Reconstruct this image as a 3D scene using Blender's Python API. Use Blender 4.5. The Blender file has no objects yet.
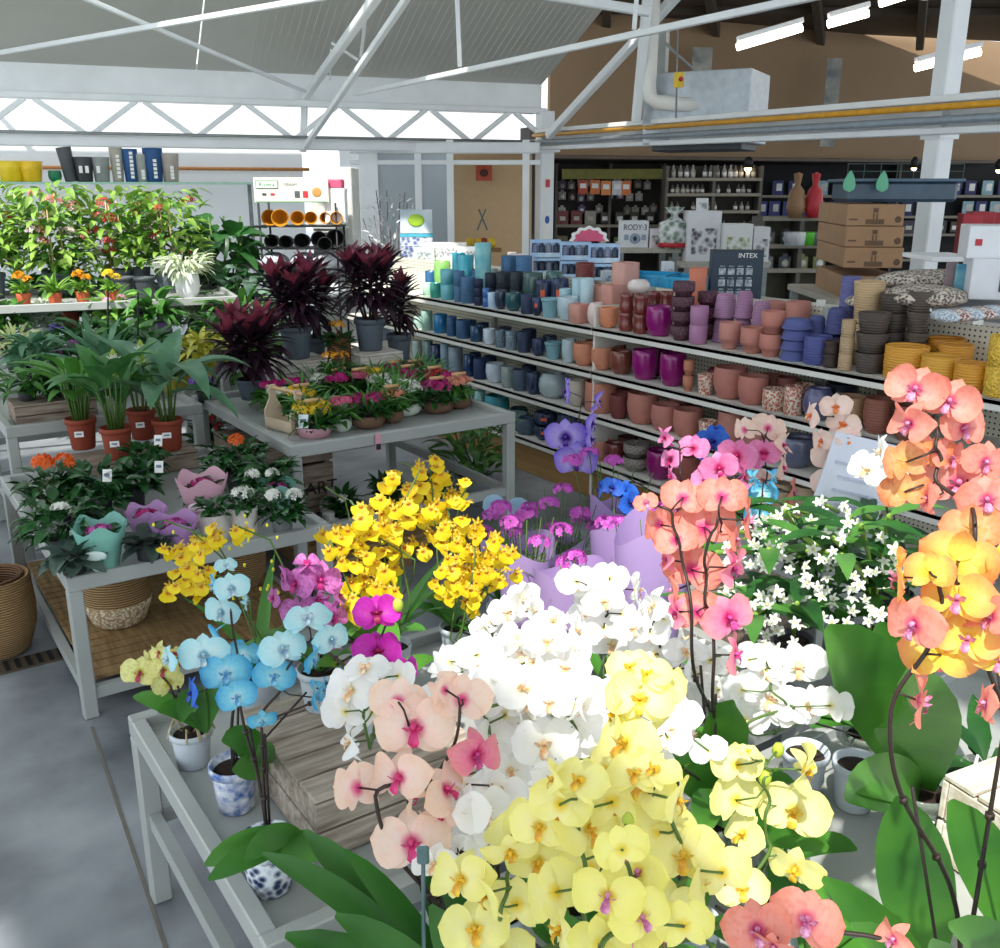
import bpy, math, random
from mathutils import Vector, Matrix
R = random.Random(7)
S = bpy.context.scene
COL = S.collection
PI = math.pi
# ------------------------------------------------------------------ camera, sky, sun, exposure
F_, HY, CH = 960.0, 188.0, 2.0
PITCH = math.atan((474-HY)/F_); YAW = math.radians(34.4)
cam_data = bpy.data.cameras.new('camera'); cam = bpy.data.objects.new('camera', cam_data); COL.objects.link(cam)
cam.location = (0, 0, CH); cam.rotation_euler = (PI/2-PITCH, 0, -YAW)
cam_data.sensor_fit = 'HORIZONTAL'; cam_data.sensor_width = 36; cam_data.lens = 36*F_/1000; cam_data.clip_start = .02; cam_data.clip_end = 200
S.camera = cam
wd = bpy.data.worlds.new('sky'); S.world = wd; wd.use_nodes = True
bg = wd.node_tree.nodes['Background']; bg.inputs[0].default_value = (.86, .94, 1, 1); bg.inputs[1].default_value = 1.25
sun_d = bpy.data.lights.new('sun', 'SUN'); sun_d.energy = 4.6; sun_d.angle = math.radians(1.2); sun_d.color = (1, .96, .88)
sun = bpy.data.objects.new('sun', sun_d); COL.objects.link(sun)
SUN = Vector((.44, .369, -.819)); sun.rotation_euler = SUN.to_track_quat('-Z', 'Y').to_euler()
S.view_settings.view_transform = 'Standard'; S.view_settings.look = 'None'; S.view_settings.gamma = 1
S.view_settings.use_curve_mapping = False; S.view_settings.exposure = .42
SHADE_PANELS = [(-3.6, 2.1, .75, 6.1), (2.1, 3.0, .75, 5.4), (3.0, 3.3, -3, 5.4), (3.3, 12, -3, 8.0), (.5, 3.0, -3, .75), (-2.2, -.9, -1.0, .75)]
# ------------------------------------------------------------------ measuring helpers: photo pixel -> place in the room
def ray(px, py):
    u = px-500; v = 474-py
    hf = F_*math.cos(PITCH)+v*math.sin(PITCH); z = v*math.cos(PITCH)-F_*math.sin(PITCH)
    return Vector((u*math.cos(YAW)+hf*math.sin(YAW), -u*math.sin(YAW)+hf*math.cos(YAW), z))
def W(px, py, z):
    r = ray(px, py); return Vector((0, 0, CH))+r*((z-CH)/r.z)
def D(px, py, d):
    return Vector((0, 0, CH))+ray(px, py)*(d/F_)
def YX(px, X, py=350):
    r = ray(px, py); return r.y*X/r.x
def VZ(py, X, Y):
    h = X*math.sin(YAW)+Y*math.cos(YAW); v = 474-py
    return CH+h*(v*math.cos(PITCH)-F_*math.sin(PITCH))/(F_*math.cos(PITCH)+v*math.sin(PITCH))
def dep(p):
    h = p[0]*math.sin(YAW)+p[1]*math.cos(YAW); return h*math.cos(PITCH)-(p[2]-CH)*math.sin(PITCH)
# ------------------------------------------------------------------ mesh builder
class MB:
    def __init__(s): s.v = []; s.f = []; s.m = []; s.sm = []
    def add(s, vs, fs, mi=0, smooth=True):
        o = len(s.v); s.v += [tuple(v) for v in vs]
        for f in fs: s.f.append(tuple(i+o for i in f)); s.m.append(mi); s.sm.append(smooth)
        return s
    def box(s, c, d, mi=0, rz=0, M=None, bev=0):
        x, y, z = [k/2 for k in d]; vs = []
        b = min(bev, x*.9, y*.9, z*.9) if bev else 0
        if b:
            n = 0; idx = {}
            pts = []
            for sx in (-1, 1):
                for sy in (-1, 1):
                    for sz in (-1, 1):
                        pts.append(((sx*(x-b), sy*(y-b), sz*z), (sx*(x-b), sy*y, sz*(z-b)), (sx*x, sy*(y-b), sz*(z-b))))
            vs = [Vector(q) for p in pts for q in p]
            K = lambda sx, sy, sz, k: ((sx > 0)*4+(sy > 0)*2+(sz > 0))*3+k
            fs = []
            for sg in (-1, 1):
                fs.append((K(-1, -1, sg, 0), K(1, -1, sg, 0), K(1, 1, sg, 0), K(-1, 1, sg, 0)))
                fs.append((K(-1, sg, -1, 1), K(1, sg, -1, 1), K(1, sg, 1, 1), K(-1, sg, 1, 1)))
                fs.append((K(sg, -1, -1, 2), K(sg, 1, -1, 2), K(sg, 1, 1, 2), K(sg, -1, 1, 2)))
            for a in (-1, 1):
                for c2 in (-1, 1):
                    fs.append((K(-1, a, c2, 0), K(1, a, c2, 0), K(1, a, c2, 1), K(-1, a, c2, 1)))
                    fs.append((K(a, -1, c2, 0), K(a, 1, c2, 0), K(a, 1, c2, 2), K(a, -1, c2, 2)))
                    fs.append((K(a, c2, -1, 1), K(a, c2, 1, 1), K(a, c2, 1, 2), K(a, c2, -1, 2)))
                    for e in (-1, 1): fs.append((K(a, c2, e, 0), K(a, c2, e, 1), K(a, c2, e, 2)))
        else:
            vs = [Vector((sx*x, sy*y, sz*z)) for sx in (-1, 1) for sy in (-1, 1) for sz in (-1, 1)]
            fs = [(0, 1, 3, 2), (4, 6, 7, 5), (0, 4, 5, 1), (2, 3, 7, 6), (0, 2, 6, 4), (1, 5, 7, 3)]
        T = Matrix.Translation(Vector(c)) @ (M or Matrix.Rotation(rz, 4, 'Z'))
        return s.add([T @ v for v in vs], fs, mi, False)
    def bar(s, a, b, w, h=None, mi=0):
        a = Vector(a); b = Vector(b); d = b-a
        q = d.to_track_quat('X', 'Z').to_matrix().to_4x4()
        return s.box((a+b)/2, (d.length, w, h or w), mi, M=q, bev=min(w, h or w)*.12)
    def tube(s, pts, r, n=8, mi=0, cap=True):
        pts = [Vector(p) for p in pts]; k = len(pts)
        rs = r if isinstance(r, (list, tuple)) else [r]*k
        vs = []; prev = None
        for i, p in enumerate(pts):
            t = (pts[min(i+1, k-1)]-pts[max(i-1, 0)])
            t = t.normalized() if t.length > 1e-9 else Vector((0, 0, 1))
            if prev is None:
                prev = t.cross(Vector((.31, .95, .1)));
                if prev.length < 1e-3: prev = t.cross(Vector((1, 0, 0)))
            u = (prev-t*prev.dot(t)).normalized(); w = t.cross(u); prev = u
            vs += [p+(u*math.cos(2*PI*j/n)+w*math.sin(2*PI*j/n))*rs[i] for j in range(n)]
        fs = [(i*n+j, i*n+(j+1) % n, (i+1)*n+(j+1) % n, (i+1)*n+j) for i in range(k-1) for j in range(n)]
        if cap: fs += [tuple(range(n))[::-1], tuple((k-1)*n+j for j in range(n))]
        return s.add(vs, fs, mi)
    def lathe(s, prof, n=24, c=(0, 0, 0), mi=0, sq=0, wob=0, T=None, closed=False):
        c = Vector(c); vs = []
        for i, (r, z) in enumerate(prof):
            for j in range(n):
                a = 2*PI*(j+.5*(sq > 0))/n; k = 1
                if sq: k = 1/max(abs(math.cos(a)), abs(math.sin(a))); k = 1+(k-1)*sq
                if wob: k *= 1+wob*math.sin(a*12)
                v = Vector((r*k*math.cos(a), r*k*math.sin(a), z))
                vs.append((T @ v if T else v)+c)
        m = len(prof)
        fs = [(i*n+j, i*n+(j+1) % n, (i+1)*n+(j+1) % n, (i+1)*n+j) for i in range(m-1) for j in range(n)]
        if prof[0][0] > 1e-4: fs.append(tuple(range(n))[::-1])
        if prof[-1][0] > 1e-4: fs.append(tuple((m-1)*n+j for j in range(n)))
        return s.add(vs, fs, mi)
    def ball(s, c, r, n=8, mi=0, sc=(1, 1, 1)):
        c = Vector(c); k = n//2+1; vs = []
        for i in range(k+1):
            th = PI*i/k
            for j in range(n): vs.append(c+Vector((math.sin(th)*math.cos(2*PI*j/n)*sc[0], math.sin(th)*math.sin(2*PI*j/n)*sc[1], math.cos(th)*sc[2]))*r)
        return s.add(vs, [(i*n+j, (i+1)*n+j, (i+1)*n+(j+1) % n, i*n+(j+1) % n) for i in range(k) for j in range(n)], mi)
    def blade(s, p0, d, L, w, arch=.8, n=6, prof='lance', mi=0, fold=.18, twist=0):
        p = Vector(p0); d = Vector(d).normalized(); up = Vector((0, 0, 1))
        side = d.cross(up)
        if side.length < .05: side = Vector((math.cos(L*99), math.sin(L*99), 0))
        side.normalize(); vs = []
        if twist: side = Matrix.Rotation(twist, 3, d) @ side
        for i in range(n+1):
            t = i/n; hw = w/2*PROF[prof](t)
            nrm = side.cross(d).normalized()
            vs += [p-side*hw+nrm*hw*fold*2, p, p+side*hw+nrm*hw*fold*2]
            d = (Matrix.Rotation(-arch/n, 3, side) @ d).normalized(); p = p+d*(L/n)
        fs = []
        for i in range(n): a = i*3; fs += [(a, a+1, a+4, a+3), (a+1, a+2, a+5, a+4)]
        return s.add(vs, fs, mi)
    def leaf(s, p0, p1, w, sag=.0, hint=(0, 0, 1), prof='obov', n=9, fold=.12, mi=0):
        p0 = Vector(p0); p1 = Vector(p1); c = (p0+p1)/2+Vector((0, 0, sag)); vs = []
        for i in range(n+1):
            t = i/n; p = p0*(1-t)**2+c*2*t*(1-t)+p1*t*t
            tg = ((c-p0)*(1-t)+(p1-c)*t).normalized(); side = tg.cross(Vector(hint))
            side = side.normalized(); nrm = side.cross(tg).normalized(); hw = w/2*PROF[prof](t)
            for k in (-1, -.5, 0, .5, 1): vs.append(p+side*hw*k+nrm*(abs(k)**1.5)*hw*fold*2)
        fs = [(i*5+j, i*5+j+1, i*5+j+6, i*5+j+5) for i in range(n) for j in range(4)]
        return s.add(vs, fs, mi)
    def mesh(s, name, mats, mod=None):
        me = bpy.data.meshes.new(name); me.from_pydata(s.v, [], s.f)
        for m in (mats if isinstance(mats, (list, tuple)) else [mats]): me.materials.append(m)
        me.polygons.foreach_set('material_index', s.m); me.polygons.foreach_set('use_smooth', s.sm); me.update()
        return me
    def build(s, name, mats, parent=None, loc=None, rz=0):
        return put(name, s.mesh(name, mats), parent, loc, rz)
PROF = {
    'lance': lambda t: max(.02, math.sin(PI*min(1, t**.75*.97+.03))**.9),
    'ovate': lambda t: max(.03, (math.sin(PI*t**.6*.985+.02))**.75),
    'obov': lambda t: max(.1*(1-t), (math.sin(PI*(t**1.15*.93+.06)))**.6),
    'grass': lambda t: 1-.95*t**1.5,
    'petiole': lambda t: .07 if t < .3 else max(.03, math.sin(PI*(((t-.3)/.7)**.7*.97+.03))**.8),
    'tongue': lambda t: max(.05, min(1, .55+t*1.2)*math.sqrt(max(0, 1-(max(0, t-.6)/.4)**2))),
}
def put(name, me, parent=None, loc=None, rz=0):
    o = bpy.data.objects.new(name, me); COL.objects.link(o)
    if parent is not None: o.parent = parent
    if loc is not None: o.location = loc
    if rz: o.rotation_euler.z = rz
    return o
LABELS = {}
def tag(o, label, cat, group=None, kind=None):
    o['label'] = label; o['category'] = cat
    if group: o['group'] = group
    if kind: o['kind'] = kind
    LABELS.setdefault(label, []).append(o)
    return o
def thing(name, label, cat, loc=(0, 0, 0), rz=0, group=None):
    o = put(name, None, None, loc, rz); return tag(o, label, cat, group)
def struct(name, mb, mats, parent=None):
    o = mb.build(name, mats, parent)
    if parent is None: o['kind'] = 'structure'
    return o
def copy_tree(o, parent=None):
    c = o.copy(); COL.objects.link(c); c.parent = parent
    for ch in list(o.children): copy_tree(ch, c)
    return c
# ------------------------------------------------------------------ materials
def rgb(c):
    if isinstance(c, str):
        c = c.lstrip('#'); c = [int(c[i:i+2], 16)/255 for i in (0, 2, 4)]
        c = [k/12.92 if k <= .04045 else ((k+.055)/1.055)**2.4 for k in c]
    return (c[0], c[1], c[2], 1)
_MC = {}
def M(col, rough=.5, metal=0., var=.12, scale=12., bump=0., bscale=60., trans=0., coat=0., alpha=1., kind='noise', name=None, emit=0, stretch=None):
    key = (str(col), rough, metal, var, scale, bump, bscale, trans, coat, alpha, kind, emit, str(stretch))
    if key in _MC: return _MC[key]
    m = bpy.data.materials.new(name or 'surface'); m.use_nodes = True; nt = m.node_tree; N = nt.nodes; L = nt.links
    b = N['Principled BSDF']; out = N['Material Output']; c = rgb(col)
    b.inputs['Roughness'].default_value = rough; b.inputs['Metallic'].default_value = metal
    if coat: b.inputs['Coat Weight'].default_value = coat
    tc = N.new('ShaderNodeTexCoord'); mp = N.new('ShaderNodeMapping'); L.new(tc.outputs['Object'], mp.inputs[0])
    if stretch: mp.inputs['Scale'].default_value = stretch
    if kind == 'noise': tx = N.new('ShaderNodeTexNoise'); tx.inputs['Scale'].default_value = scale; tx.inputs['Detail'].default_value = 4; fac = tx.outputs['Fac']
    elif kind == 'wave': tx = N.new('ShaderNodeTexWave'); tx.bands_direction = 'Z'; tx.inputs['Scale'].default_value = scale; tx.inputs['Distortion'].default_value = 1.2; fac = tx.outputs['Fac']
    else: tx = N.new('ShaderNodeTexVoronoi'); tx.inputs['Scale'].default_value = scale; fac = tx.outputs['Distance']
    L.new(mp.outputs[0], tx.inputs['Vector'])
    rp = N.new('ShaderNodeValToRGB'); L.new(fac, rp.inputs[0])
    rp.color_ramp.elements[0].position = .3; rp.color_ramp.elements[1].position = .7
    if isinstance(var, tuple): c0, c1 = rgb(var[0]), rgb(var[1])
    else: c0 = tuple(max(0, k*(1-var)) for k in c[:3])+(1,); c1 = tuple(min(1, k*(1+var)) for k in c[:3])+(1,)
    rp.color_ramp.elements[0].color = c0; rp.color_ramp.elements[1].color = c1
    L.new(rp.outputs[0], b.inputs['Base Color'])
    if bump:
        t2 = tx
        if kind == 'noise' and bscale != scale:
            t2 = N.new('ShaderNodeTexNoise'); t2.inputs['Scale'].default_value = bscale; L.new(mp.outputs[0], t2.inputs['Vector'])
        bp = N.new('ShaderNodeBump'); bp.inputs['Strength'].default_value = bump; bp.inputs['Distance'].default_value = .01
        L.new(t2.outputs['Fac'] if kind != 'voronoi' else fac, bp.inputs['Height']); L.new(bp.outputs[0], b.inputs['Normal'])
    if alpha < 1: b.inputs['Alpha'].default_value = alpha
    if emit: L.new(rp.outputs[0], b.inputs['Emission Color']); b.inputs['Emission Strength'].default_value = emit
    if trans:
        t = N.new('ShaderNodeBsdfTranslucent'); mx = N.new('ShaderNodeMixShader'); mx.inputs[0].default_value = trans
        L.new(rp.outputs[0], t.inputs[0]); L.new(b.outputs[0], mx.inputs[1]); L.new(t.outputs[0], mx.inputs[2]); L.new(mx.outputs[0], out.inputs[0])
    _MC[key] = m; return m
def PETAL(c0, c1, c2, p=(.06, .16, .5), veins=.12, trans=.38, spots=None, name='petal'):
    """petal pigment that runs from the throat (c0) to the petal edge (c2), with veins"""
    key = ('P', str(c0), str(c1), str(c2), p, veins, spots)
    if key in _MC: return _MC[key]
    m = bpy.data.materials.new(name); m.use_nodes = True; nt = m.node_tree; N = nt.nodes; L = nt.links
    b = N['Principled BSDF']; out = N['Material Output']; b.inputs['Roughness'].default_value = .55
    tc = N.new('ShaderNodeTexCoord'); ln = N.new('ShaderNodeVectorMath'); ln.operation = 'LENGTH'; L.new(tc.outputs['Object'], ln.inputs[0])
    rp = N.new('ShaderNodeValToRGB'); L.new(ln.outputs['Value'], rp.inputs[0]); cr = rp.color_ramp
    cr.elements[0].position = p[0]; cr.elements[0].color = rgb(c0); cr.elements[1].position = p[2]; cr.elements[1].color = rgb(c2)
    e = cr.elements.new(p[1]); e.color = rgb(c1)
    tx = N.new('ShaderNodeTexNoise'); tx.inputs['Scale'].default_value = 14; L.new(tc.outputs['Object'], tx.inputs['Vector'])
    mx = N.new('ShaderNodeMix'); mx.data_type = 'RGBA'; mx.blend_type = 'MULTIPLY'; mr = N.new('ShaderNodeMapRange')
    mr.inputs['From Min'].default_value = .45; mr.inputs['From Max'].default_value = .7; mr.inputs['To Max'].default_value = veins*2; L.new(tx.outputs['Fac'], mr.inputs[0]); L.new(mr.outputs[0], mx.inputs[0])
    L.new(rp.outputs[0], mx.inputs[6]); mx.inputs[7].default_value = rgb(c1) if not spots else rgb(spots)
    L.new(mx.outputs[2], b.inputs['Base Color'])
    t = N.new('ShaderNodeBsdfTranslucent'); ms = N.new('ShaderNodeMixShader'); ms.inputs[0].default_value = trans
    L.new(mx.outputs[2], t.inputs[0]); L.new(b.outputs[0], ms.inputs[1]); L.new(t.outputs[0], ms.inputs[2]); L.new(ms.outputs[0], out.inputs[0])
    _MC[key] = m; return m
WHITE = M('#eceef0', .45, var=.04); STEEL = M('#a9adaa', .45, .1, var=.06, scale=5); STEELD = M('#8e9394', .5, .2)
BEAM = M('#eef1f2', .5, var=.05, scale=3); SHEET = M('#9b9b96', .6, var=.05, scale=2)
SOIL = M('#2a1c14', .95, var=.5, scale=60, bump=.6, bscale=90); STICK = M('#231a17', .6); WOOD = M('#8a7768', .8, var=('#6c5a4c', '#a8998a'), scale=7, stretch=(1, 8, 8), bump=.3, bscale=30)
WOODX = M('#8a7768', .8, var=('#5f4d41', '#9a8878'), scale=7, stretch=(8, 1, 8), bump=.3, bscale=30)
DECK = M('#8e6f43', .75, var=('#765a35', '#a5875a'), scale=6, stretch=(8, 1, 8), bump=.2); PALEWOOD = M('#cfc8be', .8, var=('#b5aca0', '#e2ded6'), scale=7, stretch=(1, 8, 8), bump=.25)
TERRA = M('#8a3b26', .75, var=.12); GREYPOT = M('#55606b', .6, var=.08); DARKPOT = M('#2b2f33', .6); WPOT = M('#c3cbd4', .5, var=.06)
PLANT_G = lambda a, b2, s=9: M(a, .42, var=(a, b2), scale=s, trans=.22)
GDARK = PLANT_G('#1d4a22', '#336b2c'); GMID = PLANT_G('#356b2a', '#5c9440'); GLIGHT = PLANT_G('#5f9a35', '#9cc455'); GORCH = PLANT_G('#35712c', '#5c9a35', 4); GBLUE = PLANT_G('#3c7050', '#6b9a72'); GYEL = PLANT_G('#b8b83a', '#e0dc6a')
STEMG = M('#4c6a2c', .5); PAPER = M('#f2f2ef', .6, var=.02); INK = M('#30343a', .6); BLACK = M('#14161a', .55); RED = M('#b8222e', .5)
CLEAR = M('#9aa79a', .15, alpha=.45, var=.1, name='clear_plastic')
WICK = M('#a98655', .8, kind='wave', scale=28, var=('#7c5c34', '#c3a273'), bump=.8); WICKD = M('#6d4a30', .8, kind='wave', scale=28, var=('#3f2919', '#8d6645'), bump=.8)
WICKL = M('#d5c2a2', .8, kind='voronoi', scale=80, var=('#e5d9c2', '#a98e68'), bump=.6)
def txt(s, size, parent, mat, loc, rot, name='lettering', align='CENTER', ext=.0008, font_sx=1):
    return _txt(s, size, parent, mat, loc, rot, name, align, ext, font_sx)
ORD = 'first second third fourth fifth sixth seventh eighth ninth tenth eleventh twelfth thirteenth fourteenth fifteenth sixteenth seventeenth eighteenth nineteenth twentieth'.split()
ORD += ['twenty-'+w for w in ORD[:9]]+['thirtieth']+['thirty-'+w for w in ORD[:9]]
def _txt(s, size, parent, mat, loc, rot, name, align, ext, font_sx):
    cu = bpy.data.curves.new(name, 'FONT'); cu.body = s; cu.size = size; cu.align_x = align; cu.align_y = 'CENTER'; cu.extrude = ext; cu.materials.append(mat)
    t = bpy.data.objects.new(name, cu); COL.objects.link(t); bpy.context.view_layer.update()
    me = bpy.data.meshes.new_from_object(t.evaluated_get(bpy.context.evaluated_depsgraph_get())); bpy.data.objects.remove(t)
    o = put(name, me, parent, loc); o.rotation_euler = rot; o.scale = (font_sx, 1, 1); return o
FACE = (PI/2, 0, -YAW)
# ------------------------------------------------------------------ the building
fl = MB(); fl.add([(-6, -4, 0), (45, -4, 0), (45, 45, 0), (-6, 45, 0)], [(0, 1, 2, 3)], 0, False)
CONC = M('#8b9095', .38, var=('#565b61', '#a0a5a9'), scale=1.9, bump=.2, bscale=11)
struct('floor', fl, CONC)
BA = Vector((.977, -.212, 0)); BB = Vector((.212, .977, 0))        # the building's own two directions
LC = Vector((8.36, 11.12, 0))                                        # far corner post
RC = Vector((7.03, 4.43, 0))
def bp(a, b, z=0, o=LC): return o+BA*a+BB*b+Vector((0, 0, z))
def quad(mb, a, b, z0, z1, th=.06, mi=0):
    a = Vector(a); b = Vector(b); d = (b-a); L = d.length; c = (a+b)/2; 
    return mb.box((c.x, c.y, (z0+z1)/2), (L, th, z1-z0), mi, rz=math.atan2(d.y, d.x))
bang = math.atan2(BA.y, BA.x)
# floor drain and joint
o = MB(); a = W(0, 670, 0); b = W(60, 655, 0)
dd = MB(); dd.box((0, 0, .004), (.9, .13, .008)); dr = thing('floor_drain', 'dark slotted metal drain channel across the concrete floor', 'drain', (a.x-.3, a.y, .001)); dr.rotation_euler.z = math.atan2(b.y-a.y, b.x-a.x)
dd = MB(); dd.box((.3, 0, .004), (1.5, .12, .006)); dd.build('frame', M('#6a5f50', .5, .5), dr)
dd = MB()
for i in range(34): dd.box((-.42+i*.044, 0, .009), (.02, .1, .004))
dd.build('slot', BLACK, dr)
jt = MB(); jt.bar((.55, 3.6, .001), (.37, 1.0, .001), .012, .003); struct('trim_15', jt, M('#6f6a62', .9))
# corner posts and eave beam
p = MB(); p.box((LC.x, LC.y, 1.5), (.2, .2, 3.0), rz=bang, bev=.01); p.box((LC.x, LC.y, 2.55), (.34, .26, .16), rz=bang); struct('trim_1', p, BEAM)
p = MB(); rr = RC; p.box((rr.x, rr.y, 2.2), (.15, .15, 4.4), rz=bang, bev=.01); p.box((rr.x, rr.y, 2.5), (.19, .19, .3), rz=bang); struct('trim_2', p, BEAM)
fwd = (RC-LC).normalized(); E0 = LC; E1 = RC+fwd*6+Vector((0, 0, -.22))
p = MB(); p.bar(E0+Vector((-.1, 0, 2.52)), E1+Vector((-.1, 0, 2.52)), .14, .05); p.bar(E0+Vector((-.1, 0, 2.74)), E1+Vector((-.1, 0, 2.74)), .14, .05); p.bar(E0+Vector((-.02, 0, 2.63)), E1+Vector((-.02, 0, 2.63)), .02, .2)
struct('trim_3', p, BEAM)
p = MB(); p.tube([E0+Vector((-.2, 0, 2.68)), E1+Vector((-.2, 0, 2.68))], .024, 10); tag(p.build('gas_pipe', M('#e0a020', .45)), 'long yellow gas pipe fixed along the white eave beam', 'pipe')
p = MB(); p.tube([E0+Vector((-.2, 0, 2.59)), E1+Vector((-.2, 0, 2.59))], .03, 10); tag(p.build('conduit_pipe', M('#98a3ad', .4, .3)), 'grey metal pipe running just below the yellow gas pipe', 'pipe')
# truss along the back eave
T0 = bp(-9.5, 0, 0); T1 = LC.copy()
p = MB(); p.bar(T0+Vector((0, 0, 2.52)), T1+Vector((0, 0, 2.52)), .12, .13); p.bar(T0+Vector((0, 0, 3.0)), T1+Vector((0, 0, 3.0)), .12, .07)
n = 8; L = 9.4
for i in range(n):
    x0 = -9.3+i*L/n; xm = x0+L/n/2; x1 = x0+L/n
    p.bar(bp(x0, 0, 2.57), bp(xm-.04, 0, 2.97), .06); p.bar(bp(xm+.04, 0, 2.97), bp(x1, 0, 2.57), .06)
struct('trim_4', p, BEAM)
p = MB(); p.tube([T0+BB*-.12+Vector((0, 0, 2.6)), T1+BB*-.12+Vector((0, 0, 2.6))], .018, 8); tag(p.build('conduit_pipe', STEELD), 'thin grey conduit along the bottom chord of the back truss', 'pipe')
p = MB(); p.tube([bp(-9.5, .9, 2.24), bp(-3.0, .9, 2.24)], .022, 8); tag(p.build('heating_pipe', M('#c98a4e', .4, .4)), 'orange copper pipe along the white back wall', 'pipe')
# wall behind the truss: white panels, fascia
p = MB(); quad(p, bp(-12, 1.0), bp(-3.15, 1.0), 0, 3.6); quad(p, bp(-3.15, 1.0), bp(0.05, 1.0), 2.55, 3.6); struct('wall_back', p, M('#f2f5f7', .6, var=.02, scale=2))
p = MB(); q0 = bp(-12, .35); q1 = bp(.1, .35)
p.add([q0+Vector((0, 0, 3.02)), q1+Vector((0, 0, 3.02)), q1+BB*.0+Vector((0, 0, 3.38)), q0+Vector((0, 0, 3.38)), q0-BB*.12+Vector((0, 0, 3.42)), q1-BB*.12+Vector((0, 0, 3.42)), q0+BB*.3+Vector((0, 0, 3.0)), q1+BB*.3+Vector((0, 0, 3.0))], [(0, 1, 2, 3), (3, 2, 5, 4), (6, 7, 1, 0)], 0, False)
struct('trim_5', p, BEAM)
# sloping roof sheets with ribs; unseen panels added further down shade the hall
slope = .42
p = MB()
def roofpt(a, b): return bp(a, -b, 3.42+slope*b)
SH = []
for (a0, a1) in ((-13, -8.9), (-8.88, -4.5), (-4.48, .1)):
    c = [roofpt(a0, -.45)+Vector((0, 0, .1)), roofpt(a1, -.45)+Vector((0, 0, .1)), roofpt(a1, 3.2), roofpt(a0, 3.2)]
    SH += c; p.add(c+[q+Vector((0, 0, .05)) for q in c], [(0, 1, 2, 3), (7, 6, 5, 4), (0, 4, 5, 1), (1, 5, 6, 2), (2, 6, 7, 3), (3, 7, 4, 0)], 0, False)
for k in range(44):
    a = -3.9+k*.09
    p.bar(roofpt(a, 0)-Vector((0, 0, .004)), roofpt(a, 3.1)-Vector((0, 0, .004)), .008, .006)
struct('ceiling', p, M('#c2c1b9', .6, var=.03, scale=2))
def D2(px, py, h):   # a point of the photo at horizontal distance h in front of the camera
    r = ray(px, py); k = math.hypot(F_*math.cos(PITCH)+(474-py)*math.sin(PITCH), 0)
    return Vector((0, 0, CH))+r*(h/k)
bars = [  # roof frame: rafters, ties, hangers
    ('trim_6', [((303, 152), 12.9, (305, 92), 12.9, .12), ((305, 97), 12.9, (392, -25), 9.0, .13), ((303, 150), 12.7, (416, -15), 9.0, .09), ((361, 57), 11, (368, -6), 10.2, .05), ((332, 43), 11.4, (358, 60), 11.2, .04), ((331, 50), 11.4, (330, 80), 12, .03)]),
    ('trim_7', [((355, 94), 12.5, (820, -5), 6.5, .075), ((460, 67), 9.2, (457, -6), 9.2, .06), ((634, 30), 8.0, (637, -6), 8.0, .05)]),
    ('trim_8', [((-8, 54), 11.5, (318, -2), 8.5, .07)]),
    ('trim_9', [((70, -8), 9, (306, 92), 12.6, .06)]),
    ('trim_10', [((548, 136), 13, (636, 40), 11.5, .14), ((636, 40), 11.5, (700, -30), 10.5, .15), ((636, 122), 11.0, (648, -8), 10.7, .14)]),
    ('trim_11', [((540, -6), 9.5, (650, 12), 9.5, .12)]),
]
for nm, bs in bars:
    p = MB()
    for a, ha, b, hb, w in bs:
        A0, B0 = D2(*a, ha), D2(*b, hb); dr_ = (B0-A0).normalized(); out = lambda q_: q_[1] < 0 or q_[0] < 0 or q_[0] > 1000
        p.bar(A0-dr_*(2.2 if out(a) else 0), B0+dr_*(2.5 if out(b) else 0), w*.66)
    struct(nm, p, BEAM)
# added roof panels, out of view, with gaps placed to shape the sun patches
def panel(nm, x0, x1, y0, y1, z=4.3, m=None):
    p = MB(); p.box(((x0+x1)/2, (y0+y1)/2, z), (x1-x0, y1-y0, .05)); struct(nm, p, m or M('#e8eaea', .7, var=.04, scale=2))
for i, (x0, x1, y0, y1) in enumerate(SHADE_PANELS): panel('unseen_shade_panel', x0, x1, y0, y1)
# ---------------- the dark shop beyond
DK = M('#24211f', .8, var=.2, scale=3)
TAN = M('#93795d', .8, var=.05, scale=1.5)
P1 = D2(548, 150, 17); P2 = D2(1080, 150, 21.5)
p = MB(); quad(p, (P1.x, P1.y, 0), (P2.x, P2.y, 0), 2.52, 4.75, .1); struct('wall_bulkhead', p, TAN)
p = MB(); p.bar((P1.x, P1.y, 2.5), (P2.x, P2.y, 2.5), .5, .06); struct('trim_12', p, M('#5a4c40', .6))
nrm = Vector((math.sin(YAW+.25), math.cos(YAW+.25), 0))
Q1 = P1+nrm*4.5; Q2 = P2+nrm*5
p = MB(); quad(p, (Q1.x-3, Q1.y+2, 0), (Q2.x+2, Q2.y-2, 0), 0, 2.9, .1); quad(p, (Q1.x-3, Q1.y+2, 0), (LC.x+.9, LC.y+1.5, 0), 0, 2.9, .1); struct('wall_shop', p, DK)
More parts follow.
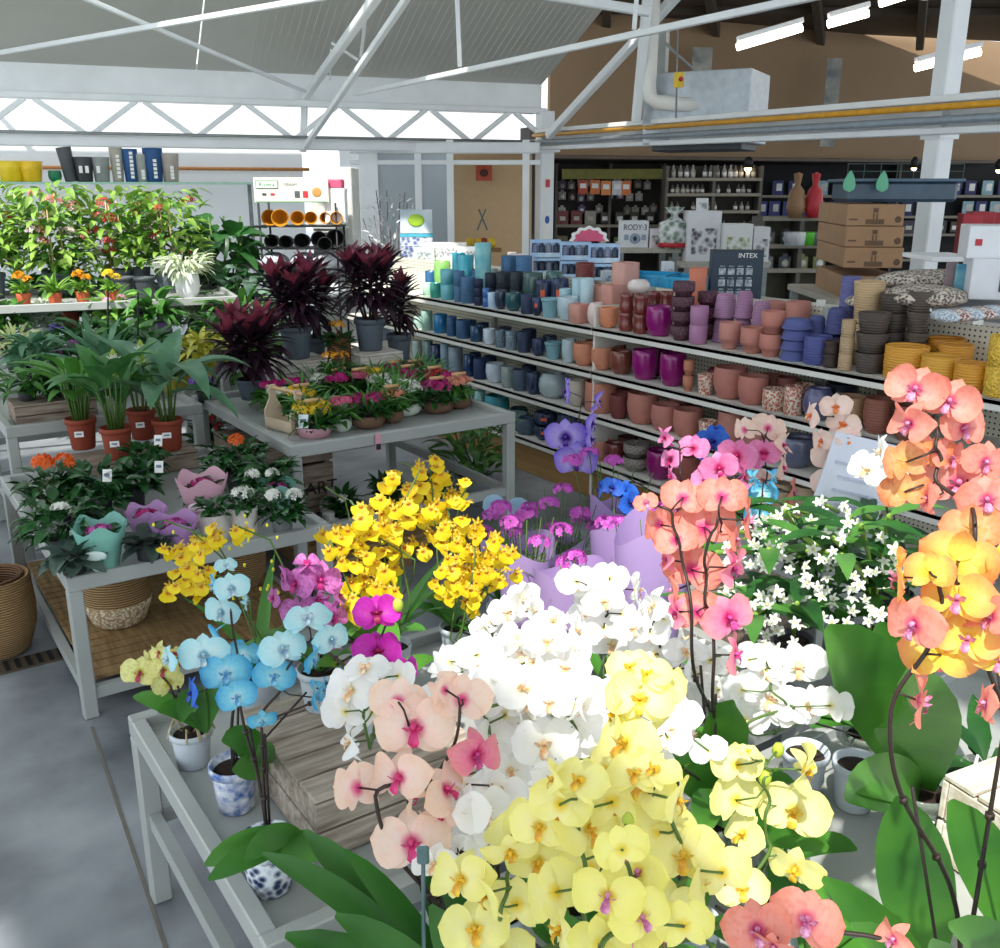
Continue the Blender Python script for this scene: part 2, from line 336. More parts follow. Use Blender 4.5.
# ceiling of the shop: dark metal with purlins
A_ = E0+Vector((.3, .4, 0)); B_ = E1+Vector((.3, 0, 0)); C_ = P2+Vector((3, -2, 0)); D_ = P1+Vector((-.5, 1, 0))
p = MB(); zc = 4.95
p.add([(A_.x, A_.y, zc+.2), (B_.x, B_.y, zc+.9), (C_.x, C_.y, zc-.3), (D_.x, D_.y, zc-.2)], [(3, 2, 1, 0)], 0, False)
p.add([(P1.x, P1.y, 2.9), (P2.x, P2.y, 2.9), (Q2.x+4, Q2.y-2, 2.9), (Q1.x-4, Q1.y+2, 2.9)], [(0, 1, 2, 3)], 0, False)
struct('ceiling_shop', p, M('#55493e', .6, .3, var=.15, scale=1, kind='wave', bump=.2))
p = MB()
for i in range(9):
    t = i/8; a = A_.lerp(B_, t); b = D_.lerp(C_, t); p.bar((a.x, a.y, zc+.05+.5*t), (b.x, b.y, zc-.38), .14, .2)
for i in range(1, 5):
    t = i/5; a = A_.lerp(D_, t); b = B_.lerp(C_, t); p.bar((a.x, a.y, zc-.2), (b.x, b.y, zc+.1-.3*t), .08, .12)
struct('trim_13', p, M('#4a4138', .6, .3))
TUBE = M('#fff4e0', .5, var=.0, emit=9)
for i, (a, b, h, lb) in enumerate([((737, 47), (802, 28), 13, 'lit fluorescent ceiling tube nearest the tan wall, left one of the lit tubes'), ((828, 24), (868, 13), 12, 'short lit fluorescent tube high between two longer ones'), ((880, 3), (915, -8), 11, 'lit fluorescent tube cut off by the top edge of the view'), ((915, 68), (980, 52), 12.5, 'lit fluorescent tube partly behind the tall white column')]):
    r_ = thing('fluorescent_lamp', lb, 'ceiling light', D2(*a, h), 0, 'fluorescent ceiling lamps'); e = D2(*b, h)-r_.location
    q = MB(); q.tube([Vector((0, 0, 0)), e], .045, 8); q.build('tube', TUBE, r_)
    q = MB(); q.bar(Vector((0, 0, .09)), e+Vector((0, 0, .09)), .12, .06); q.build('housing', WHITE, r_)
# end partition: glazing and tan doorway wall between the back wall and the post
G0 = bp(-4.6, 1.1)
def GP(px, py, h=13.2): return D2(px, py, h)
p = MB()
for px in (363, 372, 418, 450, 526): a = GP(px, 160); p.box((a.x, a.y, 1.3), (.09 if px != 372 else .15, .09, 2.6), rz=-YAW)
a = GP(350, 165); b = GP(540, 168); p.bar((a.x, a.y, 2.5), (b.x, b.y, 2.5), .12, .14); p.bar((a.x, a.y, 2.32), (b.x, b.y, 2.32), .06, .06)
struct('window_frame', p, BEAM)
for i, (x0, x1) in enumerate(((373, 417), (419, 449))):
    p = MB(); a = GP(x0, 160); b = GP(x1, 160); quad(p, (a.x, a.y, 0), (b.x, b.y, 0), .0, 2.45, .02); struct('window_%d' % (i+1), p, M('#aab4bb', .25, alpha=.75, var=.15, scale=1))
p = MB(); a = GP(448, 160, 13.9); b = GP(532, 160, 13.9); quad(p, (a.x, a.y, 0), (b.x, b.y, 0), 0, 2.6, .1); struct('wall_side', p, M('#c9a982', .8, var=.04))
p = MB(); a = GP(340, 160, 16); b = GP(470, 160, 16); quad(p, (a.x, a.y, 0), (b.x, b.y, 0), 0, 3.4, .1); struct('wall_far', p, M('#8c9398', .8, var=.2, scale=.7))
# heater unit with its flue
def dd2(px, py, h=10.0): return D2(px, py, h)
hu = thing('gas_heater', 'large grey suspended gas heater box above the eave beam', 'heater', dd2(706, 112, 11.2))
rz = -YAW-.5
def hb(nm, c, d, m): q = MB(); q.box(c, d, bev=.01); o = q.build(nm, m, hu); o.rotation_euler.z = rz; return o
hb('casing', (0, 0, .02), (1.15, .8, .72), M('#b9c0c6', .4, .3)); hb('grille', (0, 0, -.37), (1.0, .6, .08), M('#4a4d50', .5, .5)); hb('side_panel', (-.59, 0, .0), (.03, .7, .6), M('#9aa1a6', .4, .4))
q = MB(); a = dd2(645, 98, 10.9)-hu.location; b2 = dd2(700, 106, 10.9)-hu.location; u_ = dd2(654, -20, 10.9)-hu.location
c1 = dd2(648, 92, 10.9)-hu.location
q.tube([u_, dd2(649, 85, 10.9)-hu.location, dd2(650, 97, 10.9)-hu.location, dd2(656, 102, 10.9)-hu.location, b2], .075, 14); q.build('flue_pipe', M('#efeee6', .4, var=.03), hu)
q = MB(); q.box(dd2(679, 80, 10.5)-hu.location, (.09, .06, .14), rz=rz); q.build('switch', M('#e8c21c', .4), hu)
q = MB(); q.ball(dd2(681, 79, 10.4)-hu.location, .025); q.build('knob', RED, hu)
q = MB(); q.tube([dd2(678, 22, 10.6)-hu.location, dd2(676, 118, 10.6)-hu.location], .01, 6); q.tube([dd2(664, 42, 10.6)-hu.location, dd2(694, 70, 10.6)-hu.location], .015, 6); q.build('hanger_rod', STEELD, hu)
q = MB(); q.box(dd2(662, 70, 11.1)-hu.location, (.1, .1, .9), rz=rz); q.build('bracket', STEEL, hu)
# banners on the tan wall
for (px, py0, py1, w, lb, c) in ((702, 50, 78, 18, 'narrow grey hanging banner at the left end of the tan wall', '#6f7f83'), (831, 63, 143, 14, 'tall narrow grey banner in the middle of the tan wall', '#6b7472')):
    t = (px-548)/(1080-548); base = D2(px, (py0+py1)/2, 16.2+t*3.6)
    hh = (py1-py0)*17.5/960/2; r_ = thing('hanging_banner', lb, 'banner', base)
    q = MB(); q.box((0, 0, 0), (w*17.5/960, .01, hh*2), rz=-YAW); q.build('cloth', M(c, .6, var=('#59666b', '#b9b4a8'), scale=3), r_)
    q = MB(); q.box((0, -.01, -hh*.62), (w*.6*17.5/960, .01, hh*.25), rz=-YAW); q.build('red_print', M('#a8392c', .6), r_)
# ------------------------------------------------------------------ pot gondola
GX = 3.94; SZ = [1.15, .87, .585, .27]
SHELF = M('#dcdad2', .5, var=.04); PEG = None
def pegmat():
    m = M('#ddd9c8', .6, kind='voronoi', scale=1, var=.02, name='perforated_panel'); nt = m.node_tree; N = nt.nodes; L = nt.links
    b = N['Principled BSDF']; tc = N.new('ShaderNodeTexCoord'); sc = N.new('ShaderNodeVectorMath'); sc.operation = 'MULTIPLY'; sc.inputs[1].default_value = (0, 38, 38); L.new(tc.outputs['Object'], sc.inputs[0])
    fr = N.new('ShaderNodeVectorMath'); fr.operation = 'FRACTION'; L.new(sc.outputs[0], fr.inputs[0]); sb = N.new('ShaderNodeVectorMath'); sb.operation = 'SUBTRACT'; sb.inputs[1].default_value = (0, .5, .5); L.new(fr.outputs[0], sb.inputs[0])
    ln = N.new('ShaderNodeVectorMath'); ln.operation = 'LENGTH'; L.new(sb.outputs[0], ln.inputs[0]); gt = N.new('ShaderNodeMath'); gt.operation = 'GREATER_THAN'; gt.inputs[1].default_value = .2; L.new(ln.outputs['Value'], gt.inputs[0])
    mx = N.new('ShaderNodeMix'); mx.data_type = 'RGBA'; mx.inputs[6].default_value = rgb('#3a382f'); mx.inputs[7].default_value = rgb('#ddd9c8'); L.new(gt.outputs[0], mx.inputs[0]); L.new(mx.outputs[2], b.inputs['Base Color']); return m
PEG = pegmat()
def gondola(y0, y1, lb):
    g = thing('shelving_unit', lb, 'shelving', (GX, (y0+y1)/2, 0), 0, None); L = y1-y0-.006
    def b(nm, bx, m):
        q = MB()
        for c, d in bx: q.box(c, d, bev=.003)
        return q.build(nm, m, g)
    for z in SZ: b('shelf', [((.235, 0, z-.012), (.47, L, .024)), ((.008, 0, z-.025), (.016, L, .05))], SHELF)
    b('back_panel', [((.49, 0, .72), (.02, L, 1.32))], PEG)
    b('counter_top', [((.80, 0, 1.30), (.62, L, .03))], SHELF)
    b('kick_board', [((.05, 0, .11), (.02, L, .215))], M('#96703f', .6, var=('#84602f', '#a98350'), scale=2, stretch=(1, .4, 6)))
    b('end_panel', [((.5, -L/2+.01, .65), (.94, .02, 1.26)), ((.5, L/2-.01, .65), (.94, .02, 1.26))][0:1], SHELF)
    b('end_panel', [((.5, L/2-.01, .65), (.04, .02, 1.26))], SHELF)
    for s in (-1, 0, 1): b('upright', [((.465, s*(L/2-.03), .7), (.03, .04, 1.36))], STEEL)
gondola(4.72, 8.3, 'long white pot shelving unit holding the blue and green pots')
gondola(1.9, 4.715, 'white pot shelving unit holding the terracotta, magenta and yellow pots')
POTM = {}
def pm(c, kind='gloss'):
    if kind == 'gloss': return M(c, .22, var=.1, scale=9, coat=.4, name='glaze')
    if kind == 'matt': return M(c, .65, var=.07, scale=14, name='matt_clay')
    if kind == 'rib': return M(c, .45, kind='wave', scale=24, var=.08, bump=.35, name='ribbed_clay')
    if kind == 'tex': return M(c, .5, kind='voronoi', scale=110, var=.45, bump=.6, name='textured_clay')
    if kind == 'ytex': return M(c, .4, kind='voronoi', scale=90, var=.2, bump=.7, name='textured_clay')
    if kind == 'floral': return M(c, .5, kind='voronoi', scale=75, var=('#a8453a', '#d8ccb8'), name='floral_print')
    if kind == 'marble': return M(c, .3, var=(c, '#2b9fb4'), scale=7, name='marbled_glaze')
    if kind == 'diag': return M(c, .3, kind='voronoi', scale=45, var=('#1a2238', '#3a4a70'), bump=.5, stretch=(1, 1, .3), name='cut_glaze')
PROFILES = {   # (radius, height) as fractions: outside up, over the rim, inside down
    'cyl': [(.88, 0), (.97, .03), (1, .5), (1, 1)],
    'tap': [(.74, 0), (.78, .03), (.9, .6), (1, 1)],
    'rim': [(.7, 0), (.74, .03), (.9, .82), (.9, .84), (1, .85), (1, 1)],
    'bowl': [(.5, 0), (.66, .05), (.92, .28), (1, .55), (.97, .85), (.93, 1)],
    'round': [(.45, 0), (.62, .04), (.92, .25), (1, .5), (.92, .8), (.72, .97), (.7, 1)],
    'tulip': [(.6, 0), (.74, .05), (.95, .35), (1, .6), (.97, .85), (.95, 1)],
    'cup': [(.6, 0), (.68, .03), (.8, .3), (.9, .31), (1, .45), (1, 1)],
    'inv': [(1, 0), (1, .12), (.95, .14), (.82, .8), (.8, .86), (.72, .95), (.6, 1)],
    'tumbler': [(.8, 0), (.88, .04), (1, .2), (.93, .45), (.88, .6), (.93, .8), (1, 1)],
}
_PM = {}
def potmesh(shape, r, h, mat, sq=0, name='pot'):
    k = (shape, round(r, 3), round(h, 3), mat.name, sq)
    if k in _PM: return _PM[k]
    pr = [(a*r, b*h) for a, b in PROFILES[shape]]
    if shape != 'inv':
        t = max(.006, r*.09); top = pr[-1][0]
        pr += [(top-t*.5, h+.002), (top-t, h)]; pr += [(max(.01, a*r*.9-t), b*h) for a, b in PROFILES[shape][::-1] if b < .93 and b > .1]+[(.001, h*.12)]
    _PM[k] = MB().lathe(pr, 28, sq=sq).mesh(name, mat); return _PM[k]
SN = ['top', 'second', 'third', 'bottom']; prevd = {}
SCL = 10/3
STICKER = M('#e8663c', .6)
def gp(sh, cx, top, w, col, kind, shape, desc, crop='A', row=0, n=1, sq=0, bot=None, sticker=False, nest=None):
    ox, oy = (400, 230) if crop == 'A' else (700, 240)
    px = ox+cx/SCL; pt = oy+top/SCL; wp = w/SCL
    X = GX; Y = YX(px, X, pt)
    for _ in range(4):
        d = dep((X, Y, SZ[sh]+.08)); r = wp*d/960/2; X = GX+.025+r+row*.155; X = min(X, GX+.46-r) if row else X; Y = YX(px, X, pt)
    z0 = SZ[sh]+.001
    if bot is not None: z0 = max(SZ[sh], VZ(oy+bot/SCL, X, Y))
    h = max(.05, (VZ(pt+wp*.12, X, Y)-z0)); h1 = h/n
    base = desc
    key = (sh, crop, row); lst = prevd.get((sh, row)); 
    place = '%s pot shelf' % SN[sh]
    for i in range(n):
        hh = h1 if nest is None else (h1 if i == n-1 else h1*1.12)
        lb = '%s on the %s' % (base, place)
        if row: lb = '%s, rear of %s' % (base, place)
        if lst: lb += ', beside %s' % ' '.join(lst.split()[-3:])
        if n > 1: lb = ('%s, %s in stack, %s%s' % (base, ['lowest', 'second', 'third', 'fourth'][i] if i < n-1 else 'topmost', 'rear of ' if row else '', place))
        if len(lb.split()) > 16: lb = lb.replace(' pot shelf', ' shelf').replace(', beside', ' by')
        if len(lb.split()) > 16: lb = ' '.join(lb.split()[:16])
        POTLIST.append(dict(r=r, h=hh, X=X, Y=Y, z=z0+i*h1, shape=shape, mat=pm(col, kind), sq=sq, label=lb, st=sticker, row=row, sh=sh))
    prevd[(sh, row)] = base
POTLIST = []
# ---- top shelf, blue section (crop A), then reds; left to right, front row
g = lambda *a, **k: gp(0, *a, **k)
g(92, 172, 36, '#b9dcc4', 'gloss', 'cyl', 'pale green cylinder pot')
g(118, 172, 38, '#3fa795', 'gloss', 'cyl', 'turquoise green cylinder pot')
g(157, 126, 46, '#8fd2d8', 'marble', 'cyl', 'marbled aqua cylinder pot', n=2)
g(197, 132, 36, '#4a7396', 'rib', 'cyl', 'slim ribbed steel blue pot', n=2)
g(226, 150, 50, '#446e94', 'rib', 'cyl', 'ribbed steel blue cylinder pot')
g(262, 160, 30, '#20294a', 'matt', 'cyl', 'small navy labelled pot', n=3)
g(287, 192, 24, '#3f6fb0', 'gloss', 'cyl', 'small bright blue pot', n=2)
g(308, 205, 32, '#bcd6f0', 'gloss', 'cyl', 'small ice blue pot')
g(336, 196, 40, '#2c3a52', 'gloss', 'bowl', 'dark slate bowl pot')
g(378, 202, 56, '#2a5a62', 'gloss', 'bowl', 'dark teal bowl pot')
g(424, 210, 42, '#333e5c', 'matt', 'cyl', 'dark indigo cylinder pot')
g(457, 222, 34, '#1e2744', 'diag', 'bowl', 'navy cut pattern pot with orange sticker', sticker=True)
g(501, 220, 62, '#84b0bb', 'matt', 'rim', 'pale teal rimmed pot')
g(566, 214, 76, '#b9cfd8', 'gloss', 'bowl', 'large pale blue rounded pot')
g(598, 240, 52, '#cf9486', 'matt', 'cyl', 'square dusty pink pot', sq=.95)
g(657, 236, 62, '#e4cfc8', 'gloss', 'round', 'whitish pink rounded pot')
g(697, 250, 66, '#d98a66', 'rib', 'bowl', 'ribbed peach bowl pot')
g(757, 206, 50, '#7d3a34', 'gloss', 'tumbler', 'brown glazed tumbler pot', n=2)
g(806, 210, 50, '#74342f', 'gloss', 'tumbler', 'red brown tumbler pot', n=2)
g(867, 243, 92, '#8d1170', 'gloss', 'tulip', 'large magenta tulip pot')
g(948, 164, 74, '#5b3a45', 'tex', 'cup', 'dark mauve textured pot', n=4)
g(1000, 247, 60, '#a9779c', 'matt', 'cyl', 'lilac straight pot', n=2)
g(103, 266, 72, '#bb7f75', 'matt', 'cup', 'dusty rose cup pot', crop='B')
g(184, 281, 88, '#b87a6d', 'matt', 'cup', 'wide dusty rose pot', crop='B')
g(262, 230, 78, '#b9786a', 'matt', 'cup', 'stacked dusty rose pot', crop='B', n=2)
g(321, 248, 100, '#525a92', 'matt', 'inv', 'upturned blue violet pot', crop='B', n=4)
g(388, 307, 90, '#4b5390', 'rib', 'cyl', 'blue violet ribbed pot', crop='B')
g(442, 331, 52, '#3b2c28', 'matt', 'tumbler', 'tiny dark brown pot', crop='B', n=2)
g(525, 264, 46, '#b59a78', 'rib', 'cyl', 'slim tan ribbed pot', crop='B', n=3)
g(600, 232, 108, '#4e443f', 'rib', 'tap', 'dark taupe ribbed pot', crop='B', n=3)
g(702, 336, 140, '#d99a34', 'rib', 'cyl', 'wide mustard yellow ribbed pot', crop='B')
g(792, 368, 120, '#daa038', 'rib', 'cyl', 'mustard yellow ribbed pot', crop='B')
g(886, 393, 106, '#d59530', 'rib', 'cyl', 'small mustard yellow pot', crop='B')
g(975, 300, 100, '#ddb440', 'ytex', 'cyl', 'bright yellow speckled pot', crop='B', n=2)
# behind / on top
g(10, 150, 34, '#9ed6c4', 'gloss', 'cyl', 'mint green pot', row=1)
g(50, 140, 46, '#e8e6da', 'gloss', 'cyl', 'cream cylinder pot', row=1)
g(82, 140, 40, '#f0efe6', 'gloss', 'cyl', 'pale cream pot', row=1)
g(130, 95, 56, '#8cc46a', 'gloss', 'bowl', 'lime green bowl pot', row=1)
g(113, 132, 40, '#275d8a', 'gloss', 'cyl', 'deep blue pot', row=1)
g(205, 72, 44, '#2ea9bd', 'gloss', 'cyl', 'bright cyan pot', row=1)
g(232, 78, 52, '#46b4c8', 'gloss', 'cyl', 'cyan cylinder pot', row=1)
g(272, 36, 54, '#a6d9d6', 'marble', 'cyl', 'tall pale aqua vase', row=1)
g(255, 126, 60, '#3f6787', 'rib', 'cyl', 'steel blue banded pot', row=1)
g(364, 80, 54, '#3d678e', 'rib', 'cyl', 'steel blue ribbed pot', row=2)
g(414, 80, 54, '#44709a', 'rib', 'cyl', 'lighter steel blue ribbed pot', row=2)
g(300, 138, 44, '#1f2a3c', 'matt', 'cyl', 'dark labelled pot', row=1, n=2)
g(345, 134, 50, '#23303a', 'rib', 'cyl', 'small charcoal pot', row=1, n=2)
g(390, 134, 44, '#26333a', 'rib', 'cyl', 'small black green pot', row=1, n=2)
g(444, 134, 68, '#3d5c5a', 'gloss', 'bowl', 'dark sea green bowl pot', row=1)
g(515, 132, 60, '#47706c', 'gloss', 'bowl', 'sea green bowl pot', row=2)
g(482, 160, 60, '#1c2544', 'diag', 'bowl', 'raised navy cut pattern pot', row=1, sticker=True)
g(540, 156, 60, '#1c2544', 'diag', 'bowl', 'second raised navy cut pattern pot', row=1, sticker=True)
g(548, 188, 46, '#a9cdd8', 'gloss', 'bowl', 'ice blue cup pot', row=1)
g(600, 154, 52, '#a8cbd8', 'gloss', 'cyl', 'powder blue lidded pot', row=1)
g(645, 154, 46, '#b3d0da', 'gloss', 'cyl', 'pale powder blue pot', row=1)
g(653, 178, 66, '#cf9a8a', 'matt', 'cyl', 'tall square rose pot', row=1, sq=.95)
g(710, 176, 56, '#c99083', 'matt', 'cyl', 'tall square mauve pink pot', row=1, sq=.95)
g(618, 102, 62, '#75302f', 'rib', 'cyl', 'dark red ribbed pot', row=2)
g(752, 100, 66, '#cf9e93', 'matt', 'cyl', 'tallest dusty pink square pot', row=2, sq=.9)
g(797, 158, 76, '#e8dcd8', 'gloss', 'round', 'cream rounded pot on the tumblers', row=1, bot=208)
g(850, 200, 46, '#7a3a36', 'gloss', 'tumbler', 'wine brown tumbler pot', row=1, n=2)
g(890, 200, 46, '#75332f', 'gloss', 'tumbler', 'maroon tumbler pot', row=1, n=2)
g(995, 120, 60, '#cf7a5f', 'matt', 'tap', 'salmon tapered pot', row=2)
g(30, 165, 70, '#57303f', 'tex', 'cup', 'plum textured pot', crop='B', row=1, n=3)
g(88, 168, 78, '#a67c9e', 'rib', 'inv', 'upturned lilac ribbed pot', crop='B', row=1, n=2)
g(152, 163, 62, '#a07396', 'rib', 'inv', 'upturned mauve ribbed pot', crop='B', row=1, n=2)
g(208, 196, 70, '#9f7898', 'rib', 'inv', 'low upturned lilac pot', crop='B', row=1)
g(250, 196, 76, '#b87b6f', 'matt', 'cup', 'rear dusty rose pot', crop='B', row=2)
g(330, 196, 80, '#b87b6f', 'matt', 'cup', 'rear rose clay pot', crop='B', row=2)
g(396, 246, 60, '#4c5488', 'matt', 'inv', 'upturned indigo pot', crop='B', row=1, n=2)
g(465, 216, 82, '#454b80', 'rib', 'inv', 'upturned dark violet ribbed pot', crop='B', row=1, n=2)
g(507, 115, 62, '#62639a', 'rib', 'cyl', 'tall blue violet vase', crop='B', row=2)
g(557, 126, 100, '#bfa27a', 'rib', 'tap', 'tall tan ribbed vase', crop='B', row=1, n=2)
g(484, 330, 40, '#3b2c28', 'matt', 'tumbler', 'little espresso brown pot', crop='B', row=1, n=2)
g(683, 168, 104, '#4a413b', 'rib', 'tap', 'dark bark brown ribbed pot', crop='B', row=1, n=4)
g(763, 165, 78, '#544a40', 'rib', 'tap', 'umber ribbed pot', crop='B', row=1, n=4)
g(788, 326, 110, '#d0902e', 'rib', 'cyl', 'rear mustard yellow pot', crop='B', row=1)
g(855, 316, 122, '#c98428', 'rib', 'cyl', 'rear ochre yellow pot', crop='B', row=2)
# ---- second shelf
g = lambda *a, **k: gp(1, *a, **k)
for c in [(60, 285, 30, '#a8c8bc', 'gloss', 'cyl', 'pale sage pot'), (89, 265, 38, '#93b9ab', 'gloss', 'cyl', 'sage green cylinder pot'), (134, 275, 48, '#1f76ab', 'gloss', 'cyl', 'bright azure pot'), (172, 284, 34, '#2f5780', 'rib', 'cyl', 'narrow blue ribbed pot'), (210, 294, 48, '#335c86', 'rib', 'cyl', 'blue ribbed pot'), (254, 314, 42, '#24486e', 'gloss', 'cyl', 'ink blue pot'), (298, 324, 44, '#d3e0ee', 'gloss', 'bowl', 'white blue bowl pot'), (335, 330, 34, '#6f8595', 'tex', 'cyl', 'grey patterned pot'), (371, 332, 38, '#7e93a0', 'tex', 'cyl', 'lighter grey patterned pot'), (414, 332, 52, '#2f3c5a', 'rib', 'tap', 'slate blue tapered pot'), (461, 357, 42, '#1c2544', 'diag', 'bowl', 'navy cut pattern bowl'), (512, 366, 60, '#7fabb6', 'matt', 'rim', 'grey teal rimmed pot'), (566, 358, 50, '#b3c7cf', 'gloss', 'bowl', 'pale blue bowl pot'), (616, 366, 82, '#d08a6c', 'matt', 'bowl', 'orange clay bowl pot'), (677, 380, 80, '#cf876a', 'rib', 'bowl', 'terracotta ringed bowl pot'), (738, 393, 78, '#7c4336', 'gloss', 'bowl', 'glossy brown bowl pot'), (821, 388, 90, '#8d1170', 'gloss', 'tulip', 'magenta tulip pot'), (913, 400, 92, '#881068', 'gloss', 'tulip', 'second magenta tulip pot')]: g(*c)
g(965, 430, 36, '#b5765c', 'matt', 'cup', 'clay beaker', n=2)
for c in [(22, 440, 58, '#cdbba4', 'floral', 'tap', 'floral print pot'), (108, 410, 114, '#b37468', 'matt', 'tulip', 'large rose clay pot'), (181, 438, 104, '#b57469', 'matt', 'tulip', 'rose clay pot'), (254, 486, 84, '#cdbba4', 'floral', 'cyl', 'small floral print pot'), (317, 480, 64, '#c4b49a', 'floral', 'cyl', 'second floral print pot'), (403, 480, 104, '#56567c', 'gloss', 'round', 'violet grey glazed bowl pot'), (509, 508, 104, '#a3805f', 'rib', 'tulip', 'tan ringed pot'), (601, 515, 96, '#895345', 'rib', 'tulip', 'brown ringed pot'), (700, 540, 90, '#7c4b3d', 'rib', 'tulip', 'dark clay pot half behind the coral orchid')]: g(*c, crop='B')
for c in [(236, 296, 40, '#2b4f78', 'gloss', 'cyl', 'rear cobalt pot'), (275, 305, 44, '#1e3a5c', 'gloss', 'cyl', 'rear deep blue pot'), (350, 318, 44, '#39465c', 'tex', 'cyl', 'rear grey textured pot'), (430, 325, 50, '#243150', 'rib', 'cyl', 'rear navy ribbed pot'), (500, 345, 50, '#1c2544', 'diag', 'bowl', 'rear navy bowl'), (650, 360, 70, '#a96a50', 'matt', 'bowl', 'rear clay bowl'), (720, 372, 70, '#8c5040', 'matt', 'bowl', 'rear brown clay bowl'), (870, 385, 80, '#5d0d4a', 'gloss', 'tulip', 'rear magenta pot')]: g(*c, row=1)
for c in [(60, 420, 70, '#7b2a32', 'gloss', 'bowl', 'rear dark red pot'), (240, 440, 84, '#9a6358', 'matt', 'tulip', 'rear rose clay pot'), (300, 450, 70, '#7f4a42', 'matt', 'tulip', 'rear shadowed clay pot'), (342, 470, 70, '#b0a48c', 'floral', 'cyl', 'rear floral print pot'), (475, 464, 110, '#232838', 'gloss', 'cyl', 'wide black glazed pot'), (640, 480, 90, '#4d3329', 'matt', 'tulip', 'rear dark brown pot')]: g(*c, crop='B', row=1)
# ---- third shelf
g = lambda *a, **k: gp(2, *a, **k)
for c in [(56, 364, 34, '#a9bdb8', 'gloss', 'bowl', 'pale grey green bowl pot'), (93, 366, 32, '#6f8d89', 'gloss', 'cyl', 'grey green pot'), (121, 378, 42, '#20335c', 'gloss', 'cyl', 'royal navy pot'), (150, 374, 32, '#8096a8', 'matt', 'cyl', 'grey blue pot'), (185, 384, 48, '#8799a6', 'rib', 'cyl', 'blue grey ribbed pot'), (229, 412, 36, '#1c3a66', 'gloss', 'cyl', 'dark cobalt pot'), (267, 422, 46, '#20355c', 'matt', 'cyl', 'flat navy pot'), (318, 436, 66, '#c9d6e6', 'gloss', 'bowl', 'icy white bowl pot'), (362, 448, 50, '#93a19f', 'rib', 'cyl', 'stone grey ribbed pot'), (404, 458, 58, '#4a5b70', 'rib', 'cyl', 'storm blue ribbed pot'), (445, 468, 50, '#1c2544', 'diag', 'bowl', 'dark navy cut bowl'), (512, 464, 100, '#aabbc0', 'gloss', 'round', 'big pale blue round pot'), (590, 492, 62, '#bdb6a8', 'matt', 'bowl', 'beige bowl pot'), (674, 490, 112, '#c0806a', 'matt', 'cyl', 'wide orange clay pot'), (732, 540, 66, '#6e3531', 'matt', 'tulip', 'dark red clay pot'), (813, 528, 108, '#b5766a', 'matt', 'tulip', 'large terracotta pink pot'), (888, 568, 98, '#b3746a', 'matt', 'tulip', 'terracotta pink pot'), (962, 585, 100, '#b37468', 'matt', 'tulip', 'second terracotta pink pot')]: g(*c)
for c in [(28, 594, 64, '#c8b69e', 'floral', 'tap', 'floral print tapered pot'), (108, 560, 92, '#ad7368', 'matt', 'tulip', 'tall rose clay pot'), (190, 600, 90, '#a96e63', 'matt', 'tulip', 'rose clay pot behind the peach orchid'), (327, 640, 124, '#5c6078', 'gloss', 'bowl', 'big blue grey glazed bowl pot'), (450, 690, 90, '#7c5a48', 'matt', 'tulip', 'brown pot behind the blush orchid')]: g(*c, crop='B')
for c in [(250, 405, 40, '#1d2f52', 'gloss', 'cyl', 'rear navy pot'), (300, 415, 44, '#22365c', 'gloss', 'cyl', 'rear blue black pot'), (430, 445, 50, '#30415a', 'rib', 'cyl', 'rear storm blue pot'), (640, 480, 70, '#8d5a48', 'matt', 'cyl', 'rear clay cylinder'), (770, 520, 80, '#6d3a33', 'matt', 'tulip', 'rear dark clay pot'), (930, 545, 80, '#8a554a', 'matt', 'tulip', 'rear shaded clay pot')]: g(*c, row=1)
# ---- bottom shelf
g = lambda *a, **k: gp(3, *a, **k)
for c in [(235, 528, 36, '#7db0b0', 'gloss', 'cyl', 'light teal pot'), (266, 530, 38, '#8cbcba', 'gloss', 'cyl', 'pale turquoise pot'), (325, 540, 84, '#3f8d92', 'marble', 'bowl', 'marbled teal bowl pot'), (385, 600, 84, '#8fa2aa', 'rib', 'cyl', 'light grey ribbed pot'), (425, 618, 66, '#4d6074', 'rib', 'cyl', 'slate grey ribbed pot')]: g(*c)
g(487, 596, 78, '#1c2544', 'diag', 'bowl', 'navy cut pattern pot with orange label', n=2, sticker=True)
for c in [(565, 600, 84, '#1a2140', 'diag', 'bowl', 'wide navy cut pattern pot'), (672, 690, 74, '#b37768', 'matt', 'cyl', 'pink clay cylinder pot'), (715, 700, 70, '#6b332f', 'gloss', 'tulip', 'maroon glazed pot')]: g(*c)
g(790, 700, 88, '#8a827c', 'tex', 'cup', 'hammered grey pot', n=2)
g(870, 722, 96, '#861066', 'gloss', 'tulip', 'magenta pot behind the pink orchid')
g(960, 740, 90, '#8e4a42', 'matt', 'tulip', 'clay pot hidden by the pink orchid')
g(280, 800, 72, '#a58f74', 'matt', 'cyl', 'kraft brown pot', crop='B'); g(356, 808, 84, '#a08a70', 'matt', 'cyl', 'second kraft brown pot', crop='B')
for c in [(395, 585, 60, '#31555a', 'gloss', 'bowl', 'rear teal bowl'), (640, 660, 70, '#7a4338', 'matt', 'tulip', 'rear red clay pot'), (760, 680, 70, '#52302c', 'matt', 'tulip', 'rear brown pot')]: g(*c, row=1)
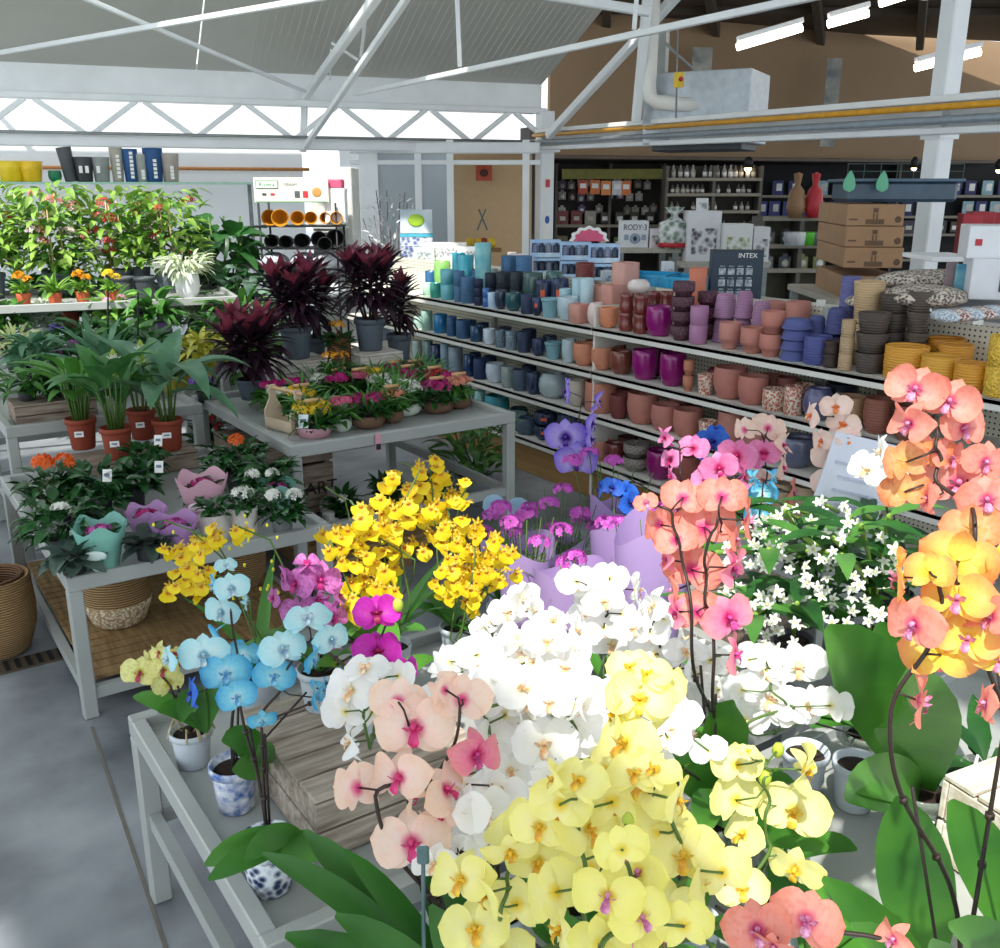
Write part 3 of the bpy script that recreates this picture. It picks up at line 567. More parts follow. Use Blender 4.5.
# keep pots of one row from running into each other, then place them
def settle(L):
    cols = {}
    for q in L: cols.setdefault((round(q['X'], 4), round(q['Y'], 4), q['sh']), []).append(q)
    cs = list(cols.values())
    for _ in range(60):
        for i, a in enumerate(cs):
            for b in cs[i+1:]:
                A, B = a[0], b[0]
                if A['sh'] != B['sh']: continue
                dx = B['X']-A['X']; dy = B['Y']-A['Y']; d = math.hypot(dx, dy); need = (A['r']+B['r'])*(1.12 if (A['sq'] or B['sq']) else 1.0)+.002
                if d < need:
                    push = (need-d)/2; ux, uy = (dx/d, dy/d) if d > 1e-5 else (0, 1)
                    for q in a: q['X'] -= ux*push; q['Y'] -= uy*push
                    for q in b: q['X'] += ux*push; q['Y'] += uy*push
        for c in cs:
            for q in c: q['X'] = min(GX+.462-q['r'], max(GX+.02+q['r'], q['X']))
settle(POTLIST)
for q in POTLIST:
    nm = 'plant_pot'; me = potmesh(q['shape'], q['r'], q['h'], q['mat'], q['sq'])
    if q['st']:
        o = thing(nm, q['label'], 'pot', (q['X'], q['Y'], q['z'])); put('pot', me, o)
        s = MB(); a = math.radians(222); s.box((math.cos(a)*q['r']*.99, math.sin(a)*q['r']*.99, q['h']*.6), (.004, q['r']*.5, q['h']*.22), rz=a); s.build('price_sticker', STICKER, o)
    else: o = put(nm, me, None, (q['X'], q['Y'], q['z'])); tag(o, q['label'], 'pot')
# ------------------------------------------------------------------ things on the counter behind the pots
def box_thing(nm, lb, cat, px, py, h, w, dpt, ht, m, rz=-YAW, group=None, bev=.004):
    c = D2(px, py, h); o = thing(nm, lb, cat, (c.x, c.y, c.z), rz, group)
    q = MB(); q.box((0, dpt/2, ht/2), (w, dpt, ht), bev=bev); q.build('carton' if 'box' in nm else 'body', m, o); return o
DEP = lambda px, py, X: (X, YX(px, X, py))
def on_counter(px, X, z=1.317): return Vector((X, YX(px, X, 280), z))
c = on_counter(737, 4.75)
o = thing('pool_product_box', 'dark navy product carton with white rows of pictures on the counter', 'box', c, -YAW-.1)
s_ = dep(c)/960; q = MB(); q.box((0, .1, .152), (50*s_, .16, .30), bev=.003); q.build('carton', M('#27384a', .45, var=.06), o)
q = MB()
for i in range(3):
    for j in range(4): q.box((-.093+j*.056, .018, .03+i*.072), (.042, .003, .042)); q.box((-.093+j*.056, .017, .062+i*.072), (.03, .003, .006))
q.build('picture_grid', M('#7f93a3', .5, var=('#4f6678', '#cdd6dc'), scale=40), o)
txt('INTEX', .042, o, PAPER, (.06, .017, .272), (PI/2, 0, 0))
def crate_plastic(px, X, L):
    c = on_counter(px, X); o = thing('storage_crate', 'bright sky blue plastic crate on the shelving counter, %s' % ('left of the pair' if px < 660 else 'right of the pair'), 'crate', (c.x, c.y, c.z), math.radians(-60), 'sky blue crates')
    m = M('#2aa6d6', .35, var=.06); q = MB(); w, d, h = L, .28, .13; t = .012
    for cc, dd_ in (((0, -d/2, h/2), (w, t, h)), ((0, d/2, h/2), (w, t, h)), ((-w/2, 0, h/2), (t, d, h)), ((w/2, 0, h/2), (t, d, h)), ((0, 0, .006), (w, d, t))): q.box(cc, dd_)
    q.build('body', m, o); q = MB()
    q.box((0, -d/2-.004, h-.008), (w+.02, .022, .016)); q.box((0, d/2+.004, h-.008), (w+.02, .022, .016)); q.box((-w/2, 0, h-.008), (.022, d, .016)); q.box((w/2, 0, h-.008), (.022, d, .016))
    for i in range(5): q.box((-w/2+w*(i+.5)/5, -d/2-.008, h/2), (.01, .01, h*.9))
    q.build('rim', m, o)
crate_plastic(655, 4.62, .3); crate_plastic(688, 4.66, .22)
# two-tier rack of striped bottles in pale blue display boxes
for i, (px, z) in enumerate(((545, 1.317), (575, 1.317), (603, 1.317), (545, 1.46), (575, 1.46), (603, 1.46))):
    c = on_counter(px, 4.86, z); o = thing('display_box', 'pale blue open display box of dark bottles, %s, %s of the rack' % (['left', 'middle', 'right'][i % 3], 'lower tier' if i < 3 else 'upper tier'), 'display box', c, -YAW)
    s_ = dep(c)/960; w = 29*s_; h = .135; q = MB(); q.box((0, 0, .006), (w, .14, .012)); q.box((0, .07, h/2), (w, .008, h)); q.box((-w/2, 0, h/2), (.008, .14, h)); q.box((w/2, 0, h/2), (.008, .14, h)); q.box((0, -.07, .018), (w, .008, .036)); q.box((0, -.07, h-.01), (w, .012, .02)); q.build('body', M('#a9cdf2', .4, var=('#8ebbe8', '#dcecfb'), scale=8), o)
    for k in range(4):
        q = MB(); x = -w/2+w*(k+.5)/4; q.lathe([(w*.1, .013), (w*.11, .02), (w*.11, .09), (w*.05, .105), (w*.05, .12)], 10, (x, -.02, 0)); q.build('bottle', M('#3c4258' if k % 2 else '#8d93a8', .3, kind='wave', scale=22, var=.4), o)
# small clear shop boxes etc. on the counter
for i, (px, X, w, h, c, lb) in enumerate([
    (446, 4.75, 42, .20, '#e9e4de', 'wide white printed carton behind the aqua vases'), (471, 4.9, 26, .17, '#e6e8ea', 'white carton beside the wide printed carton'), (512, 4.7, 9, .17, '#e8dcdc', 'narrow pink and white packet at the counter'), (521, 4.7, 8, .165, '#eadfe0', 'second narrow pink packet at the counter'), (529, 4.72, 8, .15, '#e6e0e2', 'third narrow pink packet at the counter'),
    (520, 4.55, 22, .08, '#e4df90', 'low pale yellow lidded tub above the steel blue pots'), (614, 4.6, 26, .12, '#ced8e2', 'low pale blue lidded box right of the bottle rack'), (667, 4.85, 11, .19, '#dde2e6', 'small white jar standing among the blue crates'), (425, 4.55, 20, .16, '#cfe6d6', 'pale mint printed carton at the far counter end')]):
    c_ = on_counter(px, X); s_ = dep(c_)/960; o = thing('product_box' if 'jar' not in lb else 'jar', lb, 'box', c_, -YAW); q = MB(); q.box((0, 0, h/2), (w*s_, .1, h), bev=.004); q.build('carton', M(c, .5, var=.06, scale=10), o)
    q = MB(); q.box((0, -.051, h*.55), (w*s_*.7, .002, h*.4)); q.build('printed_label', M(c, .5, kind='voronoi', scale=40, var=('#8a8f98', c)), o)
# pink shop topper
c_ = on_counter(588, 4.95, 1.60); o = thing('display_topper', 'pink scalloped cardboard topper above the bottle rack', 'sign', c_, -YAW)
s_ = dep(c_)/960
for nm, r_, m, y in (('backing', 19, PAPER, 0), ('disc', 15, M('#d8587c', .5), -.008)):
    q = MB(); n = 40; vs = [(0, y, 0)]+[(r_*s_*(1+.06*math.cos(a*12))*math.cos(a), y, r_*s_*(1+.06*math.cos(a*12))*math.sin(a)*.75) for a in [PI*k/n for k in range(n+1)]]
    vs2 = [(x, y_+.006, z) for x, y_, z in vs]; N_ = len(vs); q.add(vs+vs2, [tuple(range(N_)), tuple(range(N_, 2*N_))[::-1]]+[(k, (k+1) % N_, N_+(k+1) % N_, N_+k) for k in range(N_)], 0, False); q.build(nm, m, o)
# right end: goods seen over the perforated panel
KRAFT = M('#a17c5c', .75, var=('#937050', '#ad8968'), scale=2)
st = D2(845, 276, 5.6)
ang = -YAW-.62
def facebox(nm, lb, cat, px0, px1, pyt, pyb, h, m, dpt=.35, rz=-YAW, parts=None, group=None):
    a = D2(px0, pyb, h); b = D2(px1, pyb, h); t = D2((px0+px1)/2, pyt, h); w = (b-a).length; ht = t.z-a.z; c = (a+b)/2
    o = thing(nm, lb, cat, c, rz, group); q = MB(); q.box((0, dpt/2, ht/2), (w, dpt, ht), bev=.004); q.build('carton', m, o); return o, w, ht
for i, (y0, y1) in enumerate(((276, 300), (247, 268), (226, 247), (204, 226))):
    a = D2(842+i*1.3, y1, 6.2); b = D2(899+i*.6, y1, 6.2); t = D2(870, y0, 6.2); w = (b-a).length; ht = t.z-a.z
    o = thing('cardboard_box', 'brown cardboard box with parcel symbols, %s of the tall stack' % ['lowest', 'second from the bottom', 'second from the top', 'topmost'][i], 'box', (a.x, a.y, [0, 0, 0, 0][i]+a.z), -YAW-.12)
    q = MB(); q.box((w/2, .45, ht/2), (w, .9, ht-.004), bev=.004); q.build('carton', KRAFT, o)
    q = MB(); q.box((w*.5, -.001, ht*.72), (.03, .003, ht*.2)); q.box((w*.47, -.001, ht*.45), (.008, .003, ht*.25)); q.box((w*.53, -.001, ht*.45), (.008, .003, ht*.25)); q.box((w*.5, -.001, ht*.2), (.11, .003, .03)); q.box((w*.12, -.001, ht*.3), (.05, .003, .01)); q.lathe([(.012, 0), (.02, 0), (.02, .003), (.012, .003)], 12, (w*.9, .0, ht*.3), T=Matrix.Rotation(PI/2, 4, 'X')); q.build('printed_symbols', M('#5f4632', .7), o)
    q = MB(); q.box((w+.001, .45, ht*.5), (.003, .88, .02)); q.build('tape', M('#8b6a4c', .4), o)
c_ = D2(850, 203, 6.4); o = thing('plastic_tub', 'long slate blue plastic tub on top of the cardboard boxes', 'tub', c_, -YAW-.12); q = MB(); q.box((.33, .3, .07), (.68, .5, .13), bev=.02); q.build('body', M('#3d5264', .4), o); q = MB(); q.box((.33, .3, .14), (.74, .56, .02), bev=.005); q.build('rim', M('#4b6274', .4), o)
for px in (849, 882):
    c_ = D2(px, 192, 6.35); o = thing('leaf_tag', 'small mint green leaf shaped tag, %s of the two on the tub' % ('left' if px < 860 else 'right'), 'tag', c_); q = MB(); q.leaf((0, 0, .0), (0, 0, .13), .08, prof='ovate', hint=(math.sin(YAW), math.cos(YAW), 0)); q.build('leaf', M('#5fae8a', .5), o)
for i, (x0, x1, y0, y1, h, c, lb, ct) in enumerate([(968, 1012, 226, 259, 4.6, '#dfe1e6', 'white appliance carton with a red mark, upper of two', '#b8283c'), (970, 1014, 259, 300, 4.55, '#d8dae0', 'white appliance carton with dark print, lower of two', '#3a3f48')]):
    o, w, ht = facebox('appliance_box', lb, 'box', x0, x1, y0, y1, h, M(c, .5, var=.03), .3, -YAW-.3); q = MB(); q.box((w*(-.28 if i == 0 else .22), -.002, ht*.5), (.03 if i == 0 else .05, .003, .03 if i == 0 else ht*.6)); q.build('printed_mark', M(ct, .5), o)
for i, (x0, x1, y0, y1, h) in enumerate([(958, 976, 214, 262, 6.2), (966, 988, 212, 262, 6.4), (980, 1005, 213, 258, 6.6)]):
    o, w, ht = facebox('gift_box', 'tall crimson red box, %s of the three behind the white cartons' % ['front', 'middle', 'rear'][i], 'box', x0, x1, y0, y1, h, M('#a3202e', .5, var=.15), .25, -YAW-.3)
facebox('white_shelf_board', 'long thin white board between the column and cartons', 'board', 932, 982, 257, 262, 5.2, WHITE, .4, -YAW)
FAB = M('#b3a696', .9, kind='voronoi', scale=70, var=('#5a4a44', '#d9cfc0'), bump=.2)
for i, (px, py, h, w, c) in enumerate([(905, 288, 5.3, .3, 0), (935, 280, 5.1, .32, 1), (895, 300, 5.0, .3, 0), (925, 296, 4.7, .22, 1)]):
    c_ = D2(px, py, h); q = MB(); q.ball((0, 0, 0), 1, 14, sc=(w, .2, .055)); o = q.build('cushion', FAB, None, c_, -YAW-.3+i*.4); tag(o, 'patterned beige fabric cushion by the white column, %s in the pile' % ['rear left', 'topmost right', 'front left', 'front right'][i], 'cushion')
facebox('picture_pack', 'flat pack with a blue picture beside the cushions', 'pack', 954, 968, 264, 292, 4.75, M('#3f95b4', .4, var=('#2f7fa5', '#8cc4c4'), scale=12), .02, -YAW-.2)
facebox('picture_pack', 'mauve flat pack left of the blue picture pack', 'pack', 944, 955, 262, 292, 4.8, M('#8f7c80', .5, var=.2), .02, -YAW-.2)
CM = M('#c9a5a0', .8, kind='voronoi', scale=90, var=('#7d3b44', '#e6ddd6'))
for i in range(7):
    px = 946+i*12; c_ = D2(px, 316-i, 4.35); q = MB(); q.ball((0, 0, 0), 1, 10, sc=(.06, .1, .03)); o = q.build('fabric_bundle', CM if i % 2 else M('#8fa0b4', .8, kind='voronoi', scale=90, var=('#8fa0b4', '#dfe4e8')), None, c_, -YAW); tag(o, 'small rolled print fabric bundle on the perforated counter, %s from the left' % ORD[i], 'fabric', 'rolled fabrics')
for i, (px, py) in enumerate(((823, 291), (957, 298), (984, 300))):
    c_ = on_counter(px, 4.47, 1.317); q = MB(); q.box((0, 0, .075), (.05, .004, .04)); q.box((0, .002, .035), (.005, .004, .07)); q.box((0, 0, .002), (.03, .03, .004)); tag(q.build('price_card', PAPER, None, c_, -YAW), 'white blank price card standing %s' % ['left of the tall tan vase', 'above the perforated panel, left one', 'above the perforated panel, right one', 'behind the lilac upturned pots', 'behind the rear rose pots', 'low at the right edge'][i], 'price card')
# column stickers
for px, py, w, h, c, lb in ((541, 186, 8, 17, '#c8404a', 'red and white notice on the far column'), (545, 226, 9, 26, '#e6e9ee', 'white notice with blue drop on the far column')):
    s_ = 13/960; k_ = Vector((LC.x, LC.y, 0)).normalized(); c_ = Vector((LC.x, LC.y, VZ(py, LC.x, LC.y)))-BB*.105; o = thing('notice', lb, 'notice', c_, bang); q = MB(); q.box((0, 0, 0), (w*s_, .006, h*s_)); q.build('sheet', PAPER, o); q = MB(); q.box((0, -.005, h*s_*.15), (w*s_*.6, .004, h*s_*.45)) if c[1] == 'c' else q.ball((0, -.005, h*s_*.25), 1, 10, sc=(.035, .004, .055)); q.build('print', M(c if c[1] == 'c' else '#3a5fb0', .5), o)
# ------------------------------------------------------------------ far shop shelving with goods
def wall_unit(nm, lb, px0, px1, h, zt, shelves, back='#3a3733', dpt=.4, kick=True):
    a = D2(px0, 230, h); b = D2(px1, 230, h); w = math.hypot(b.x-a.x, b.y-a.y); rz = math.atan2(b.y-a.y, b.x-a.x)
    o = thing(nm, lb, 'shelving', (a.x, a.y, 0), rz); m = M(back, .7)
    q = MB(); q.box((w/2, dpt, zt/2), (w, .04, zt)); q.build('back_panel', m, o)
    for z in shelves: q = MB(); q.box((w/2, dpt/2, z-.015), (w, dpt, .03)); q.box((w/2, 0, z-.01), (w, .02, .05)); q.build('shelf', M('#8d8678', .6), o)
    for x in (0, w/2, w): q = MB(); q.box((x, dpt/2, zt/2), (.05, dpt, zt)); q.build('upright', M('#5b564e', .6), o)
    return o, w, rz, Vector((a.x, a.y, 0))
def goods(base, rz, w, rows, nm, cat, grp, lb, cols, wd_, hd, y=.15, hang=False, gap=.3, dp=.1, shape='box'):
    MS = []
    for c in cols:
        for k in range(2):
            q = MB()
            if shape == 'box': q.box((0, 0, hd/2), (wd_*(1-.25*k), dp, hd*(1-.2*k))); q.box((0, -dp/2-.002, hd*.45), (wd_*.5, .004, hd*.3), 1)
            elif shape == 'pack': q.box((0, 0, hd*.4), (wd_, .02, hd*.8)); q.ball((0, -.02, hd*.35), 1, 8, 1, sc=(wd_*.35, .03, hd*.28)); q.box((0, 0, hd*.9), (wd_*.4, .01, hd*.2))
            elif shape == 'bottle': q.lathe([(wd_*.4, 0), (wd_*.5, hd*.05), (wd_*.5, hd*.6), (wd_*.18, hd*.8), (wd_*.2, hd)], 10); q.lathe([(wd_*.52, hd*.15), (wd_*.52, hd*.5)], 10, mi=1)
            elif shape == 'book': q.box((0, 0, hd/2), (wd_, .03, hd)); q.box((wd_*.1, -.018, hd*.55), (wd_*.5, .004, hd*.5), 1)
            MS.append(q.mesh(nm, [M(c, .5, var=.2), PAPER if k else M('#c8c4ba', .5)]))
    rot = Matrix.Rotation(rz, 3, 'Z')
    for ri, z in enumerate(sorted(rows)):
        x = .12; cn = 0
        while x < w-.1:
            if R.random() > gap*.4:
                p_ = base+rot @ Vector((x, y+R.uniform(-.02, .02), 0)); o = put(nm, R.choice(MS), None, (p_.x, p_.y, z+(R.uniform(-.03, .03) if hang else .001)), rz); tag(o, lb+(', %s from left' % ORD[cn] if len(rows) == 1 else ', %s row, %s from left' % (['lowest', 'second', 'third', 'fourth'][ri], ORD[cn])), cat, grp); cn += 1
            x += wd_*R.uniform(1.15, 1.5)
# 1 wall of hanging small goods, left
o, w, rz, b = wall_unit('display_rack', 'dark wall rack of hanging packets between post and RODY carton', 556, 662, 18, 2.42, (.9, 1.35), '#2a2522')
goods(b, rz, w, (1.55, 1.78, 2.0), 'hanging_packet', 'packet', 'hanging packets in the far shop', 'small packet on the dark rack right of far post', ['#7a5f86', '#b8b4ac', '#3c3a4c', '#8d857b', '#5a3f3a', '#d2cfc8'], .13, .17, .3, True, .4, shape='pack')
goods(b, rz, w, (.92, 1.36), 'shop_carton', 'carton', 'cartons on the low far rack', 'small carton low on the far packet rack', ['#74694c', '#4c4640', '#a6a096', '#5d7a4c', '#803f3f'], .2, .24, .15, dp=.15)
o, w_, rz_, b_ = wall_unit('display_rack', 'tall dark rack of packets in the gap left of the post', 522, 542, 19, 2.5, (.6, 1.1), '#2c2724'); goods(b_, rz_, w_, (1.2, 1.45, 1.7, 1.95), 'hanging_packet', 'packet', 'packets left of the far post', 'small packet on the narrow rack left of far post', ['#8d857b', '#b8b4ac', '#4a3d50'], .12, .16, .3, True, .3, shape='pack')
for i, (px, py, c) in enumerate(((583, 187, '#c0503a'), (595, 187, '#d6733a'), (606, 188, '#e08a4a'), (617, 188, '#cfd0d4'), (626, 188, '#d5763c'))):
    q = MB(); q.box((0, 0, 0), (.17, .03, .24)); q.box((0, -.018, .02), (.11, .01, .08), 1); tag(q.build('hanging_pack', [M(c, .5), PAPER], None, D2(px, py, 17.6), -YAW), 'bright hanging pack in the top row of the dark rack, %s from the left' % ORD[i], 'packet', 'top row of orange packs')
q = MB(); q.box((0, 0, 0), (2.2, .05, .17)); tag(q.build('header_board', M('#8c8a48', .7), None, D2(624, 174, 17.8), -YAW), 'long olive yellow header board above the packet rack', 'board')
# 2 kitchenware shelving
o, w, rz, b = wall_unit('shop_shelving', 'dark shelving of metal kitchenware in the middle of the shop', 665, 758, 17, 2.36, (.7, 1.3, 1.62, 1.9, 2.15), '#38342e')
goods(b, rz, w, (1.305, 1.625, 1.905), 'kitchen_tool', 'kitchen tool', 'kitchen tools in the far shop', 'metal kitchen item on the far kitchenware shelving', ['#6d6a64', '#9a958a', '#2f2d2a'], .07, .15, .15, gap=.5, shape='bottle')
goods(b, rz, w, (2.155,), 'steel_bottle', 'bottle', 'steel bottles on the top far shelf', 'slim steel bottle atop the far kitchenware shelving', ['#a39c90', '#77736c'], .08, .22, .15, gap=.2, shape='bottle')
# 3 dark wall with blue books
o, w, rz, b = wall_unit('shop_shelving', 'long black wall shelving with rows of blue folders', 728, 1060, 20, 2.45, (.6, 1.1, 1.45, 1.85), '#131316')
goods(b, rz, w, (1.86, 1.46), 'blue_folder', 'folder', 'blue folders on the black wall shelving', 'blue folder on the black wall shelving', ['#2a2f7c', '#1f2560', '#8fb3bf', '#232a6c'], .22, .28, .15, gap=.35, shape='book')
goods(b, rz, w, (1.11,), 'shop_carton', 'carton', 'dim cartons on the black shelving', 'dim carton low on the black wall shelving', ['#3b3540', '#4a4038', '#2c3038'], .25, .26, .15, gap=.3, dp=.2)
q = MB()
for i in range(8): q.box((-.0+i*.28, 0, .2), (.012, .012, .42))
for j in range(4): q.box((.98, 0, .03+j*.12), (1.96, .012, .012))
tag(q.build('wire_grid', M('#4a5a56', .5, .5), None, D2(846, 188, 17), -YAW), 'thin wire grid panel hanging behind the blue tub', 'wire grid')
# 4 green goods shelving, low, centre right
o, w, rz, b = wall_unit('shop_shelving', 'low pale shelving of green garden goods left of brown boxes', 762, 842, 11.5, 1.68, (.5, 1.08, 1.36, 1.67), '#5f5d4c')
goods(b, rz, w, (1.085, 1.365), 'garden_pack', 'pack', 'garden packs on the low pale shelving', 'small garden pack on the low pale shelving', ['#4f7a2a', '#6c8f44', '#7d7f86', '#3f4a52', '#8a8f52'], .14, .17, .12, gap=.15, shape='pack')
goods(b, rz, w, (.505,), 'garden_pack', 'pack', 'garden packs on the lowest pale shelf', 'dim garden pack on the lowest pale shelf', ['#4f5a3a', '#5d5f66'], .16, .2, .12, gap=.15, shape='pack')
for i, (px, c, k) in enumerate(((790, '#b7b9bc', 'grey'), (807, '#52b82a', 'bright green'), (798, '#d8dcda', 'white'), (816, '#6f747a', 'dark grey'))):
    c_ = D2(px, 252, 11.3); q = MB(); q.lathe([(.07, 0), (.09, .14), (.085, .15), (.06, .02), (.001, .02)], 16); tag(q.build('small_bucket', M(c, .4), None, (c_.x, c_.y, 1.37)), '%s small bucket on the low pale shelving' % k, 'bucket')
# 5 tables & boxes in the mid shop
def tbl(lb, px0, px1, py, h, c='#b0ab9f', dpt=.8):
    a = D2(px0, py, h); b = D2(px1, py, h); w = (b-a).length; o = thing('display_table', lb, 'table', ((a.x+b.x)/2, (a.y+b.y)/2, 0), -YAW); z = a.z
    q = MB(); q.box((0, dpt/2, z-.02), (w, dpt, .04)); q.build('table_top', M(c, .6), o)
    for sx in (-1, 1):
        for y in (.04, dpt-.04): q = MB(); q.box((sx*(w/2-.04), y, (z-.04)/2), (.05, .05, z-.04)); q.build('leg', STEELD, o)
tbl('pale display table carrying the RODY carton', 617, 681, 248.5, 8.95); tbl('grey display table carrying the oven cartons', 684, 770, 263, 8.6); tbl('low table under the stack of brown cardboard boxes', 838, 930, 300.5, 6.1, dpt=1.1)
def fb(nm, lb, x0, x1, y0, y1, h, c, dp=.25, cat='box', rz=-YAW, k='#8f949c', sc=20):
    o, w, ht = facebox(nm, lb, cat, x0, x1, y0, y1, h, M(c, .5, var=.04), dp, rz)
    q = MB(); q.box((0, -.003, ht*.42), (w*.75, .003, ht*.5)); q.build('printed_panel', M(k, .5, kind='voronoi', scale=sc, var=(k, c)), o); return o, w, ht
o, w, ht = facebox('toy_box', 'white toy carton lettered RODY 3 with a grey robot picture', 'box', 621, 648, 221, 248, 9.1, M('#dddfe4', .5, var=.03), .25)
txt('RODY\u00b73', ht*.30, o, INK, (0, -.003, ht*.76), (PI/2, 0, 0), font_sx=.85); q = MB(); q.ball((0, -.004, ht*.35), 1, 12, sc=(w*.2, .004, ht*.2)); q.ball((0, -.007, ht*.35), 1, 10, 1, sc=(w*.08, .004, ht*.09)); q.box((-w*.32, -.004, ht*.4), (w*.16, .003, ht*.2)); q.box((w*.32, -.004, ht*.4), (w*.16, .003, ht*.2)); q.build('robot_picture', [M('#8d9bae', .5), INK], o)
fb('oven_box', 'tall white oven carton with lime side stripe', 686, 719, 211, 263, 8.8, '#d8d8dc', k='#55505c'); fb('oven_box', 'smaller white appliance carton with lime print beside oven carton', 722, 751, 224, 263, 8.7, '#dcdedc', k='#8a9a5c')
fb('photo_box', 'white carton with rows of pictures right of the lime print carton', 752, 768, 227, 263, 8.7, '#d6d6d8', k='#4f5660'); fb('picture_card', 'small white framed picture card tilted on oven carton', 696, 708, 198, 211.5, 8.85, '#dddddd', .02, 'card'); fb('speaker_box', 'small white speaker carton right of the RODY carton', 650, 662, 229, 248.5, 9.05, '#d7d2d6', k='#54585f')
c_ = D2(673, 248, 9.0); o = thing('gift_bag', 'clear tied gift bag with red base on the pale table', 'bag', c_, -YAW); q = MB(); q.lathe([(.12, 0), (.14, .06), (.14, .22), (.04, .27), (.03, .29), (.09, .36)], 14); q.build('bag', M('#b4b8b4', .25, kind='voronoi', scale=18, var=('#6e8474', '#d9dbda')), o); q = MB(); q.lathe([(.142, .01), (.145, .05)], 14); q.build('red_base', RED, o)
c_ = D2(780, 232, 11); 
for i, (px, py, c, l) in enumerate(((812, 225, '#b52a34', 'red'), (794, 228, '#8f6b4a', 'brown'))):
    c_ = D2(px, py, 11.4); c_.z = 1.672; q = MB(); q.lathe([(.07, 0), (.11, .12), (.08, .3), (.03, .36), (.05, .48), (.001, .5)], 12); tag(q.build('figurine', M(c, .5), None, c_), '%s figurine standing dim in the far shop' % l, 'figurine')
for i, (px, py, s) in enumerate(((748, 168, .07), (914, 168, .05), (999, 170, .06))):
    c_ = D2(px, py, 17); o = thing('spotlight', ['small warm ceiling spotlight glowing under the tan wall', 'glowing spotlight partly behind the tall white column', 'warm spotlight at the right edge of view'][i], 'lamp', c_); q = MB(); q.lathe([(s, 0), (s*1.2, .12), (s*.5, .18)], 12); q.build('shade', BLACK, o); q = MB(); q.ball((0, 0, 0), s*.9); q.build('bulb', M('#ffe2b0', .5, var=0., emit=7), o)
# orange poster, small table with toys in the doorway
c_ = D2(484, 173, 13.6); o = thing('hanging_sign', 'small orange red sign hanging on the tan side wall', 'sign', c_, -YAW); q = MB(); q.box((0, 0, 0), (.22, .01, .2)); q.build('sheet', M('#b5492c', .6), o); q = MB(); q.ball((0, -.008, 0), 1, 10, sc=(.06, .004, .05)); q.build('mark', M('#4a1c16', .6), o)
c_ = D2(482, 238, 12.8); o = thing('toy_stand', 'small stand with crossed grey panels and yellow toys by tan wall', 'stand', c_, -YAW)
q = MB(); q.bar((-.06, 0, .1), (.05, 0, .36), .07, .02); q.bar((.07, 0, .1), (-.04, 0, .36), .07, .02); q.build('crossed_panel', M('#55645f', .6), o)
q = MB(); q.box((0, 0, -.15), (.5, .3, .04)); q.box((0, 0, -.6), (.05, .05, .9)); q.build('table_top', M('#8a6236', .6), o)
for x, c in ((-.15, '#d0a91e'), (-.03, '#c8a022'), (.12, '#d8b42a'), (.02, '#8f3033')): q = MB(); q.ball((x, -.05, -.06), .07); q.build('toy', M(c, .5), o)
# poster display in the glazed corner
c_ = D2(417, 250, 11.0); o = thing('poster_display', 'tall pale blue promotional display with a lime green blob', 'display', c_, -YAW); s_ = 11/960
q = MB(); q.box((0, 0, 27*s_), (31*s_, .04, 22*s_)); q.build('poster', M('#c8d8e2', .5, var=('#b4cbd8', '#e4ecf0'), scale=6), o); q = MB(); q.ball((0, -.025, 28*s_), 1, 12, sc=(8*s_, .01, 6*s_)); q.build('lime_blob', M('#a6cf3a', .5), o)
q = MB(); q.box((0, 0, 14*s_), (32*s_, .05, 3*s_)); q.build('cyan_band', M('#4fb0c8', .5), o); q = MB(); q.box((0, 0, 5*s_), (32*s_, .06, 14*s_)); q.box((0, .02, -.6), (28*s_, .3, 1.3)); q.build('base', M('#b9c6d4', .5, kind='voronoi', scale=20, var=('#5d6f9a', '#dfe4ea')), o)
# silvery bush behind the glass
def bush(mb, n, rad, z0, h, L, w, arch, prof, mi=0, el=(.2, 1.2), seed=None, cx=0, cy=0, spread=.5):
    for i in range(n):
        a = R.uniform(0, 2*PI); rr = rad*math.sqrt(R.random())*spread; z = z0+h*R.random(); e = R.uniform(*el)
        d = (math.cos(a)*math.cos(e), math.sin(a)*math.cos(e), math.sin(e))
        l = L*R.uniform(.65, 1.15)
        mb.blade((cx+math.cos(a)*rr, cy+math.sin(a)*rr, z), d, l, w*R.uniform(.8, 1.2), arch*R.uniform(.4, 1.3), 4, prof, mi, twist=R.uniform(-.5, .5))
c_ = D2(392, 262, 11.4); o = thing('potted_shrub', 'silvery leafless shrub behind the glass partition', 'plant', (c_.x, c_.y, 0)); q = MB()
for i in range(26): a = R.uniform(0, 6.28); q.tube([(0, 0, .5), (math.cos(a)*.1, math.sin(a)*.1, .9), (math.cos(a)*R.uniform(.1, .4), math.sin(a)*R.uniform(.1, .4), R.uniform(1.4, 2.0))], .006, 4)
q.build('branches', M('#77777a', .7), o); q = MB(); bush(q, 120, .5, 1.1, .8, .1, .03, .3, 'lance'); q.build('foliage', M('#c3c6c9', .6), o); put('pot', potmesh('tap', .2, .45, GREYPOT), o, (0, 0, .0))
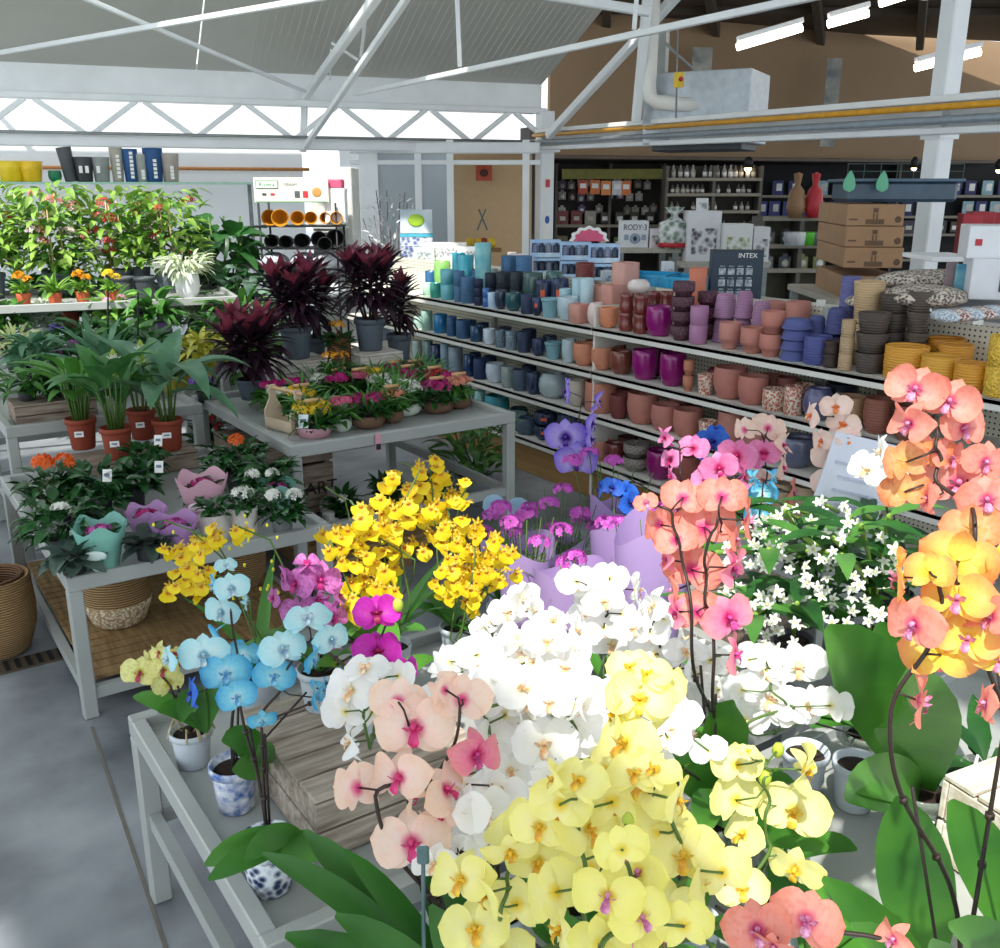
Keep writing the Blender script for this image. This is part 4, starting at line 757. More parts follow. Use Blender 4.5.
# ------------------------------------------------------------------ rack with the sign, yellow and black pots, grey sacks
rk = D2(296, 235, 9.6); rz = -YAW-.05; s_ = 9.6/960
o = thing('display_rack', 'black wire rack with a pale sign header behind dark red plants', 'rack', (rk.x, rk.y, 0), rz)
def rkp(px, py): return ((px-296)*s_, 0, rk.z+(235-py)*s_)
q = MB()
for px in (261, 336):
    for y in (0, .35): q.tube([(rkp(px, 0)[0], y, 0), (rkp(px, 0)[0], y, rkp(0, 205)[2])], .012, 6)
q.build('upright', BLACK, o)
for py in (227, 248, 268, 296): q = MB(); q.box((rkp(298, 0)[0], .17, rkp(0, py)[2]), (80*s_, .38, .015)); q.build('wire_shelf', BLACK, o)
z = rkp(0, 193)[2]; x = rkp(294, 0)[0]; q = MB(); q.box((x, 0, z), (72*s_, .03, 23*s_)); q.build('sign_header', M('#ddd9cc', .5, var=.03), o)
q = MB(); q.box((x, -.018, z-11*s_), (70*s_, .004, .8*s_)); q.box((x-23*s_, -.018, z+5*s_), (22*s_, .004, 7.5*s_)); q.build('green_trim', M('#3d8a4e', .5), o)
q = MB(); q.box((x-23*s_, -.022, z+5*s_), (20.5*s_, .004, 6.2*s_)); q.build('sign_plate', PAPER, o)
txt('Riviera', 5.5*s_, o, M('#3d8a4e', .5), (x-23*s_, -.026, z+5*s_), (PI/2, 0, 0)); txt('GRAAM', 3.6*s_, o, M('#8a8a84', .5), (x+0*s_, -.018, z+5*s_), (PI/2, 0, 0))
for k, c in ((-26, '#3a3f44'), (-18, '#c8303a'), (6, '#55595c'), (14, '#c8303a')): q = MB(); q.box((x+k*s_, -.018, z-4*s_), ((4 if k < 0 else 5)*s_, .004, (2 if k < 0 else 6)*s_)); q.build('pot_picture', M(c, .5), o)
q = MB(); q.ball((x+25*s_, -.018, z-2*s_), 1, 12, sc=(4.5*s_, .004, 4.5*s_)); q.build('round_picture', M('#c98f4a', .5), o)
rot = Matrix.Rotation(rz, 3, 'Z')
def rloc(px, py, y): v = rot @ Vector((rkp(px, py)[0], y, 0)); return Vector((rk.x+v.x, rk.y+v.y, rkp(px, py)[2]))
AM = M('#c0821c', .45); BK = M('#17181a', .5)
for i, (px, r_, y) in enumerate(((266, 8, .1), (279, 8.5, 0), (296, 7, 0), (308, 6.3, .04), (322, 5.6, .05), (334, 6.2, 0))):
    me = potmesh('tap', r_*s_, .2, AM); q = put('plant_pot', me, None, rloc(px, 219, y+.17)); q.rotation_euler = (PI/2, 0, rz+.15); tag(q, 'amber yellow pot lying on its side on the rack, %s from the left' % ['first', 'second', 'third', 'fourth', 'fifth', 'sixth'][i], 'pot', 'amber pots lying on the rack')
for i, (px, py, r_) in enumerate(((270, 241, 7), (284, 242, 7), (300, 241, 8), (317, 239, 8), (333, 238, 9), (325, 243, 7))):
    me = potmesh('tap', r_*s_, .2, BK); q = put('plant_pot', me, None, rloc(px, py, (.17 if i < 5 else .05))); q.rotation_euler = (PI/2, 0, rz+.1); tag(q, 'black pot lying on its side below the amber pots, %s' % ['leftmost', 'second from left', 'middle', 'fourth from left', 'rightmost and largest', 'small front one'][i], 'pot', 'black pots lying on the rack')
for i, (px, py, c) in enumerate(((268, 262, '#c2c8d4'), (300, 262, '#b9bec9'), (322, 262, '#d6d9e0'), (270, 288, '#b3b8c4'), (302, 290, '#a9aebb'), (326, 290, '#c9ccd4'))):
    q = MB(); q.ball((0, 0, 0), 1, 14, sc=(.16, .2, .1)); tag(q.build('plastic_sack', M(c, .35, var=.15, bump=.5, bscale=14), None, rloc(px, py, .15), rz), 'grey white plastic sack on the wire rack, %s row, %s' % ('upper' if i < 3 else 'lower', ['left', 'middle', 'right'][i % 3]), 'sack', 'plastic sacks on the wire rack')
c_ = D2(336, 205, 10.2); o = thing('white_cabinet', 'white side cabinet to the right of the pot rack', 'cabinet', (c_.x, c_.y, 0), rz); q = MB(); q.box((0, 0, 1.1), (.42, .4, 2.2), bev=.01); q.build('body', M('#d9d9d3', .5), o); q = MB(); q.box((-.02, -.21, 1.62), (.36, .02, .02)); q.box((-.02, -.21, 2.0), (.36, .02, .02)); q.build('shelf', WHITE, o)
c_ = D2(336, 205, 9.7); o = thing('storage_bin', 'white plastic bin with pink lid on the side cabinet', 'bin', (c_.x, c_.y, 1.66), rz); q = MB(); q.box((0, 0, .17), (.2, .16, .34), bev=.02); q.build('body', WHITE, o); q = MB(); q.box((0, 0, .38), (.16, .14, .08), bev=.01); q.build('lid', M('#d4577c', .5), o)
# wall shelf with tall planters
ws = D2(95, 182, 10.6); sh = thing('wall_shelf', 'long thin pale green shelf above the sunlit plants', 'shelf', ws, bang)
q = MB(); q.box((-.4, 0, -.012), (4.4, .3, .024)); q.build('board', M('#a8d0bc', .4), sh); q = MB()
for x in (-2.4, -.2, 1.6): q.box((x, .05, -1.03), (.04, .04, 2.02))
q.build('leg', STEELD, sh)
for i, (px, w, pt, c, lb, rows) in enumerate([(69, 13, 151, '#4a4d50', 'leaning tall charcoal planter, tallest at the left', 0), (84, 17, 160, '#3a3d41', 'squat black planter with white labels', 2), (103, 16, 160, '#8d938f', 'stone grey planter with a white label', 1), (121, 12, 151, '#a8a294', 'tall beige planter with a column of labels', 6), (136, 14, 152, '#1d4f86', 'tall cobalt blue planter with a column of labels', 7), (148, 12, 157, '#9da39a', 'pale grey green planter between the two blue ones', 3), (162, 18, 151, '#1c4c82', 'wide cobalt blue planter with labels', 5), (181, 17, 156, '#a79f94', 'beige planter at the right end of the shelf', 4)]):
    r_ = w*10.6/960/2; z0 = ws.z+.001; rr_ = Matrix.Rotation(bang, 3, 'Z'); p_ = D2(px, 178, 10.6); k_ = (p_.x-ws.x)/math.cos(bang); P_ = ws+rr_ @ Vector((k_, .0, 0)); hh = (183-pt)*10.6/985
    o = thing('tall_planter', lb+' on the back shelf', 'planter', (P_.x, P_.y, z0), bang); 
    me = potmesh('tap', r_*1.05, hh, M(c, .5, var=.1)); q = put('pot', me, o)
    if i == 0: o.rotation_euler = (0, -.12, bang)
    for k in range(rows): q = MB(); q.box((.01 if rows > 2 else (-.03+.06*k), -r_*.98, hh*(.15+.12*k if rows > 2 else .5)), (.035, .012, .03 if rows > 2 else .07)); q.build('price_label', PAPER, o)
for i, (px, w, c, lb, h) in enumerate(((6, 24, '#e8c81e', 'bright yellow plant pot at the left end of the back shelf', .2), (27, 22, '#e6bc1e', 'second bright yellow pot on the back shelf', .2), (52, 12, '#1f7a55', 'small emerald green bowl on the back shelf', .11))):
    p_ = D2(px, 178, 10.6); k_ = (p_.x-ws.x)/math.cos(bang); P_ = ws+Matrix.Rotation(bang, 3, 'Z') @ Vector((k_, 0, 0)); o = put('plant_pot', potmesh('tap' if i < 2 else 'bowl', w*10.6/960/2, h, M(c, .4)), None, (P_.x, P_.y, ws.z+.001)); tag(o, lb, 'pot')
# ------------------------------------------------------------------ benches
def bench(lb, x0, x1, y0, y1, z, lz=None, deck=None, top=STEEL, lip=.035, w=.055, origin=None, rz=0, rail=.05):
    cx, cy = (x0+x1)/2, (y0+y1)/2; ox, oy = (x1-x0)/2, (y1-y0)/2
    o = thing('plant_bench', lb, 'bench', (cx, cy, 0), rz)
    q = MB(); q.box((0, 0, z-lip-.006), (2*ox-.02, 2*oy-.02, .012)); q.build('bench_top', top, o)
    for s in (-1, 1):
        q = MB(); q.box((0, s*(oy-.02), z-.03), (2*ox, .04, .06), bev=.004); q.box((s*(ox-.05), s*(oy-.001), z-.03), (.012, .006, .012)); q.build('rail', STEEL, o)
        q = MB(); q.box((s*(ox-.02), 0, z-.03), (.04, 2*oy-.082, .06), bev=.004); q.build('rail', STEEL, o)
    for sx in (-1, 1):
        for sy in (-1, 1): q = MB(); q.box((sx*(ox-w/2), sy*(oy-w/2), (z-.06)/2), (w, w, z-.062), bev=.005); q.build('leg', STEEL, o)
    if lz is not None:
        for s in (-1, 1):
            q = MB(); q.box((0, s*(oy-.03), lz), (2*ox-2*w, .03, rail)); q.build('lower_rail', STEEL, o); q = MB(); q.box((s*(ox-.03), 0, lz), (.03, 2*oy-2*w, rail)); q.build('lower_rail', STEEL, o)
        if deck:
            n = max(4, int(2*oy/.075))
            for i in range(n):
                q = MB(); q.box((0, -oy+.07+(2*oy-.14)*(i+.5)/n, lz+rail/2+.008), (2*ox-.11, (2*oy-.14)/n*.86, .016)); q.build('deck_slat', DECK, o)
    return o
bench('grey metal bench in the centre carrying rows of small kalanchoe baskets', 1.70, 3.03, 4.27, 5.75, .80, .34)
bench('low grey metal bench at left with slatted wooden lower deck', .54, 1.62, 3.66, 5.28, .60, .1, True)
bench('grey metal bench behind the low bench with the tall leafy plants', .62, 1.66, 5.48, 6.5, .80, .25)
bench('grey metal bench at the foot of the photo under the blue orchids', .48, 2.1, 1.5, 2.53, .60, .28)
bench('grey metal bench in front carrying the yellow and coral orchids', .42, 2.75, .30, 1.42, .60, .25)
bench('grey metal bench beyond the white orchids with lilac wrapped flowers', 2.15, 3.3, 1.5, 2.7, .60, .25)
bench('long bench at the back left in full sun with flowering canes', -.4, 2.85, 8.0, 9.25, 1.16, .4, rz=bang*.9)
bench('grey bench in the rear left holding leafy plants and a purple pot', .1, 2.2, 6.58, 7.6, .80, .25)
# ------------------------------------------------------------------ plant helpers
PLACED = []
def pot_root(nm, lb, cat, p, r, h, m, shape='tap', group=None, soil=True, sq=0, rz=0):
    p = Vector(p); rr_ = r*(1.1 if sq else 1)
    for _ in range(25):
        mv = Vector((0, 0, 0))
        for (q_, r2) in PLACED:
            if abs(q_.z-p.z) < .12:
                d_ = Vector((p.x-q_.x, p.y-q_.y, 0)); L_ = d_.length or .001
                if L_ < rr_+r2+.004: mv += d_/L_*(rr_+r2+.006-L_)
        if mv.length < 1e-4: break
        p += mv*.7
    PLACED.append((p.copy(), rr_))
    o = thing(nm, lb, cat, p, rz, group); put('pot', potmesh(shape, r, h, m, sq), o)
    if soil: q = MB(); q.lathe([(r*.84, h*.86), (r*.5, h*.9), (.001, h*.91)], 16, sq=sq); q.build('soil', SOIL, o)
    return o
def fol(o, n, rad, z0, h, L, w, arch, prof, m, el=(.2, 1.2), spread=.5, nm='foliage', cx=0, cy=0):
    q = MB(); bush(q, n, rad, z0, h, L, w, arch, prof, 0, el, cx=cx, cy=cy, spread=spread); return q.build(nm, m, o)
def florets(o, c, r, n, s, m, nm='flower_cluster', flat=.55, petals=4, mi2=None):
    q = MB(); c = Vector(c)
    for i in range(n):
        u = R.random(); a = R.uniform(0, 6.28); th = math.acos(1-u); d = Vector((math.sin(th)*math.cos(a), math.sin(th)*math.sin(a), math.cos(th)))
        p = c+Vector((d.x*r, d.y*r, d.z*r*flat)); t = d.cross(Vector((.3, .2, .9))); t = t.normalized() if t.length > .01 else Vector((1, 0, 0)); b = d.cross(t); a0 = R.uniform(0, 3)
        vs = [p]; fs = []
        for k in range(petals):
            aa = a0+2*PI*k/petals
            for da, rr, up in ((-.45, .75, .1), (0, 1, .3), (.45, .75, .1)): e = t*math.cos(aa+da)+b*math.sin(aa+da); vs.append(p+e*s*rr*R.uniform(.85, 1.15)+d*s*up)
            fs.append((0, 1+k*3, 2+k*3, 3+k*3))
        q.add(vs, fs, 0)
    return q.build(nm, m, o)
FL = lambda c, v=.12: M(c, .5, var=v, scale=30, trans=.25, name='flower')
MAG = FL('#c01c7c'); YEL = FL('#f0cc28'); FWHITE = FL('#f2f2ea', .04); ORG = FL('#f0722a'); PINKF = FL('#d85ab8'); VIO = FL('#7a4ac0'); REDF = FL('#c43a3c', .3); SALM = FL('#e8997c'); GOLD = FL('#f2a818')
def tagcard(o, p, w=.03, h=.045, m=None, rz=-YAW, tilt=-.3):
    q = MB(); q.box((0, 0, h/2), (w, .002, h)); q.box((0, -.002, h*.55), (w*.6, .001, h*.25), 1); c = q.build('plant_label', [m or PAPER, M('#6f8196', .5)], o, p); c.rotation_euler = (tilt, 0, rz); return c
# ------------------------------------------------------------------ cordylines
CORD = M('#2a1824', .4, var=('#1a1018', '#45293a'), scale=12, trans=.12); CORDR = M('#6e2a40', .4, var=('#3a1c2e', '#a8485c'), scale=12, trans=.25)
def cordy(lb, px, pyt, pyb, w, X=None, z=.8, top=None, L=.2, heads=4, spread=.12, hh=.36, d=None):
    p = D(px, pyb, d) if d else W(px, pyb, z); dd_ = dep(p); r = w*dd_/960/2
    h = (pyb-pyt)*dd_/960*.95
    o = pot_root('cordyline', lb, 'plant', p, r, h, GREYPOT, 'rim')
    for k in range(heads):
        a = 2*PI*k/heads+.6; sp = spread*R.uniform(.5, 1.1); hx, hy = math.cos(a)*sp, math.sin(a)*sp; H_ = h+hh*R.uniform(.55, 1.0)
        q = MB(); q.tube([(hx*.2, hy*.2, h*.85), (hx*.7, hy*.7, h+(H_-h)*.5), (hx, hy, H_)], .008, 6); q.build('stem', M('#3a2a22', .8), o)
        q = MB()
        for i in range(34):
            t = i/34; b_ = i*2.4; e = .1+1.0*t; zz = h+(H_-h)*(.25+.75*t); q.blade((hx*(.5+.5*t), hy*(.5+.5*t), zz), (math.cos(b_)*math.cos(e), math.sin(b_)*math.cos(e), math.sin(e)), L*R.uniform(.75, 1.1), L*.2, 1.3-.7*t, 5, 'lance')
        q.build('foliage', CORD, o); q = MB()
        for i in range(9):
            b_ = i*2.4+1; e = 1.0+.4*R.random(); q.blade((hx, hy, H_), (math.cos(b_)*math.cos(e), math.sin(b_)*math.cos(e), math.sin(e)), L*R.uniform(.6, .9), L*.23, .5, 5, 'lance')
        q.build('new_leaves', CORDR, o)
    return o, h
# pale wooden boxes that carry them
def crate(lb, p, d, rz=0, m=PALEWOOD, slats=3, text=None):
    o = thing('wooden_crate', lb, 'crate', p, rz); w, dd_, h = d
    for s in (-1, 1):
        for k in range(slats): q = MB(); q.box((0, s*(dd_/2-.008), h*(k+.5)/slats), (w, .014, h/slats*.9), bev=.002); q.build('side_slat', m, o)
        for k in range(slats): q = MB(); q.box((s*(w/2-.008), 0, h*(k+.5)/slats), (.014, dd_-.034, h/slats*.9), bev=.002); q.build('end_slat', m, o)
    n = max(3, int(dd_/.08))
    for k in range(n): q = MB(); q.box((0, -dd_/2+dd_*(k+.5)/n, h+.006), (w, dd_/n*.9, .012), bev=.002); q.build('top_slat', m, o)
    for sx in (-1, 1):
        for sy in (-1, 1): q = MB(); q.box((sx*(w/2-.03), sy*(dd_/2-.03), h/2), (.03, .03, h-.01)); q.build('corner_post', m, o)
    if text: txt(text, h/slats*.7, o, M('#2c2722', .8), (0, -dd_/2-.002, h*.5), (PI/2, 0, 0))
    return o
p1 = W(307, 384, .8); p2 = W(373, 379, .8)
crate('pale painted wooden box under the left potted cordyline', (2.34, 5.68, .801), (.34, .32, .16)); crate('pale painted wooden box under the right potted cordyline', (2.78, 5.53, .801), (.3, .32, .19))
c0 = D(303, 357, 5.55)
def on(px, z, X=None, py=None):
    return W(px, py, z)
def cord_at(lb, x, y, z, r, h, hh, heads, L=.2, spread=.13):
    o = pot_root('cordyline', lb, 'plant', (x, y, z), r, h, GREYPOT, 'rim')
    for k in range(heads):
        a = 2*PI*k/heads+.6; sp = spread*R.uniform(.5, 1.1); hx, hy = math.cos(a)*sp, math.sin(a)*sp; H_ = h+hh*R.uniform(.55, 1.0)
        q = MB(); q.tube([(hx*.2, hy*.2, h*.85), (hx*.7, hy*.7, h+(H_-h)*.5), (hx, hy, H_)], .008, 6); q.build('stem', M('#3a2a22', .8), o)
        q = MB()
        for i in range(24):
            t = i/24; b_ = i*2.4; e = .1+1.0*t; zz = h+(H_-h)*(.35+.65*t); q.blade((hx*(.5+.5*t), hy*(.5+.5*t), zz), (math.cos(b_)*math.cos(e), math.sin(b_)*math.cos(e), math.sin(e)), L*R.uniform(.75, 1.1), L*.2, 1.3-.7*t, 5, 'lance')
        q.build('foliage', CORD, o); q = MB()
        for i in range(9):
            b_ = i*2.4+1; e = 1.0+.4*R.random(); q.blade((hx, hy, H_), (math.cos(b_)*math.cos(e), math.sin(b_)*math.cos(e), math.sin(e)), L*R.uniform(.6, .9), L*.23, .5, 5, 'lance')
        q.build('new_leaves', CORDR, o)
    return o
cord_at('dark red cordyline in a grey pot on the left pale box', 2.34, 5.68, .975, .105, .2, .36, 5, .25)
cord_at('dark red cordyline in a grey labelled pot on the right pale box', 2.78, 5.53, 1.005, .1, .2, .36, 5, .25)
cord_at('dark red cordyline in the lower grey pot, rightmost of the tall ones', 3.09, 5.72, .80, .085, .26, .32, 3, .22, spread=.06)
o_ = cord_at('broad dark cordyline standing low at the left of the centre bench', 1.95, 5.45, .80, .09, .12, .3, 5, .28)
cord_at('dark red cordyline behind the jute basket, half hidden', 2.58, 6.0, .8, .1, .25, .45, 4, .25)
# yellow kalanchoes in jute baskets
def basket(lb, p, r, h, m, plant=None, hand=None, group=None, nm='flower_basket', shape='bowl'):
    o = thing(nm, lb, 'basket', p, R.uniform(0, 3), group); put('basket', potmesh(shape, r, h, m, 0, 'basket'), o)
    if hand:
        q = MB(); q.tube([(math.cos(t)*r*.95, 0, h*.8+math.sin(t)*hand) for t in [PI*k/14 for k in range(15)]], .006, 6); q.build('handle', m, o)
    if plant:
        q = MB(); q.lathe([(r*.82, h*.85), (.001, h*.9)], 14); q.build('soil', SOIL, o)
    return o
def kal(o, r, h, m, n=3, leafm=GDARK, s=.011, nf=26, spread=.5, lift=.06, cr=.045, leafn=46, LL=.07):
    fol(o, int(leafn*1.3), r*1.15, h*.85, .05, LL*1.15, .034, .7, 'ovate', leafm, (.0, 1.0), .8)
    for k in range(n):
        a = 2*PI*k/n+R.random(); florets(o, (math.cos(a)*r*spread, math.sin(a)*r*spread, h+lift+R.uniform(-.01, .015)), cr, nf, s, m)
o = basket('jute basket with tall loop handles and bright yellow kalanchoe between the crates', (2.40, 5.25, .801), .09, .15, WICKD, True, .17); kal(o, .08, .15, GOLD, 3, lift=.08)
o = basket('tall open wicker basket with orange yellow flowers between the cordylines', (2.57, 5.55, .801), .075, .30, WICKD, True, .1, shape='cyl'); kal(o, .07, .3, GOLD, 2, lift=.07)
# centre bench: rows of kalanchoe
WGR = M('#ccd6c8', .5); PINKP = M('#d8a2b0', .5); BRN = M('#6e5240', .8)
items = [  # px, py (base), radius, kind, flower, label
    (326, 431, .09, 'pinktray', YEL, 'yellow kalanchoe in a low pink tin with arched handle'), (300, 420, .07, 'mint', YEL, 'yellow kalanchoe in a mint tin behind the pink tin'), (358, 426, .085, 'brown', MAG, 'magenta kalanchoe in a brown bowl at the front rail'), (389, 420, .06, 'brown', SALM, 'small salmon flowered plant at the front of the centre bench'), (411, 412, .1, 'white', FWHITE, 'dense white kalanchoe in a pale green white bowl'), (382, 398, .07, 'white', FWHITE, 'white kalanchoe behind the large white one'), (442, 408, .085, 'brown', MAG, 'large magenta kalanchoe in a brown bowl at right'), (465, 404, .065, 'brown', SALM, 'copper leaved trailing plant at the right corner'), (268, 393, .065, 'brown', MAG, 'magenta kalanchoe by the left rail'), (300, 396, .06, 'white', FWHITE, 'small white kalanchoe beside the wooden caddy'), (330, 404, .055, 'mint', MAG, 'small magenta kalanchoe with wooden handle'), (366, 388, .07, 'brown', YEL, 'yellow kalanchoe in the second row'), (395, 385, .06, 'brown', MAG, 'deep magenta kalanchoe in the middle row'), (418, 384, .06, 'brown', MAG, 'magenta kalanchoe right of the middle row'), (352, 397, .055, 'brown', REDF, 'red flowered small plant in the second row'), (438, 383, .06, 'mint', MAG, 'magenta kalanchoe in a mint tin at the back'), (402, 374, .055, 'white', FWHITE, 'small white flowers at the back of the bench'), (452, 392, .06, 'brown', REDF, 'small red kalanchoe near the right corner'), (342, 387, .05, 'brown', FL('#e06a90'), 'pale pink small plant in the back row'), (425, 371, .055, 'brown', MAG, 'purple red kalanchoe in the last row'), (258, 400, .06, 'brown', MAG, 'magenta kalanchoe nearest the left rear corner of the bench'), (284, 418, .06, 'mint', FWHITE, 'white kalanchoe in a mint tin by the left rail'), (345, 428, .05, 'white', FL('#e06a90'), 'small rose pink plant at the very front rail'), (470, 398, .055, 'white', MAG, 'small magenta plant at the extreme right corner')]
items = [(a, b_, c*1.1, *r_) for a, b_, c, *r_ in items]
pots = []
for px, py, r, k, fm, lb in items: p_ = W(px, py, .78); pots.append([p_.x, p_.y, r])
for _ in range(80):
    for i, a in enumerate(pots):
        for b_ in pots[i+1:]:
            dx, dy = b_[0]-a[0], b_[1]-a[1]; d_ = math.hypot(dx, dy) or .001; need = a[2]+b_[2]+.004
            if d_ < need: k_ = (need-d_)/2/d_; a[0] -= dx*k_; a[1] -= dy*k_; b_[0] += dx*k_; b_[1] += dy*k_
    for a in pots: a[0] = min(2.98-a[2], max(1.76+a[2], a[0])); a[1] = min(5.2, max(4.33+a[2], a[1]))
for (px, py, r, k, fm, lb), (x, y, _) in zip(items, pots):
    m_, hh_ = {'pinktray': (PINKP, .055), 'mint': (M('#9fcdbb', .5), .08), 'brown': (BRN, .07), 'white': (WGR, .07)}[k]
    o = pot_root('kalanchoe', lb, 'plant', (x, y, .766), r, hh_, m_, 'bowl' if k in ('brown', 'white') else 'tap')
    kal(o, r, hh_, fm, 4, R.choice([GDARK, GMID]), .014, 36, .55, .085, r*.55, 50, .075)
    if k in ('pinktray', 'mint', 'brown') and R.random() < .6 or k == 'pinktray':
        q = MB(); q.tube([(math.cos(t)*r*.95, 0, hh_*.9+math.sin(t)*.14) for t in [PI*kk/12 for kk in range(13)]], .003, 5); q.build('wire_handle', STEELD, o); q = MB(); q.tube([(-.045, 0, hh_*.9+.138), (.045, 0, hh_*.9+.138)], .01, 8); q.build('wooden_grip', M('#d2a878', .5), o)
    if R.random() < .6: fol(o, 60, r*1.2, hh_, .12, .12, .014, .8, 'lance', GMID, (.3, 1.3), .8, 'fern_leaves')
    if k == 'pinktray': tagcard(o, (-r*.9, -r*.7, hh_+.01), .05, .07, M('#dfeef0', .5, var=.05))
p_ = W(368, 430, .8); o = thing('hanging_label', 'pink and black tag hanging on the front rail of the centre bench', 'tag', (p_.x, 4.258, .72)); q = MB(); q.box((0, 0, .04), (.03, .004, .09)); q.build('card', M('#d49aa8', .5), o); q = MB(); q.box((0, -.003, .015), (.026, .003, .03)); q.build('dark_print', BLACK, o)
o = thing('wooden_caddy', 'beige wooden carrier with a long round handle by the left rail', 'caddy', (1.87, 4.74, .766), .25)
for y in (-.11, .11):
    q = MB(); pr = [(-.055, 0), (.055, 0), (.055, .1), (.02, .16), (.02, .23), (-.02, .23), (-.02, .16), (-.055, .1)]; vs = [(x, y-.006, z) for x, z in pr]+[(x, y+.006, z) for x, z in pr]; q.add(vs, [tuple(range(8))[::-1], tuple(range(8, 16))]+[(k, (k+1) % 8, 8+(k+1) % 8, 8+k) for k in range(8)], 0, False); q.build('end_board', M('#cbb8a0', .7), o)
q = MB(); q.tube([(0, -.15, .215), (0, .15, .215)], .01, 10); q.build('handle', M('#d8b488', .6), o); q = MB(); q.box((0, 0, .01), (.1, .21, .012)); q.box((-.05, 0, .04), (.008, .21, .05)); q.box((.05, 0, .04), (.008, .21, .05)); q.build('tray', M('#cbb8a0', .7), o)
# under the centre bench
crate('dark wooden crate with black stencilled letters under the centre bench', (1.98, 5.25, .0), (.56, .42, .62), 0, WOOD, 4, 'MONTZART')
o = thing('pallet', 'slatted wooden pallet on the floor under the centre bench', 'pallet', (2.35, 4.75, 0))
for i in range(7): q = MB(); q.box((0, -.35+i*.115, .11), (1.0, .075, .02), bev=.003); q.build('slat', M('#a5825a', .75, var=('#86673f', '#b8976c'), scale=6, stretch=(1, 8, 8)), o)
for x in (-.45, 0, .45): q = MB(); q.box((x, 0, .05), (.08, .8, .098)); q.build('bearer', M('#8a6a45', .75), o)
for i, (x, y, r, m_, fm, lb) in enumerate([(2.5, 4.85, .08, M('#b4432e', .6), REDF, 'small dark plant with a red flower under the centre bench'), (2.15, 4.7, .07, M('#b9bdb8', .5), FWHITE, 'greyish potted plant under the centre bench, left'), (2.75, 4.7, .07, M('#9a4a36', .6), FWHITE, 'white flowered plant in red pot under the centre bench')]):
    o = pot_root('potted_plant', lb, 'plant', (x, y, .121), r, .12, m_); fol(o, 70, .09, .1, .12, .12, .035, .8, 'lance', GDARK, (.2, 1.3)); florets(o, (0, 0, .22), .03, 10, .02, fm)
for i, (x, y) in enumerate(((2.02, 4.6), (2.22, 4.97))): q = MB(); q.ball((0, 0, .085), .085, 14, sc=(1, 1, .95)); q.lathe([(.03, .15), (.035, .19), (.028, .195)], 12); tag(q.build('stone_vase', M('#b4b4b0', .6, kind='voronoi', scale=30, var=.2), None, (x, y, .121)), 'round pale grey vase on the pallet, %s' % ['nearer one', 'farther one'][i], 'vase')
o = pot_root('climbing_plant', 'large bushy green plant on the floor at the right of the centre bench', 'plant', (3.28, 5.1, 0), .13, .2, M('#7a8084', .6)); fol(o, 150, .22, .2, .4, .17, .05, .8, 'lance', PLANT_G('#3d7035', '#6fa048'), (0, 1.2), .9)
q = MB(); 
for k in range(7): a = k*.9; q.tube([(0, 0, .25), (math.cos(a)*.08, math.sin(a)*.08, .35), (math.cos(a)*.15, math.sin(a)*.15, .6)], .006, 5)
q.build('stem', STEMG, o)
# ------------------------------------------------------------------ low left bench
def W6(px, py): return W(px, py, .572)
crate('weathered dark wooden crate under the three curcuma pots', (1.17, 5.12, .566), (.58, .30, .09), 0, WOOD, 1)
CZ = .67
def curcuma(lb, x, y, n, H_, L, w, mats, flower=None, seed=0):
    o = pot_root('curcuma_plant', lb, 'plant', (x, y, CZ), .08, .165, TERRA, 'rim')
    for i in range(n):
        a = 2*PI*i/n+seed; lean = R.uniform(.06, .38); ht = H_*R.uniform(.35, 1.0); b0 = Vector((math.cos(a)*.03, math.sin(a)*.03, .14)); b1 = b0+Vector((math.cos(a)*lean*ht*.8, math.sin(a)*lean*ht*.8, ht))
        q = MB(); q.tube([b0, (b0+b1)/2+Vector((0, 0, .02)), b1], [.006, .005, .004], 6)
        e = R.uniform(.55, 1.35); d_ = Vector((math.cos(a)*math.cos(e), math.sin(a)*math.cos(e), math.sin(e))); q.blade(b1, d_, L*R.uniform(.8, 1.15), w*R.uniform(.85, 1.15), R.uniform(.5, 1.6), 9, 'lance', 1, fold=.2); q.build('leaf', [STEMG, mats], o)
    if flower:
        q = MB()
        for i in range(16): a = i*2.4; e = .3+i*.07; q.blade((flower[0], flower[1], flower[2]-.08+i*.007), (math.cos(a)*math.cos(e), math.sin(a)*math.cos(e), math.sin(e)), .045, .03, -.2, 4, 'ovate')
        q.build('green_bract', PLANT_G('#8aa83a', '#b8cc60'), o); q = MB()
        for i in range(14): a = i*2.4; e = .5+i*.06; q.blade((flower[0], flower[1], flower[2]), (math.cos(a)*math.cos(e), math.sin(a)*math.cos(e), math.sin(e)), .05, .022, -.2, 4, 'lance')
        q.build('white_bract', FWHITE, o); q = MB(); q.tube([(flower[0]*.3, flower[1]*.3, .14), (flower[0], flower[1], flower[2]-.07)], .006, 6); q.build('flower_stem', STEMG, o)
    tagcard(o, (-.03, -.078, .08), .045, .03, None, -.3, 0)
def put6(px, py, z=CZ): return W(px, py, z)
a_ = put6(84, 448); curcuma('curcuma with narrow upright leaves, leftmost of the terracotta pots', a_.x, a_.y, 18, .30, .32, .075, PLANT_G('#3f7a2e', '#62a03c'), None, .3)
a_ = put6(119, 458); curcuma('curcuma with broad leaves and small white bud, middle terracotta pot', a_.x, a_.y, 15, .34, .28, .11, PLANT_G('#356b35', '#55904a'), (.02, -.04, .50), 1.1)
a_ = put6(170, 449); curcuma('curcuma with large grey green leaves and white flower, right terracotta pot', a_.x, a_.y, 11, .30, .40, .12, GBLUE, (-.09, .02, .52), 2.0)
a_ = put6(143, 441); curcuma('small curcuma in the rear terracotta pot between the others', a_.x+.02, a_.y+.06, 8, .26, .24, .09, GMID, None, .2)
